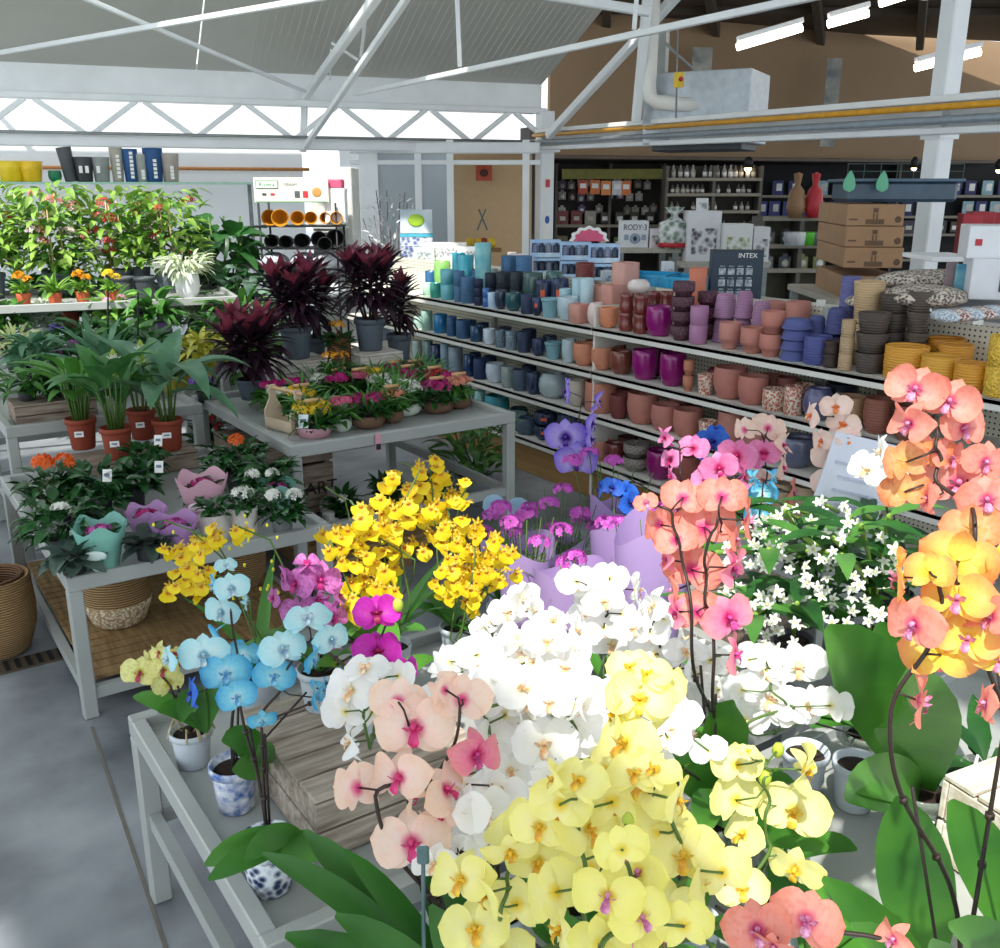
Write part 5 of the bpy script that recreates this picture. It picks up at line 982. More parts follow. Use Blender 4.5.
def gard(lb, px, py, r, fm=None, nf=1, m=GDARK, potm=DARKPOT, h=.1, n=110, LL=.075, z=.566, w=.036, rad=.13, up=.14, card=None, fz=.2, fs=.02, cr=.03):
    LL *= 1.15; w *= 1.15; rad *= 1.2; n = int(n*1.35)
    p_ = W(px, py, z); o = pot_root('leafy_plant', lb, 'plant', (p_.x, p_.y, z), r, h, potm); fol(o, n, rad, h*.8, up, LL, w, .9, 'ovate', m, (-.1, 1.2), .8)
    for k in range(nf if fm else 0): a = k*2.2; florets(o, (math.cos(a)*.05*(nf > 1), math.sin(a)*.05*(nf > 1)-.03, h+fz), cr, 22, fs, fm, 'flower', .8, 5)
    if card: tagcard(o, (card[0], card[1], h+card[2]), .04, .055)
    return o
DGL = M('#1d4424', .25, var=('#15351c', '#356b34'), scale=14, trans=.12)
gard('glossy green gardenia bush with two orange blooms at the left edge', 58, 520, .07, ORG, 2, DGL, fz=.17, fs=.026, cr=.035)
gard('glossy bush with one white bloom at the front left corner', 66, 560, .06, FWHITE, 1, DGL, fz=.12, n=90, card=(.02, -.12, .0)); gard('glossy bush with upright white label behind the mint wrapped flower', 100, 520, .065, None, 0, DGL, n=100, card=(.03, -.1, .1)); gard('low glossy bush in the middle of the low bench', 136, 507, .05, None, 0, DGL, n=70, rad=.09, up=.1, card=(.1, -.08, .07))
gard('small dark leafed coffee plant in grey pot before the crate', 147, 488, .05, None, 0, DGL, potm=GREYPOT, n=46, h=.11, rad=.08, up=.12, card=(.07, -.02, .1))
gard('glossy bush with small orange bloom at the rear right of the low bench', 238, 490, .06, ORG, 1, DGL, fz=.16, n=110); gard('low leafy bush between the orange bloom and the bench post', 268, 500, .05, None, 0, DGL, n=80, rad=.1, up=.1)
gard('white flowered kalanchoe in pale wrap behind the pink cone', 262, 512, .05, FWHITE, 2, DGL, potm=M('#b9b2aa', .7), fz=.08, n=40, rad=.07, up=.06, fs=.014)
gard('dark leaved white primula at the right end of the low bench', 283, 535, .05, FWHITE, 2, DGL, potm=M('#7d7f80', .6), fz=.08, n=50, rad=.08, up=.06, fs=.016); gard('grey green rosette plant at the front rail beside the mint cone', 76, 580, .05, None, 0, PLANT_G('#3d4f48', '#5f7568'), fz=.1, n=24, rad=.05, up=.03, w=.06, LL=.09); gard('grey green rosette plant at the front rail between cones', 150, 566, .05, None, 0, PLANT_G('#37443e', '#56695e'), n=24, rad=.05, up=.03, w=.06, LL=.09)
def cone(lb, px, py, r, h, c, fm, z=.566, print_c=None, n=5):
    p_ = W(px, py, z); o = thing('wrapped_flower', lb, 'potted flower', (p_.x, p_.y, z), -YAW+.1); q = MB(); N_ = 30; vs = []; fs = []
    for i, (k, hh_) in enumerate(((.45, 0), (.6, .25), (.8, .62), (1, 1))):
        for j in range(N_): a = 2*PI*j/N_; top = (1+.09*math.cos(5*a)) if i == 3 else 1; sqk = 1/max(abs(math.cos(a)), abs(math.sin(a)))**.35; vs.append((r*k*math.cos(a)*sqk, r*k*math.sin(a)*sqk, h*hh_*top))
    for i in range(3):
        for j in range(N_): fs.append((i*N_+j, i*N_+(j+1) % N_, (i+1)*N_+(j+1) % N_, (i+1)*N_+j))
    q.add(vs, fs, 0); q.build('wrap', M(c, .45, var=.06, trans=.3, name='wrap_paper'), o)
    put('pot', potmesh('tap', r*.42, h*.5, DARKPOT), o, (0, 0, .003)); fol(o, 26, r*.6, h*.5, h*.25, r*.8, r*.5, .9, 'ovate', DGL, (0, 1), .6)
    florets(o, (0, 0, h*.82), r*.5, 40, .013, fm, 'flower', .5, 5)
    if print_c: q = MB(); q.ball((0, -r*.87, h*.5), 1, 12, sc=(r*.45, .006, h*.1)); q.ball((0, -r*.82, h*.26), 1, 8, sc=(r*.2, .006, h*.09)); q.build('printed_emblem', M(print_c, .5), o)
    return o
cone('mint green wrapped flower with magenta bloom at the front rail', 105, 572, .1, .2, '#8fd0c0', PINKF, print_c='#c8dcd6'); cone('lilac wrapped flower with magenta bloom behind the mint one', 150, 545, .085, .16, '#c79ad0', MAG); cone('lilac wrapped flower in the middle, right of its twin', 177, 556, .095, .16, '#c493cf', PINKF)
cone('tall pink wrapped flower standing above the others', 206, 524, .11, .22, '#e3b4c6', MAG, print_c='#f0d8e0'); cone('mint wrapped flower with hot pink bloom at the rear right', 278, 512, .09, .14, '#8fcdc0', PINKF)
for i, (px, py, c) in enumerate(((216, 545, '#c9c4bc'), (246, 538, '#d3cdc4'))):
    p_ = W(px, py, .566); o = pot_root('wrapped_pot', 'pale crinkled paper wrapped pot, %s' % ['left one before the pink cone', 'right one with small white blooms'][i], 'pot', (p_.x, p_.y, .566), .058, .14, M(c, .8, var=.15, bump=.6, bscale=30), 'cyl')
    fol(o, 40, .05, .13, .05, .06, .03, .8, 'ovate', DGL, (0, 1.2), .8)
    if i: florets(o, (0, 0, .2), .045, 30, .014, FWHITE)
# baskets beneath and beside
def bigbasket(lb, x, y, z, r, h, inner=True, band=True):
    o = thing('woven_basket', lb, 'basket', (x, y, z)); put('basket', potmesh('tulip', r, h, WICK, 0, 'basket'), o)
    if band: q = MB(); q.lathe([(r*.62, 0.002), (r*.76, h*.05), (r*.965, h*.34), (r*.985, h*.4)], 28); q.build('pale_band', WICKL, o)
    if inner: put('inner_basket', potmesh('tulip', r*.78, h*.8, WICKD, 0, 'basket'), o, (.01, .02, h*.2))
    return o
a_ = W(112, 640, .125); bigbasket('round two tone seagrass basket on the slatted lower deck', a_.x+.07, a_.y+.14, .142, .15, .29)
bigbasket('nested seagrass baskets on the floor left of the low bench', .36, 4.5, 0, .17, .36, True, False); bigbasket('dark wicker basket at the left edge behind the nested ones', .27, 5.02, 0, .19, .42, True, False)
bigbasket('brown basket deep on the lower deck at the right', 1.42, 4.3, .142, .12, .24, True, False)
a_ = W(10, 560, .3); o = thing('folded_parasol', 'grey blue folded cloth leaning at the left edge of the bench', 'cloth', (.26, 4.98, .42)); q = MB(); q.ball((0, 0, .05), 1, 12, sc=(.14, .16, .13)); q.build('cloth', M('#66798c', .7, kind='wave', scale=20, var=.1), o)
# ------------------------------------------------------------------ rear left benches: mixed plants
def mix(lb, px, py, z, r, h, potm, n, rad, up, LL, w, prof, m, arch=.8, el=(.1, 1.2), fl=None, shape='tap', cat='plant', nm='potted_plant', spread=.6, sq=0, fz=None, fn=3, fs=.02):
    p_ = W(px, py, z); o = pot_root(nm, lb, cat, (p_.x, p_.y, z), r, h, potm, shape, sq=sq)
    fol(o, n, rad, h*.85, up, LL, w, arch, prof, m, el, spread)
    if fl:
        for k in range(fn): a = R.uniform(0, 6.28); rr = rad*R.uniform(.2, .8); florets(o, (math.cos(a)*rr, math.sin(a)*rr, h+(fz or up)*R.uniform(.6, 1.1)), .03, 16, fs, fl, 'flower', .7, 5)
    return o
crate('planted grey wooden trough with mixed flowers at the left edge', (.9, 5.72, .772), (.42, .24, .10), 0, WOOD, 2)
for i, (px, py, m, fl_, lb) in enumerate([(24, 408, GMID, None, 'bright leafy plant in the trough'), (50, 403, DGL, PINKF, 'dark leafy plant with pink flower in the trough'), (75, 398, GDARK, FWHITE, 'white flowered dark plant in the trough')]):
    o = pot_root('potted_plant', lb+' at the left edge', 'plant', (.78+i*.13, 5.72, .884), .05, .05, DARKPOT); fol(o, 70, .13, .04, .1, .13, .04, .9, 'lance' if i == 0 else 'ovate', m, (-.2, 1.2), .8)
    if fl_: florets(o, (0, -.05, .15), .035, 18, .02, fl_, 'flower')
mix('variegated cream plant at the far left of the rear bench', 18, 372, .8, .07, .12, DARKPOT, 110, .16, .16, .12, .02, 'lance', PLANT_G('#a8b86a', '#e6ecb4'))
mix('blue flowered campanula behind the trough', 62, 368, .8, .07, .12, DARKPOT, 80, .14, .14, .08, .04, 'ovate', GMID, fl=VIO)
mix('white and grey leaved plant in the rear bench, left', 45, 345, .8, .07, .14, WPOT, 90, .15, .18, .12, .05, 'ovate', PLANT_G('#9fb09a', '#e4ebe0'), fl=FWHITE)
mix('tall arching green plant in a small pot below the sunlit bench', 72, 335, .8, .08, .2, TERRA, 60, .12, .3, .3, .1, 'lance', GMID, 1.3)
mix('pale green ginger leaved plant in a twig basket', 118, 345, .8, .11, .13, WICKD, 90, .14, .24, .18, .06, 'lance', PLANT_G('#5c8f3a', '#8fbc58'), .9, fl=FL('#e3b4c8'), shape='bowl')
mix('leafy dieffenbachia in a square violet pot', 158, 345, .8, .10, .19, M('#8a6aa4', .45), 60, .12, .22, .26, .07, 'lance', GMID, 1.2, sq=.95, shape='cyl')
mix('orchid leaves in the rear bench behind the violet pot', 140, 320, .8, .07, .15, DARKPOT, 50, .14, .3, .26, .08, 'obov', GDARK, 1.2)
mix('spider grass with thin pale blades by the white bench leg', 196, 335, .8, .07, .15, DARKPOT, 130, .14, .16, .3, .012, 'grass', PLANT_G('#8aa878', '#dfe8cc'), 1.9, (.6, 1.4))
mix('acid yellow leafy plant behind the yellow pot', 205, 385, .8, .08, .14, M('#d8d060', .5), 110, .15, .18, .15, .045, 'ovate', GYEL, 1.0)
mix('dark leafed calathea in the shade of the sunlit bench', 30, 325, .8, .08, .16, DARKPOT, 90, .16, .26, .2, .07, 'lance', GDARK, 1.1)
mix('dark fern like plant right of the spider grass', 222, 330, .8, .07, .16, DARKPOT, 90, .15, .2, .2, .03, 'lance', GDARK, 1.2)
mix('small orange flowered plant in a yellow pot on the bench corner', 190, 388, .78, .075, .13, M('#d9cc5a', .45), 60, .09, .08, .09, .035, 'ovate', GDARK, fl=GOLD, shape='rim')
mix('olive yellow small pot plant beside the yellow pot', 172, 394, .78, .045, .11, M('#b4a83a', .45), 30, .07, .06, .1, .035, 'ovate', GMID)
mix('small violet flowered plant at the bench corner', 205, 402, .78, .045, .07, DARKPOT, 40, .07, .06, .07, .03, 'ovate', GDARK, fl=VIO, fn=2)
mix('yellow potted plant under the rear bench, low between the benches', 212, 470, .28, .08, .17, M('#d8c030', .4), 60, .12, .15, .14, .045, 'ovate', DGL, fl=REDF)
mix('tall pair of green leaves reaching up beside the rail, far left', 105, 395, .8, .06, .12, DARKPOT, 26, .1, .14, .3, .06, 'lance', GBLUE, .6, (.7, 1.4))
mix('violet pink bloom plant half hidden behind the left curcuma', 70, 385, .8, .05, .1, DARKPOT, 40, .09, .14, .09, .03, 'ovate', GDARK, fl=FL('#c25ac0'), fn=2, fs=.03)
# sunlit bench at the back: canes of red and white blossoms, marigolds in small clay pots
ab = Matrix.Rotation(bang*.9, 3, 'Z'); AC = Vector((1.075, 8.675, 0))
def A_(u, v, z=1.13): q_ = ab @ Vector((u, v, 0)); return Vector((AC.x+q_.x, AC.y+q_.y, z))
def cane(lb, u, v, H_, fm, potm=GREYPOT, r=.11):
    o = pot_root('flowering_climber', lb, 'plant', A_(u, v), r, .2, potm, 'rim')
    for k in range(3): a = k*2.1; q = MB(); q.tube([(math.cos(a)*.07, math.sin(a)*.07, .15), (math.cos(a)*.05, math.sin(a)*.05, H_)], .006, 5); q.build('cane', M('#c9b07e', .7), o)
    q = MB(); bush(q, 260, .34, .22, H_-.15, .13, .055, 1.0, 'ovate', 0, (-.5, 1.0), spread=.95); q.build('foliage', PLANT_G('#5f9030', '#a8c860'), o)
    q = MB(); bush(q, 60, .28, .3, H_-.25, .11, .05, 1.0, 'ovate', 0, (-.3, 1.0), spread=.9); q.build('dark_foliage', GMID, o)
    for k in range(14): a = R.uniform(0, 6.28); rr = R.uniform(.08, .26); florets(o, (math.cos(a)*rr, math.sin(a)*rr, R.uniform(.3, H_)), .055, 18, .02, fm if k % 3 else FL('#f0d8d2', .1), 'flower_spray', .9, 4)
us = [-1.55, -1.05, -.55, -.05, .45, .92, 1.32]
nm_ = ['first from the left', 'second from the left', 'third from the left', 'fourth from the left', 'fifth from the left', 'sixth from the left', 'rightmost']
for i, u in enumerate(us): cane('tall cane climber with red and white blossoms in the sunlit row, %s' % nm_[i], u, .2+(i % 2)*.1, R.uniform(.72, .88), [REDF, FL('#e08a80', .2), REDF][i % 3])
for i, u in enumerate((-1.2, -.65, -.1, .42, 1.1)): mix_p = A_(u, .42); o = pot_root('leafy_plant', 'tall broad leaved green plant behind the sunlit climbers, %s' % ['leftmost', 'second', 'central', 'fourth', 'rightmost'][i], 'plant', mix_p, .1, .2, GREYPOT); fol(o, 110, .26, .2, .5, .2, .07, 1.0, 'lance', PLANT_G('#4f8a30', '#8cc050'), (-.2, 1.2), .9)
for i, (u, fm, big) in enumerate([(-1.42, YEL, 0), (-1.2, None, 1), (-.98, GOLD, 0), (-.72, YEL, 0), (-.5, None, 1), (-.3, GOLD, 0), (-.05, YEL, 0), (.2, GOLD, 0), (.42, None, 1), (.62, GOLD, 0), (.84, YEL, 0)]):
    o = pot_root('marigold_plant' if fm else 'spiky_plant', ('yellow' if fm is YEL else 'orange' if fm else 'spiky leaved green')+' plant in a small clay pot at the sunlit bench front, %s' % ['first', 'second', 'third', 'fourth', 'fifth', 'sixth', 'seventh', 'eighth', 'ninth', 'tenth', 'eleventh'][i], 'plant', A_(u, -.42+.05*(i % 2)), .055, .09, M('#c8603c', .7, var=.1))
    fol(o, 40, .05, .08, .05, .17 if big else .1, .03, 1.0 if not big else .9, 'lance' if big else 'ovate', PLANT_G('#5a9030', '#a0c858'), (.3, 1.4), .5)
    if fm:
        for k in range(3): a = k*2.1; florets(o, (math.cos(a)*.04, math.sin(a)*.04, .19+.02*k), .035, 26, .016, fm, 'bloom', .8, 5)
o = pot_root('potted_plant', 'pale trailing plant in a white pot at the end of the sunlit bench', 'plant', A_(1.42, -.36), .1, .2, WHITE, 'bowl'); fol(o, 120, .16, .2, .12, .16, .03, 1.6, 'lance', PLANT_G('#b8c8a0', '#e8ecd8'), (0, 1.3), .9)
for i, (u, c) in enumerate(((.95, '#4a4f54'), (1.1, '#3f464c'), (-.85, '#8a8f94'), (-.15, '#7d848a'))): o = put('plant_pot', potmesh('rim', .085, .17, M(c, .5)), None, A_(u, -.05 if i > 1 else -.12-.1*i)); tag(o, 'empty grey pot standing on the sunlit bench, %s' % ['near its right end', 'at its right end', 'left of the middle', 'in the middle'][i], 'pot')
for i, (px, py, m, L_, w_, lb) in enumerate([(90, 372, GDARK, .16, .05, 'dark leafy filler plant behind the middle curcuma'), (130, 378, GMID, .18, .06, 'mid green leafy plant before the twig basket'), (40, 388, GBLUE, .14, .05, 'grey green leafy plant behind the trough'), (160, 385, GDARK, .15, .05, 'dark leafy plant under the violet pot'), (5, 350, GMID, .2, .06, 'leafy plant cut off at the left edge of the rear bench'), (60, 330, GDARK, .25, .08, 'large dark leaved plant under the sunlit bench, left'), (100, 325, GMID, .25, .06, 'mid green plant under the sunlit bench, centre'), (175, 325, GDARK, .25, .07, 'dark green plant under the sunlit bench, right'), (215, 360, GMID, .14, .04, 'green plant between the yellow leaves and dark cordyline')]):
    mix(lb, px, py, .8, .075, .14, DARKPOT, 110, .17, .2, L_, w_, 'lance', m, 1.1)
# big foliage in the corner between the sunlit bench and the rack
for i, (x, y, H_, m, L_, w_, lb) in enumerate([(2.98, 8.9, 1.25, GDARK, .34, .2, 'large dark monstera standing in the shade beside the rack'), (3.08, 8.6, .9, PLANT_G('#3c5a48', '#8fae9a'), .26, .13, 'silvery patterned leafy plant below the monstera'), (2.95, 8.0, .6, DGL, .25, .08, 'dark green floor plant left of the wire rack'), (2.72, 7.75, .8, GMID, .3, .05, 'light green palm like plant at the end of the sunlit bench'), (3.12, 9.3, 1.4, GDARK, .3, .16, 'tall dark philodendron against the white wall')]):
    o = pot_root('floor_plant', lb, 'plant', (x, y, 0), .16, .34, GREYPOT); fol(o, 90 if i != 3 else 120, .3, .34, H_, L_, w_, 1.2, 'ovate' if i in (0, 1, 4) else 'lance', m, (-.2, 1.2), .8)
    q = MB(); [q.tube([(0, 0, .3), (math.cos(k)*.1, math.sin(k)*.1, .34+H_*.6), (math.cos(k)*.22, math.sin(k)*.22, .34+H_)], .01, 5) for k in range(5)]; q.build('stem', STEMG, o)
for i, (px, py) in enumerate(((108, 320), (138, 322))):
    a = D(px, py-30, 5.6); b = D(px, py+14, 5.6); q = MB(); q.tube([a, b], .005, 6); tag(q.build('support_stick', BLACK, None), 'thin black stick rising between the rear bench plants, %s' % ['left one', 'right one'][i], 'stick')
# ------------------------------------------------------------------ orchid flowers (unit: one flower width; faces +Z, top is +Y)
def petal(mb, ang, L, w, w0, zc=.0, cup=.08, tip=.06, nu=7, nv=6, r0=.02, mi=0, ruff=.0, sk=.0):
    vs = []; ca, sa = math.cos(ang), math.sin(ang)
    for i in range(nu+1):
        t = math.sin(PI/2*i/nu)**1.1; s = math.sin(PI*min(1, (t**sk if sk else t)*.95+.05*(t > 0)))**.5 if 0 < i < nu else (.0 if i == 0 else .12)
        hw = max(w0/2*(1-t), w/2*s); y = r0+L*t
        for j in range(nv+1):
            u = (j/nv*2-1); x = u*hw; yy = y-abs(u)**2*L*.05*t
            z = zc+cup*(u*u)*hw*2-tip*t*t+ruff*math.sin(u*5+t*7)*t+.05*math.sin(PI*t)
            vs.append((yy*ca-x*sa, yy*sa+x*ca, z))
    k = nv+1; mb.add(vs, [(i*k+j, i*k+j+1, (i+1)*k+j+1, (i+1)*k+j) for i in range(nu) for j in range(nv)], mi)
def phal(seed=0, closed=0.):
    r_ = random.Random(seed); q = MB(); j = lambda a: r_.uniform(-a, a)
    c = closed
    petal(q, PI/2+j(.06), .39, .33, .08, -.015, .10, .05+c*.2, sk=.9)
    for s in (-1, 1): petal(q, PI/2+s*(2.25+j(.08)), .38, .27, .08, -.015, .10, .06+c*.2, sk=.85)
    for s in (-1, 1): petal(q, PI/2+s*(1.36+j(.05)), .49, .60, .10, .015, .05+c*.3, .05+j(.04)+c*.1, 8, 8, ruff=.012, sk=1.12)
    return q
def lipmb():
    q = MB(); q.add([(-.02, .0, .03), (.02, 0, .03), (.05, -.07, .13), (-.05, -.07, .13), (.07, -.15, .15), (-.07, -.15, .15), (.03, -.21, .10), (-.03, -.21, .10), (.0, -.10, .16), (0, -.2, .13)], [(0, 1, 2, 8, 3), (3, 8, 9, 5), (8, 2, 4, 9), (5, 9, 7), (9, 4, 6), (7, 9, 6)])
    for s in (-1, 1): q.add([(s*.01, -.02, .03), (s*.09, -.03, .06), (s*.13, .03, .15), (s*.08, .04, .19), (s*.03, .0, .14)], [(0, 1, 2, 3, 4)])
    q.tube([(0, .02, .02), (0, .035, .08), (0, .01, .13)], [.035, .04, .025], 7); return q
PH = [phal(i) for i in range(3)]; PHC = [phal(7, .7), phal(8, 1.0)]
_FM = {}
def fmesh(mat, i, lip=False):
    k = (mat.name, i, lip)
    if k not in _FM: _FM[k] = (lipmb() if lip else (PH+PHC)[i]).mesh('lip' if lip else 'blossom', mat)
    return _FM[k]
KINDS = {
    'white': (PETAL('#f4ee9a', '#fbfaf4', '#fdfdfd', (.03, .1, .4), .03, .4), M('#e8b83a', .5, var=('#d88a1c', '#f8f0d8'), scale=9, name='lip_yellow')),
    'yellow': (PETAL('#f4dc3a', '#fbf7b4', '#f8f296', (.04, .15, .45), .06, .4), M('#e6a41c', .5, var=('#c8801a', '#f4d23a'), scale=8, name='lip_amber')),
    'yellowm': (PETAL('#f4e24a', '#faf49c', '#f5ee84', (.04, .15, .45), .06, .4), M('#b82a78', .5, var=('#8e1a5c', '#f0a8c8'), scale=8, name='lip_magenta')),
    'peach': (PETAL('#e85a9a', '#fbe2d8', '#fadcc8', (.05, .16, .42), .14, .4), M('#d4186c', .5, var=('#b01058', '#e84a8c'), scale=8, name='lip_rose')),
    'salmon': (PETAL('#d83a8c', '#f2a498', '#ee9682', (.05, .17, .45), .18, .4), M('#c41478', .5, var=('#8e0f5e', '#f0b0d0'), scale=10, name='lip_plum')),
    'salmong': (PETAL('#eab060', '#ecb078', '#e8906a', (.05, .2, .5), .25, .42, spots='#dcc860'), M('#c41478', .5, var=('#8e0f5e', '#f0b0d0'), scale=10, name='lip_plum')),
    'orange': (PETAL('#f7e050', '#fad868', '#f4a26a', (.06, .22, .48), .18, .45), M('#d2186c', .5, var=('#a01058', '#f6a8c0'), scale=9, name='lip_pink')),
    'cyan': (PETAL('#e8fbfc', '#8fdcee', '#3aa8dc', (.06, .2, .5), .2, .35), M('#1c7ac4', .5, var=('#115aa0', '#8fd8ee'), scale=9, name='lip_blue')),
    'pcyan': (PETAL('#7ac0d8', '#dcf4f6', '#a6e2ec', (.05, .14, .5), .2, .35), M('#2b8fb8', .5, var=('#1c6f9a', '#e8f6f2'), scale=9, name='lip_teal')),
    'blue': (PETAL('#123aa8', '#2a6ad0', '#2f6fd8', (.05, .2, .5), .2, .3), M('#14207c', .5, name='lip_navy')),
    'violet': (PETAL('#4a1a9a', '#c6b4f2', '#7a62d8', (.07, .2, .5), .15, .35), M('#4a1688', .5, name='lip_violet')),
    'magenta': (PETAL('#a80f8c', '#cc2ab4', '#d034bc', (.06, .2, .48), .15, .3), M('#9a0f4a', .5, name='lip_wine')),
    'lilac': (PETAL('#c23a9a', '#dc86cc', '#d07ac8', (.06, .2, .48), .3, .35, spots='#b04aa8'), M('#c0287a', .5, name='lip_pinkwine')),
    'pink': (PETAL('#c8186c', '#f08ac0', '#f29aca', (.06, .18, .45), .15, .38), M('#c8186c', .5, name='lip_hotpink')),
    'coralpink': (PETAL('#d81c80', '#f68cb4', '#f29ca4', (.06, .2, .45), .15, .38), M('#b8107c', .5, var=('#8e0f5e', '#e85aa8'), scale=10, name='lip_plum2')),
    'blush': (PETAL('#e8784a', '#fbe8e0', '#f9dccf', (.04, .13, .45), .1, .4), M('#e8803a', .5, name='lip_orange')),
    'cream': (PETAL('#d8d040', '#eef0a0', '#ece89a', (.04, .18, .5), .12, .35, spots='#a83a5a'), M('#a82a4c', .5, name='lip_red')),
}
CAMP = Vector((0, 0, CH))
def face(o, p, mode, size, jit=.35, roll=.3):
    v = (CAMP-p).normalized(); z = Vector((0, 0, 1)); rt = z.cross(v).normalized()
    n = {'f': v, 'b': -v, 'l': (-rt*1.0+v*.15).normalized(), 'r': (rt*1.0+v*.15).normalized(), 'fl': (v-rt*.8).normalized(), 'fr': (v+rt*.8).normalized(), 'u': (v*.5+z).normalized(), 'd': (v*.8-z*.7).normalized(), 'bl': (-v-rt*.8).normalized(), 'br': (-v+rt*.8).normalized()}[mode]
    n = (n*1.0+Vector((R.uniform(-jit, jit), R.uniform(-jit, jit), R.uniform(-jit, jit)-.1))).normalized()
    x = z.cross(n).normalized(); y = n.cross(x); m = Matrix((x, y, n)).transposed().to_4x4() @ Matrix.Rotation(R.uniform(-roll, roll), 4, 'Z')
    o.rotation_mode = 'QUATERNION'; o.rotation_quaternion = m.to_quaternion(); o.scale = (size,)*3; return n
POTDONE = []
def bez(a, b, c, d, n=10): return [a*(1-t)**3+b*3*t*(1-t)**2+c*3*t*t*(1-t)+d*t**3 for t in [i/n for i in range(n+1)]]
STEMB = M('#241a17', .5, var=('#1a1312', '#3a2a22'), scale=8); BUDG = M('#a8b83c', .5)
def orchid(lb, base, dp, stems, kind, potm=WPOT, r=.06, h=.115, leaves=5, stemm=STEMB, leafm=GORCH, leaf_l=.2, leaf_w=.07, jit=.3, wreal=None, lvs=None, bend=.0, stick=True, dj=.03, ang0=None, potkind='rim', dense=0):
    """stems: lists of (px, py, width_px, facing) from the base end to the tip; base: (x, y, z) of the pot foot"""
    base = Vector(base); POTDONE.append((lb, base, r))
    o = pot_root('moth_orchid', lb, 'orchid', base, r, h, potm, potkind); shift = o.location-base; base = Vector(o.location); mp, ml = KINDS[kind] if isinstance(kind, str) else KINDS[kind[0]]
    foot = base+Vector((0, 0, h*.95))
    for k in range(leaves):
        a = (ang0 if ang0 is not None else R.uniform(0, 6.28))+2*PI*k/max(1, leaves)+R.uniform(-.3, .3); e = R.uniform(.25, .9); L_ = leaf_l*R.uniform(.7, 1.1)
        q = MB(); tip = Vector((math.cos(a)*math.cos(e), math.sin(a)*math.cos(e), math.sin(e)*.7))*L_; q.leaf((math.cos(a)*.01, math.sin(a)*.01, h*.93), Vector((0, 0, h*.93))+tip, leaf_w*R.uniform(.85, 1.1), L_*.28, (0, 0, 1)); q.build('leaf', leafm, o)
    for (p0, p1, w, sag) in (lvs or []):
        q = MB(); q.leaf(Vector(p0)+shift-base, Vector(p1)-base, w, sag, (CAMP-Vector(p0)).normalized()); q.build('leaf', leafm, o)
    for st in stems:
        pts = []
        if dense: st = [v for it in st for v in ((it,) if len(it) > 4 else (it,) if R.random() > dense else (it, (it[0]+R.uniform(-.6, .6)*it[2], it[1]+R.uniform(-.35, .6)*it[2], it[2]*.95, R.choice('bfbfu')))) ]
        for it in st:
            px, py, w, md = it[:4]; kd = it[4] if len(it) > 4 else None
            d = dp+R.uniform(-dj, dj); p = D(px, py, d); size = w*d/960*1.2
            m_, l_ = (KINDS[kd] if kd else (mp, ml)) if kd != 'bud' else (BUDG, None)
            if kd == 'bud':
                q = MB(); q.ball((0, 0, 0), .5, 8, sc=(.8, .8, 1.1)); b_ = put('bud', q.mesh('bud', m_), o, p-base); b_.scale = (size,)*3; n = Vector((0, 0, 0)); pts.append((p, n, size)); continue
            i = R.choice((0, 1, 2)) if R.random() < .8 else R.choice((3,)); b_ = put('blossom', fmesh(m_, i), o, p-base); n = face(b_, p, md, size, jit)
            lp = put('lip', fmesh(l_, 0, True), b_); pts.append((p, n, size))
        # the flower spike passes behind its blossoms
        sp = [p-n*size*.35+Vector((0, 0, .0)) for p, n, size in pts]
        first = sp[0]; hgt = max(.1, first.z-foot.z)
        a = foot; d0 = Vector(first); path = bez(a, a+Vector((0, 0, hgt*.6)), d0-Vector((0, 0, hgt*.35)), d0, 12)
        av = (sum((s for s in sp), Vector((0, 0, 0)))/len(sp))
        for k in range(1, len(sp)):
            win = sp[max(0, k-2):k+3]; path.append(sum(win, Vector((0, 0, 0)))/len(win)*.75+sp[k]*.25)
        for _ in range(2):
            P2_ = path[:1]
            for u_, v_ in zip(path[8:] if False else path, path[1:]): P2_ += [u_*.75+v_*.25, u_*.25+v_*.75]
            path = P2_+path[-1:]
        q = MB(); q.tube([v-base for v in path], [max(.0018, .0042*(1-.5*i/len(path))) for i in range(len(path))], 7)
        for (p, n, size), s in zip(pts, sp):
            near = min(path, key=lambda v: (v-p).length); q.tube([near-base, (near+p)/2-n*size*.2-base, p-n*size*.03-base], .0016, 5)
        for k in range(1, 4):
            v = path[k*12]-base; q.tube([v-Vector((0, 0, .004)), v+Vector((0, 0, .004))], .006, 6)
        q.build('flower_spike', stemm, o)
        if stick: q = MB(); top = path[34]-base; q.tube([Vector((.008, .004, h*.8)), top+Vector((.008, .004, .03))], .0028, 6); q.build('support_stick', STICK, o)
    return o
def orch_pot(r=.055): return r
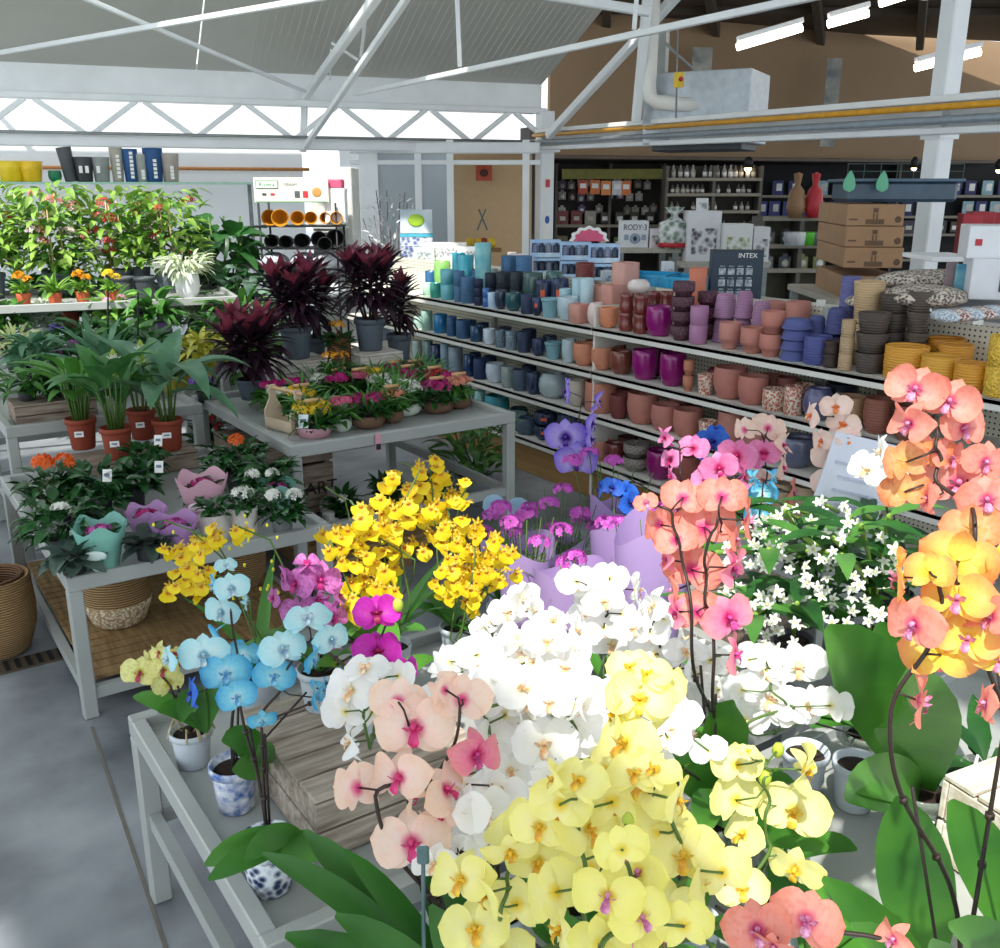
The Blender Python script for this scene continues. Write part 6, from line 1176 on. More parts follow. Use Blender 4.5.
# ---- pots with blue and white pattern
BWP = M('#e8ecf2', .3, kind='voronoi', scale=55, var=('#17305c', '#e8eef6'), name='blue_white_print')
BWP2 = M('#e8ecf2', .3, kind='noise', scale=40, var=('#1f5aa8', '#f4f6fa'), name='blue_white_print2')
Z6 = .567
p_ = W(268, 908, Z6)
orchid('turquoise blue orchid in the front blue and white patterned pot', (p_.x+.03, p_.y+.06, Z6), 1.88, [
    [(237, 697, 36, 'f', 'cyan'), (193, 694, 36, 'l', 'blue'), (226, 674, 44, 'f', 'cyan'), (204, 655, 44, 'f', 'pcyan'), (169, 659, 30, 'l', 'pcyan')],
    [(262, 720, 26, 'd', 'cyan'), (313, 697, 34, 'r', 'cyan'), (274, 677, 38, 'f', 'cyan'), (283, 650, 42, 'f', 'pcyan'), (312, 660, 34, 'r', 'cyan'), (331, 640, 34, 'fr', 'pcyan'), (308, 620, 42, 'u', 'pcyan')]], 'cyan', BWP, .062, .12, 0, lvs=[
    ((.62, 1.64, .70), D(205, 865, 1.9), .06, .04), ((.62, 1.64, .70), D(208, 880, 1.85), .05, .03), ((.62, 1.66, .70), D(300, 880, 1.85), .07, .03), ((.62, 1.66, .69), D(316, 862, 2.0), .05, .03), ((.62, 1.65, .70), D(245, 862, 1.82), .05, .05)], dj=.02, jit=.2)
p_ = W(236, 820, Z6)
orchid('turquoise blue orchid in the rear blue and white patterned pot', (p_.x+.02, p_.y+.05, Z6), 2.15, [
    [(243, 655, 30, 'br', 'cyan'), (215, 640, 34, 'l', 'cyan'), (222, 612, 34, 'fl', 'pcyan'), (232, 588, 32, 'f', 'pcyan'), (214, 585, 26, 'l', 'cyan'), (244, 600, 24, 'r', 'pcyan'), (226, 566, 20, 'u', 'pcyan')], [(340, 680, 26, 'r', 'blue'), (322, 690, 24, 'r', 'cyan')]], 'cyan', BWP2, .058, .12, 0, lvs=[
    ((.67, 1.95, .69), D(222, 742, 2.1), .07, .06), ((.67, 1.95, .69), D(232, 770, 2.05), .06, .0), ((.67, 1.95, .69), D(258, 745, 2.05), .05, .02)], dj=.03)
p_ = W(200, 772, Z6)
o = orchid('small pale yellow speckled orchid at the rear left corner', (p_.x+.0, p_.y+.05, Z6), 2.35, [[(168, 684, 28, 'b'), (140, 673, 34, 'f'), (152, 663, 30, 'fl'), (163, 670, 26, 'f'), (175, 655, 22, 'u'), (160, 652, 22, 'fl'), (178, 665, 20, 'r')]], 'cream', WPOT, .055, .1, 0, lvs=[
    ((.60, 2.2, .68), D(133, 697, 2.35), .05, .05), ((.60, 2.2, .68), D(182, 722, 2.2), .06, .14), ((.60, 2.2, .68), D(158, 712, 2.3), .05, .06), ((.6, 2.2, .68), D(232, 690, 2.2), .05, .1), ((.6, 2.2, .67), D(196, 690, 2.2), .03, .08)], dj=.03)
q = MB()
for k in range(16): a = R.uniform(0, 6.28); q.tube([(math.cos(a)*.02, math.sin(a)*.02, .1), (math.cos(a)*.045, math.sin(a)*.045, .125), (math.cos(a)*.06, math.sin(a)*.06, .09)], .0022, 5)
q.build('aerial_roots', M('#c2b48a', .7), o)
# crate with grey pots
crate('weathered grey wooden crate near the left end of the blue orchid bench', (.89, 1.93, Z6), (.42, .46, .15), 0, M('#a89a8a', .8, var=('#8a7b6c', '#c8bcae'), scale=7, stretch=(1, 8, 8), bump=.3), 2)
orchid('magenta orchid rising from a pale pot on the weathered crate', (.86, 2.06, .73), 1.95, [[(352, 672, 22, 'l'), (402, 674, 38, 'fr'), (377, 652, 44, 'f'), (377, 614, 42, 'f'), (398, 605, 12, 'f', 'bud'), (400, 614, 12, 'r')]], 'magenta', WPOT, .06, .11, 5, leaf_l=.2)
orchid('lilac pink veined orchid behind the turquoise ones', (1.02, 2.08, .73), 2.35, [[(338, 640, 26, 'r'), (332, 618, 34, 'fr'), (300, 612, 36, 'f'), (296, 584, 36, 'fl'), (320, 580, 38, 'f'), (338, 596, 28, 'r'), (318, 598, 22, 'd'), (285, 575, 26, 'l'), (307, 564, 24, 'u'), (274, 598, 22, 'l')]], 'lilac', WPOT, .06, .11, 5, leaf_l=.22)
orchid('white orchid seen from behind on the weathered crate', (.93, 1.85, .73), 1.62, [[(352, 742, 40, 'l'), (345, 712, 46, 'bl'), (372, 712, 46, 'b'), (352, 690, 48, 'fl'), (384, 688, 48, 'b'), (366, 670, 42, 'u'), (398, 676, 34, 'br')]], 'white', WPOT, .058, .11, 6, leaf_l=.22, stemm=STEMG, dj=.05)
# peach orchid, big plain leaves
orchid('peach orchid with magenta lips, two dark spikes, in front of the crate', (.66, 1.02, Z6), 1.30, [
    [(412, 843, 70, 'f'), (410, 795, 44, 'r'), (400, 778, 60, 'fl'), (415, 728, 72, 'f'), (398, 702, 52, 'b')],
    [(358, 788, 56, 'bl'), (445, 790, 54, 'fr'), (440, 815, 36, 'd'), (475, 755, 52, 'fr', 'coralpink'), (462, 700, 54, 'b'), (445, 690, 36, 'bl')]], 'peach', WPOT, .065, .13, 0, lvs=[
    ((.66, 1.02, .70), D(262, 853, 1.45), .045, .1), ((.66, 1.02, .70), D(304, 832, 1.5), .06, .06), ((.66, 1.02, .7), D(345, 850, 1.35), .04, .06), ((.66, 1.02, .7), D(285, 935, 1.15), .06, .05), ((.66, 1.02, .7), D(440, 855, 1.4), .05, .06), ((.66, 1.02, .7), D(412, 835, 1.5), .05, .07), ((.66, 1.02, .7), D(335, 915, 1.12), .05, .05), ((.66, 1.02, .7), D(430, 905, 1.2), .05, .05)], dj=.02, jit=.2, leafm=PLANT_G('#24561f', '#3f7a2c', 4))
t_ = D(423, 855, 1.22); q = MB(); q.box((0, 0, 0), (.016, .006, .028), bev=.003); q.tube([(0, 0, -.01), (-.004, 0, -.24)], .003, 6); o = q.build('plant_clip_label', M('#4a6468', .4), None, t_, -YAW); tag(o, 'small dark green plastic tag on a stick near the peach orchid', 'tag')
# white orchids: (label, pot xy, depth, stems)
WH = [
 ('white orchid farthest left, by the yellow dancing orchids', (1.45, 2.36), 2.3, [[(500, 665, 30, 'fl'), (486, 628, 30, 'b'), (508, 612, 36, 'f'), (520, 598, 30, 'fr'), (545, 640, 38, 'f'), (532, 610, 28, 'r')]]),
 ('white orchid spray with side turned bloom before the lilac wraps', (2.02, 2.36), 2.05, [[(612, 643, 44, 'f'), (604, 628, 36, 'b'), (622, 614, 30, 'br'), (592, 608, 40, 'bl'), (590, 588, 38, 'b'), (610, 578, 34, 'b'), (635, 590, 38, 'r')]]),
 ('white orchid spray behind the coral orchid spikes', (1.95, 2.05), 1.95, [[(690, 668, 38, 'r'), (683, 700, 36, 'f'), (655, 655, 46, 'b'), (680, 640, 42, 'r'), (650, 632, 36, 'b'), (655, 605, 38, 'fl'), (640, 615, 30, 'l')]]),
 ('white orchid spray in the left middle of the mass', (1.28, 1.82), 1.75, [[(455, 690, 36, 'l'), (450, 662, 40, 'bl'), (478, 655, 44, 'b'), (505, 668, 46, 'f'), (520, 640, 40, 'u'), (535, 662, 44, 'l')]]),
 ('white orchid spray at the centre of the mass', (1.62, 1.84), 1.8, [[(590, 716, 42, 'b'), (575, 690, 42, 'd'), (565, 668, 46, 'f'), (545, 645, 44, 'b'), (572, 650, 40, 'fr'), (552, 622, 36, 'u'), (575, 630, 32, 'r')]]),
 ('white orchid spray below the centre with golden lip', (1.0, 1.2), 1.4, [[(510, 770, 46, 'f'), (490, 745, 54, 'bl'), (478, 700, 56, 'fl'), (505, 715, 58, 'b'), (520, 690, 52, 'u'), (500, 680, 46, 'b')]]),
 ('sunlit white orchid spray low in the middle', (1.22, 1.2), 1.38, [[(560, 775, 50, 'd'), (545, 745, 60, 'f'), (570, 730, 58, 'b'), (550, 712, 54, 'fl'), (530, 722, 54, 'l'), (575, 705, 44, 'r')]]),
 ('white orchid spray in sun between white and yellow masses', (1.38, 1.62), 1.62, [[(605, 745, 44, 'b'), (590, 735, 48, 'f'), (618, 715, 46, 'f'), (600, 700, 44, 'bl'), (632, 695, 44, 'b'), (615, 688, 38, 'u'), (640, 715, 36, 'r')]]),
 ('white orchid with hanging blossoms left of the yellow mass', (.86, 1.26), 1.32, [[(460, 860, 44, 'l'), (447, 850, 46, 'bl'), (472, 845, 40, 'd'), (497, 830, 44, 'f'), (468, 812, 56, 'fl'), (500, 800, 54, 'b'), (465, 785, 44, 'l')]]),
 ('white orchid on the right with golden lips by the glossy leaves', (1.98, 1.25), 1.85, [[(745, 720, 44, 'b'), (806, 706, 42, 'fr'), (772, 700, 50, 'f'), (742, 690, 38, 'bl'), (798, 666, 52, 'f'), (765, 670, 30, 'b')]]),
 ('white orchid spray with bloom turned right beside the coral orchid', (1.78, 1.62), 1.95, [[(730, 705, 34, 'r'), (718, 690, 30, 'b'), (752, 668, 44, 'r'), (735, 655, 30, 'u'), (762, 650, 24, 'r'), (700, 655, 40, 'l')]]),
 ('white orchid spray hidden at the heart of the bright mass', (1.5, 1.28), 1.5, [[(640, 760, 40, 'b'), (655, 740, 44, 'b'), (680, 715, 40, 'f'), (690, 735, 36, 'r'), (665, 700, 44, 'u'), (648, 690, 40, 'fl')]]),
]
for lb, (x, y), d, st in WH: orchid(lb, (x, y, Z6), d, st, 'white', R.choice([WPOT, CLEAR]), .055, .11, 5, STEMG if R.random() < .5 else STEMB, leaf_l=.2, dj=.06, jit=.3, dense=.75)
YE = [
 ('pale yellow orchid spray low at the left of the yellow mass', (.9, .98), 1.2, 'yellow', [[(475, 930, 62, 'f'), (517, 905, 56, 'b'), (489, 893, 60, 'l'), (462, 880, 60, 'fl'), (538, 862, 60, 'f'), (534, 826, 56, 'f'), (510, 850, 50, 'd')]]),
 ('yellow orchid spray with amber lips in the middle of the mass', (1.04, .86), 1.12, 'yellow', [[(562, 930, 60, 'l'), (556, 892, 66, 'bl'), (590, 870, 60, 'b'), (588, 828, 72, 'fr'), (560, 805, 56, 'b'), (612, 802, 60, 'b'), (580, 782, 52, 'u'), (555, 780, 40, 'l')]]),
 ('brightest yellow orchid spray reaching up beside the coral spikes', (1.14, 1.02), 1.2, 'yellow', [[(640, 800, 60, 'b'), (606, 770, 54, 'bl'), (626, 745, 70, 'fl'), (650, 735, 56, 'r'), (618, 712, 52, 'l'), (640, 700, 62, 'f'), (662, 690, 54, 'fr'), (648, 676, 44, 'u')]]),
 ('yellow orchid spray at the right of the mass, in full sun', (1.24, .84), 1.12, 'yellow', [[(668, 910, 60, 'f'), (700, 880, 56, 'r'), (682, 855, 72, 'f'), (660, 832, 66, 'b'), (648, 785, 72, 'fl'), (675, 800, 56, 'r'), (635, 775, 50, 'u')]]),
 ('yellow orchid spray with magenta lips at the bottom of the mass', (1.0, .66), 1.02, 'yellowm', [[(600, 945, 56, 'b'), (632, 925, 60, 'f'), (655, 935, 56, 'r'), (608, 895, 64, 'f'), (640, 872, 56, 'fl'), (622, 850, 50, 'b'), (600, 850, 14, 'f', 'bud'), (628, 820, 13, 'f', 'bud'), (590, 900, 14, 'f', 'bud')]]),
 ('separate yellow orchid on a dark spike right of the coral stems', (1.42, 1.04), 1.45, 'yellow', [[(742, 890, 48, 'f'), (796, 868, 52, 'd'), (744, 835, 46, 'fl'), (736, 800, 52, 'bl'), (794, 812, 62, 'f'), (737, 765, 46, 'b'), (803, 770, 50, 'r'), (765, 778, 14, 'f', 'bud'), (778, 750, 13, 'f', 'bud'), (748, 752, 20, 'u')]]),
]
for lb, (x, y), d, kd, st in YE: orchid(lb, (x, y, Z6), d, st, kd, R.choice([WPOT, CLEAR]), .05, .12, 4, STEMG, leaf_l=.2, dj=.05, jit=.3, dense=0 if 'separate' in lb else .35)
# coral orchid in the middle
orchid('coral orchid with dense hanging blossoms in the middle', (1.40, 1.22, Z6), 1.55, [
    [(733, 655, 44, 'r', 'coralpink'), (728, 618, 50, 'fr', 'coralpink'), (697, 612, 46, 'b'), (731, 568, 42, 'r', 'coralpink'), (692, 570, 54, 'b'), (704, 528, 56, 'b'), (746, 520, 44, 'r'), (722, 497, 44, 'b'), (735, 540, 34, 'r')],
    [(678, 612, 34, 'l', 'coralpink'), (675, 590, 40, 'l'), (668, 560, 30, 'l', 'coralpink'), (676, 540, 40, 'b'), (660, 525, 42, 'bl'), (683, 498, 40, 'b'), (646, 503, 22, 'f')]], 'salmon', CLEAR, .06, .12, 0, lvs=[((1.40, 1.22, .70), D(735, 702, 1.6), .085, .1), ((1.4, 1.22, .70), D(660, 760, 1.6), .08, .08), ((1.4, 1.22, .7), D(700, 840, 1.35), .06, .08), ((1.4, 1.22, .69), D(828, 850, 1.55), .09, .05)], dj=.04, jit=.2)
# orange and coral orchids at the right
BL = (1.52, .62)
orchid('tall coral red orchid at the right edge, topmost spray', (1.50, .56, Z6), 1.30, [
    [(973, 530, 54, 'b', 'salmong'), (987, 500, 50, 'f'), (958, 484, 64, 'f'), (928, 500, 40, 'l'), (905, 492, 44, 'b', 'salmong'), (949, 458, 42, 'fr'), (984, 462, 44, 'fr'), (926, 455, 44, 'b', 'salmong'), (906, 462, 46, 'bl', 'salmong'), (963, 428, 46, 'fr'), (911, 424, 48, 'fl'), (949, 402, 52, 'f'), (915, 390, 52, 'f')]], 'salmon', CLEAR, .06, .12, 0, dj=.03, jit=.18, lvs=[((1.56, .62, .69), D(950, 800, 1.6), .10, .04), ((1.5, .56, .69), D(948, 925, 1.2), .07, .04)])
orchid('orange yellow orchid at the right edge below the coral one', (1.30, .60, Z6), 1.15, [
    [(918, 700, 58, 'r', 'salmon'), (940, 655, 66, 'b'), (915, 625, 60, 'fl', 'salmon'), (958, 600, 62, 'f'), (902, 577, 58, 'l'), (930, 572, 44, 'b'), (958, 562, 66, 'b'), (985, 578, 48, 'r'), (968, 640, 56, 'f'), (992, 618, 54, 'fl', 'salmon')],
    [(987, 705, 46, 'l', 'salmon'), (1000, 660, 50, 'f'), (1003, 560, 44, 'fl')]], 'orange', CLEAR, .055, .12, 0, dj=.03, jit=.2, lvs=[
    ((1.30, .60, .69), D(822, 878, 1.2), .06, .05), ((1.38, .70, .69), D(900, 795, 1.5), .12, .04), ((1.3, .6, .69), D(850, 925, 1.1), .05, .06), ((1.3, .6, .68), D(930, 940, 1.1), .06, .05)])
orchid('low coral orchid at the bottom edge right of centre', (1.22, .40, Z6), .98, [[(895, 940, 40, 'fl'), (757, 930, 60, 'f'), (806, 921, 64, 'f'), (775, 945, 40, 'd')]], 'salmon', CLEAR, .05, .1, 2, dj=.02, leaf_l=.15)
q = None
o = pot_root('leafy_orchid', 'flowerless orchid with huge upright glossy leaves in a clear pot', 'orchid', (1.86, 1.02, Z6), .075, .13, CLEAR, 'rim')
b0 = Vector((1.86, 1.02, .69))
for tip, w, sg in ((D(825, 628, 1.75), .16, .1), (D(880, 622, 1.9), .15, .05), (D(900, 690, 1.6), .16, .12), (D(850, 790, 1.75), .10, .05), (D(845, 800, 1.7), .12, .04)):
    q = MB(); q.leaf(b0-o.location, tip-o.location, w, sg, (CAMP-b0).normalized()); q.build('leaf', GORCH, o)
q = MB(); q.box((-.05, -.05, .07), (.035, .003, .035), rz=-.9); q.build('price_label', PAPER, o)
o = pot_root('leafy_orchid', 'orchid of broad dark leaves cut by the right edge', 'orchid', (1.62, .34, Z6), .06, .12, CLEAR, 'rim'); b0 = Vector((1.62, .34, .69))
for tip, w in ((D(1003, 800, 1.15), .13), (D(1012, 900, 1.1), .14)): q = MB(); q.leaf(b0-o.location, tip-o.location, w, .1, (CAMP-b0).normalized()); q.build('leaf', GORCH, o)
for i, (px, py, c, lb) in enumerate(((805, 742, WPOT, 'pale pot of soil below the right white orchid'), (850, 752, WPOT, 'white rimmed pot of bark behind the clear pot'), (770, 900, CLEAR, 'clear plastic pot at the bottom beside the yellow orchid'), (985, 760, CLEAR, 'clear pot of dark leaves with a pale root at right'))):
    p_ = W(px, py+15, Z6+.1); o = pot_root('orchid_pot', lb, 'pot', (p_.x, p_.y, Z6), .058, .12, c, 'rim')
    if i == 3:
        fol(o, 16, .05, .11, .03, .2, .05, 1.0, 'lance', GDARK, (.1, .8), .6); q = MB(); q.tube([(0, 0, .12), (-.05, 0, .17), (-.1, -.02, .15), (-.13, -.03, .08)], .004, 6); q.build('pale_root', WHITE, o)
p_ = W(985, 900, Z6)
o = crate('white washed wooden crate with rusty hinges at the right edge', (1.97, .72, Z6), (.36, .42, .2), -.15, M('#ddd4c4', .7, var=('#b8a890', '#efe9de'), scale=5, stretch=(1, 6, 6), bump=.25), 2)
q = MB(); q.box((-.19, .0, .14), (.006, .14, .05)); q.build('rusty_hinge', M('#6b3a22', .7, .3, var=.3, scale=30), o)
crate('brown wooden crate beyond the central white orchids', (2.42, 2.0, Z6), (.4, .3, .1), 0, WOOD, 1)
# mid-distance orchids on the far bench
FO = [
 ('violet blue orchid on a slim dark spike before the pot shelves', (2.85, 2.55), 3.4, 'violet', [[(576, 461, 38, 'f'), (590, 440, 28, 'r'), (566, 437, 38, 'f'), (591, 424, 28, 'r'), (597, 402, 26, 'r'), (568, 392, 30, 'l')]], .35),
 ('pink orchid with hot pink lips before the pot shelves', (2.72, 1.98), 2.9, 'pink', [[(742, 478, 26, 'r'), (706, 482, 28, 'f'), (737, 456, 36, 'f'), (719, 468, 34, 'f'), (764, 453, 30, 'f'), (752, 462, 20, 'b')], [(672, 476, 20, 'l'), (671, 460, 24, 'fl'), (666, 438, 24, 'l'), (694, 448, 28, 'b')]], .2),
 ('electric blue orchid left of the coral orchid, small blooms', (2.6, 2.4), 3.0, 'blue', [[(629, 503, 26, 'fr'), (612, 488, 22, 'f'), (624, 492, 26, 'fl'), (600, 490, 18, 'l')]], .1),
 ('royal blue orchid peeping over the pink one', (3.05, 2.2), 3.2, 'blue', [[(722, 452, 20, 'r'), (712, 442, 30, 'f'), (702, 450, 22, 'l'), (716, 430, 16, 'u')]], .2),
 ('cyan orchid half hidden behind the pink and peach blooms', (2.5, 1.72), 2.8, 'cyan', [[(757, 518, 24, 'b'), (763, 495, 26, 'b'), (772, 480, 22, 'r'), (755, 480, 22, 'l')]], .1),
 ('apricot orchid arching left of the blush one', (2.9, 1.85), 2.9, 'peach', [[(772, 520, 18, 'r', 'salmon'), (792, 492, 28, 'r', 'salmon'), (757, 495, 26, 'f', 'blush'), (782, 468, 28, 'r'), (762, 480, 24, 'b', 'blush'), (768, 428, 30, 'b'), (782, 446, 30, 'r'), (745, 430, 28, 'bl')]], .2),
 ('blush white orchid hanging before the shelves, orange throats', (3.05, 1.72), 2.7, 'blush', [[(830, 485, 34, 'f'), (830, 459, 34, 'f'), (822, 441, 26, 'fl'), (848, 438, 26, 'fr'), (843, 425, 30, 'f'), (836, 407, 28, 'f'), (812, 416, 30, 'l')]], .2),
 ('white green orchid beside the pale sign board', (2.6, 1.35+.2), 2.2, 'white', [[(902, 470, 34, 'r'), (868, 470, 40, 'fl'), (882, 452, 38, 'l'), (890, 480, 30, 'f')]], .2),
]
for lb, (x, y), d, kd, st, _ in FO: orchid(lb, (x, y, Z6), d, st, kd, WPOT, .05, .1, 4, STEMB, leaf_l=.18, dj=.05, jit=.25)
# dendrobium with many small star blossoms
def star(seed=1):
    q = MB()
    for k in range(5): petal(q, PI/2+k*2*PI/5, .46, .24, .1, 0, .1, .04, 4, 3, 0.01)
    q.ball((0, 0, .03), .07, 6); return q
SM = star().mesh('star_blossom', PETAL('#d8dc7a', '#f6f6f0', '#fbfbf8', (.05, .15, .45), .03, .35))
for i, (lb, x, y, cx, cy, rw, rh, n, d) in enumerate([('white star flowered dendrobium left of the pale sign', 2.55, 1.9, 770, 575, 60, 60, 60, 2.25), ('white star flowered dendrobium at the right, behind broad leaves', 2.55, 1.60, 858, 575, 55, 55, 50, 2.15), ('white star flowered dendrobium low behind the right white orchid', 2.28, 1.72, 760, 625, 50, 30, 24, 2.15), ('white star flowered dendrobium at the back beside the sign', 2.85, 1.75, 815, 535, 60, 35, 34, 2.5)]):
    o = pot_root('dendrobium', lb, 'orchid', (x, y, Z6), .06, .1, DARKPOT); base = Vector(o.location)
    canes = []
    for k in range(6):
        top = D(cx+rw*(k-2.5)/3+R.uniform(-8, 8), cy-rh*R.uniform(.3, 1.1), d+R.uniform(-.1, .1))-base
        path = bez(Vector((0, 0, .09)), Vector((0, 0, .3)), top*.6+Vector((0, 0, .1)), top, 10); canes.append(path); q = MB(); q.tube(path, .006, 6)
        for j in range(3, 11): a = j*2.7+k; q.blade(path[j], (math.cos(a), math.sin(a), .45), .16, .046, .7, 5, 'lance', 1)
        q.build('leafy_cane', [M('#7a9a3c', .5), GDARK if k % 2 else GMID], o)
    for k in range(n):
        a = R.uniform(0, 6.28); rr = math.sqrt(R.random()); px = cx+rw*rr*math.cos(a); py = cy+rh*rr*math.sin(a); p = D(px, py, d+R.uniform(-.1, .1)); b_ = put('blossom', SM, o, p-base); face(b_, p, 'f', R.uniform(.028, .04), .8)
# yellow dancing orchids (oncidium)
def onc():
    q = MB(); petal(q, -PI/2, .5, .75, .2, 0, .12, .05, 5, 6, .0, 0, .02, .75)
    for s in (-1, 1): petal(q, -PI/2+s*1.15, .28, .2, .08, .0, .1, .0, 3, 3)
    for k in range(3): petal(q, PI/2+(k-1)*.95, .3, .13, .05, -.02, .1, .08, 3, 2, 0, 1)
    q.ball((0, .03, .04), .07, 6, 1); return q
ONM = onc().mesh('dancing_blossom', [PETAL('#c8641a', '#f4d21c', '#f7de24', (.06, .16, .4), .05, .35), M('#d8a828', .5, var=('#8f5a1a', '#eed02c'), scale=12)])
ONB = MB(); ONB.ball((0, 0, 0), .5, 6, sc=(.7, .7, 1)); ONBM = ONB.mesh('bud', M('#dcd63a', .5))
def oncid(lb, base, d, branches, n, w=19, leaves=9):
    base = Vector(base); o = pot_root('dancing_orchid', lb, 'orchid', base, .06, .11, WPOT); base = Vector(o.location); foot = Vector((0, 0, .1))
    for k in range(leaves): a = k*2.4; e = R.uniform(.8, 1.35); q = MB(); q.blade(foot, (math.cos(a)*math.cos(e), math.sin(a)*math.cos(e), math.sin(e)), R.uniform(.25, .4), .04, .7, 8, 'lance'); q.build('leaf', GORCH, o)
    paths = []
    for pts in branches:
        P = [D(px, py, d+R.uniform(-.05, .05))-base for px, py in pts]; path = bez(foot, foot+Vector((0, 0, .2)), P[0]-Vector((0, 0, .1)), P[0], 8)+P[1:]; q = MB(); q.tube(path, .0025, 5); q.build('flower_spike', STEMG, o); paths.append(path)
    return o, base, paths
def scatter(o, base, d, blobs, w=19):
    cnt = 0
    for cx, cy, rx, ry, n in blobs:
        for k in range(int(n*1.1)):
            a = R.uniform(0, 6.28); rr = math.sqrt(R.random()); px = cx+rx*rr*math.cos(a); py = cy+ry*rr*math.sin(a); dd_ = d+R.uniform(-.12, .1); p = D(px, py, dd_)
            b_ = put('blossom', ONM, o, p-base); face(b_, p, R.choice(['f', 'f', 'f', 'fl', 'fr', 'u']), w*dd_/960*R.uniform(1.0, 1.35), .45, .5); cnt += 1
o, b_, ps = oncid('yellow dancing orchid, dense left half of the golden cloud', (1.22, 2.36, Z6), 2.45, [[(400, 620), (380, 540), (350, 500)], [(410, 600), (395, 520), (420, 470), (402, 462)], [(380, 610), (350, 590), (330, 540)], [(415, 560), (350, 520), (345, 500), (326, 487)]], 0)
scatter(o, b_, 2.45, [(385, 515, 28, 24, 22), (365, 545, 34, 26, 26), (378, 585, 30, 24, 22), (350, 610, 14, 22, 9), (333, 540, 12, 14, 5), (395, 480, 18, 10, 5)], 21)
o, b_, ps = oncid('yellow dancing orchid, upper middle of the golden cloud', (1.66, 2.4, Z6), 2.65, [[(440, 600), (435, 520), (430, 465)], [(450, 590), (450, 520), (445, 490)], [(455, 600), (470, 560), (475, 540)], [(450, 560), (460, 500), (467, 487)]], 0)
scatter(o, b_, 2.65, [(432, 470, 16, 12, 7), (445, 492, 30, 18, 14), (430, 515, 22, 14, 10), (450, 530, 24, 14, 14), (412, 500, 12, 16, 5), (415, 545, 14, 10, 4)], 19)
o, b_, ps = oncid('yellow dancing orchid, right wing of the golden cloud', (1.86, 2.25, Z6), 2.5, [[(450, 640), (460, 570), (500, 540)], [(460, 640), (475, 560), (475, 520)], [(455, 640), (490, 580), (515, 560)]], 0)
scatter(o, b_, 2.5, [(460, 560, 24, 20, 20), (482, 575, 22, 20, 20), (455, 585, 22, 16, 12), (497, 548, 18, 14, 9), (478, 600, 14, 12, 6), (510, 560, 14, 16, 7), (467, 532, 18, 12, 6)], 18)
o, b_, ps = oncid('yellow dancing orchid spraying over the low left bench', (.82, 2.40, Z6), 2.35, [[(262, 640), (230, 580), (200, 570), (172, 560)], [(255, 640), (225, 560), (190, 530)], [(300, 600), (270, 540), (235, 525)], [(250, 600), (215, 540), (165, 520)]], 0, leaves=6)
scatter(o, b_, 2.35, [(205, 548, 22, 12, 12), (195, 575, 18, 16, 12), (180, 562, 10, 20, 6), (222, 532, 16, 8, 5), (172, 590, 5, 8, 3), (200, 590, 6, 8, 3), (242, 528, 4, 4, 1), (165, 548, 6, 6, 2)], 19)
for k in range(24): b2 = put('bud', ONBM, o, D(R.choice([R.uniform(150, 280), R.uniform(225, 285)]), R.uniform(515, 600), 2.35)-b_); b2.scale = (.011,)*3
# lilac wraps with pink dianthus
LIL = M('#bda2d8', .45, var=.08, trans=.3, scale=4, name='lilac_wrap')
def wrap(lb, x, y, r, h, off=0, z=Z6, fl_=True, nb=6, sp=.12, fh=.1, fm=None):
    o = thing('wrapped_bouquet', lb, 'potted flower', (x, y, z), R.uniform(0, 2)); N_ = 36; q = MB(); vs = []; prof = ((.45, 0), (.55, .2), (.78, .55), (.95, .82), (1.0, 1))
    for i, (k, hh_) in enumerate(prof):
        for j in range(N_): a = 2*PI*j/N_; lobe = (1+.07*math.cos(2*a+off)) if i >= 3 else 1; vs.append((r*k*math.cos(a), r*k*math.sin(a), h*hh_*(lobe if i == 4 else 1+(lobe-1)*.5)))
    q.add(vs, [(i*N_+j, i*N_+(j+1) % N_, (i+1)*N_+(j+1) % N_, (i+1)*N_+j) for i in range(len(prof)-1) for j in range(N_)], 0); q.build('wrap', LIL, o)
    put('pot', potmesh('tap', r*.33, h*.35, DARKPOT), o, (0, 0, .002))
    if fl_:
        q = MB(); heads = []
        for k in range(nb*3): a = k*2.4; rr = sp*math.sqrt((k+1)/nb/3); hz = h+fh*R.uniform(.1, 1.2); q.tube([(0, 0, h*.3), (math.cos(a)*rr*.6, math.sin(a)*rr*.6, h*.8), (math.cos(a)*rr, math.sin(a)*rr, hz)], .0018, 4); heads.append((math.cos(a)*rr, math.sin(a)*rr, hz)); [q.blade((math.cos(a)*rr*.6, math.sin(a)*rr*.6, h*.8), (math.cos(a+j), math.sin(a+j), .9), .1, .006, .7, 4, 'grass') for j in range(3)]
        q.build('stems', STEMG, o)
        for k in range(nb): florets(o, heads[k*3], .032, 34, .011, fm or FL('#d060c8'), 'flower_head', .6, 6)
    return o
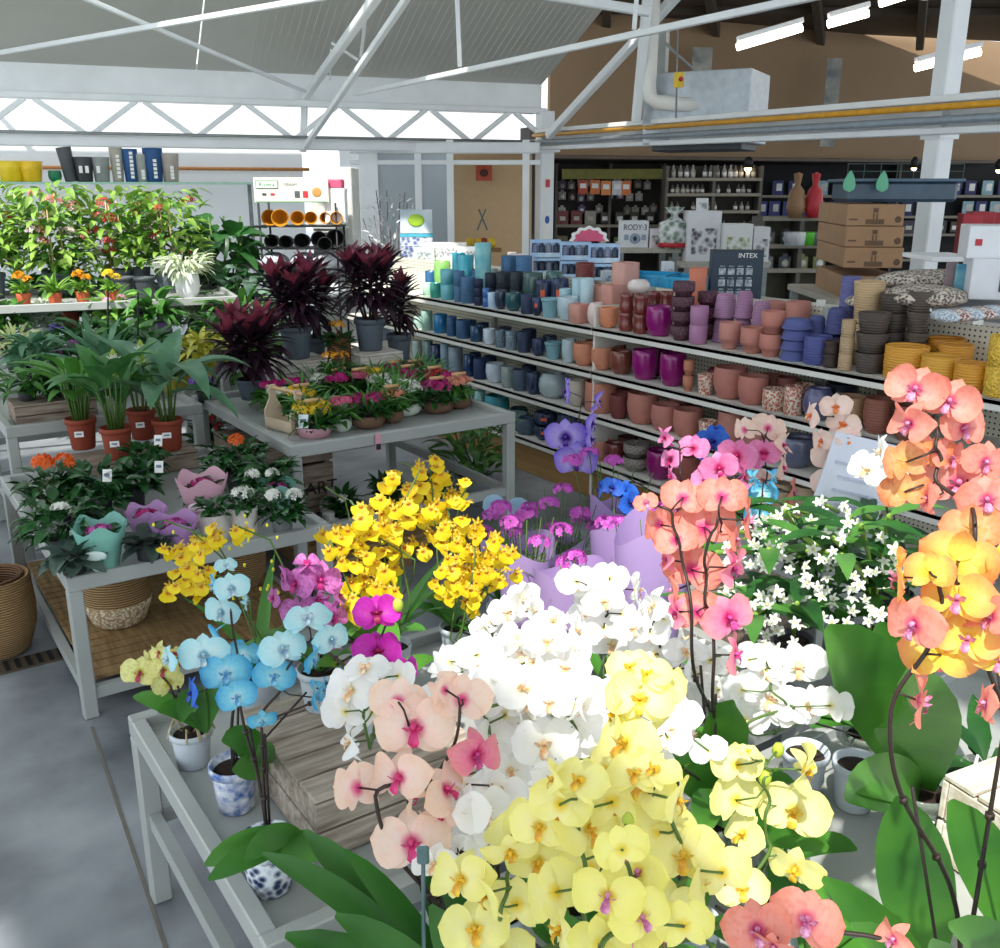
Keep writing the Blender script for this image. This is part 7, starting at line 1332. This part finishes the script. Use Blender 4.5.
def wrap_at(lb, px, py, wpx, d, **k):
    p = D(px, py, d); return wrap(lb, p.x, p.y, wpx*d/960/2, max(.15, p.z-Z6), **k)
wrap_at('large rounded lilac paper wrap nearest the white orchids', 570, 572, 74, 2.75, off=.5, nb=2, sp=.05, fh=.03)
wrap_at('lilac wrapped pink dianthus behind the golden cloud', 525, 545, 62, 2.95, off=1.4, nb=6, sp=.12, fh=.10)
wrap_at('lilac wrapped pink dianthus in the middle, airy stems', 556, 540, 60, 3.25, off=2.4, nb=8, sp=.15, fh=.16)
wrap_at('wide lilac wrap right of the violet orchid spike', 630, 530, 80, 2.95, off=3.4, nb=2, sp=.1, fh=.04)
wrap_at('lilac wrap touching the coral orchid', 655, 530, 80, 2.6, off=4.4, nb=1, sp=.05, fh=.04)
wrap_at('pale wrapped pink flowers left, by the clear stakes', 500, 540, 40, 3.3, off=1, nb=3, sp=.06, fh=.12)
wrap_at('tall lilac wrap with pink dianthus before the magenta pot', 612, 500, 44, 3.3, off=2, nb=3, sp=.16, fh=.12)
# pale sign board
a = D(812, 545, 2.75); o = thing('sign_board', 'pale grey leaning board with faint writing at the right', 'sign', (a.x, a.y, a.z), -YAW-.1); M_ = Matrix.Rotation(.0, 4, 'X') @ Matrix.Rotation(.22, 4, 'Y')
q = MB(); q.box((.09, .0, .15), (.19, .008, .34), M=M_); q.build('board', M('#cfd2e2', .5, var=.04), o)
q = MB(); [q.box((.09, -.006, .08+k*.04), (.1-.02*(k % 2), .003, .008), M=M_) for k in range(5)]; q.build('faint_writing', M('#b4b8cc', .6), o); q = MB(); q.box((.06, .06, -.14), (.02, .02, .5)); q.build('support', STEEL, o)
for i, (px, py, d, hh_) in enumerate(((500, 505, 3.3, .12), (512, 508, 3.3, .12))): q = MB(); q.tube([(0, 0, 0), (0, 0, .03)], .04, 12); o = q.build('clear_disc_stake', M('#a8d4e8', .2, alpha=.6), None, D(px-(6 if i == 0 else -6), py, d), 0); o.rotation_euler = (PI/2, 0, -YAW); o.scale = (1, 1, .15); tag(o, 'pale blue round plastic flower support, %s of the pair' % ['left', 'right'][i], 'flower support')
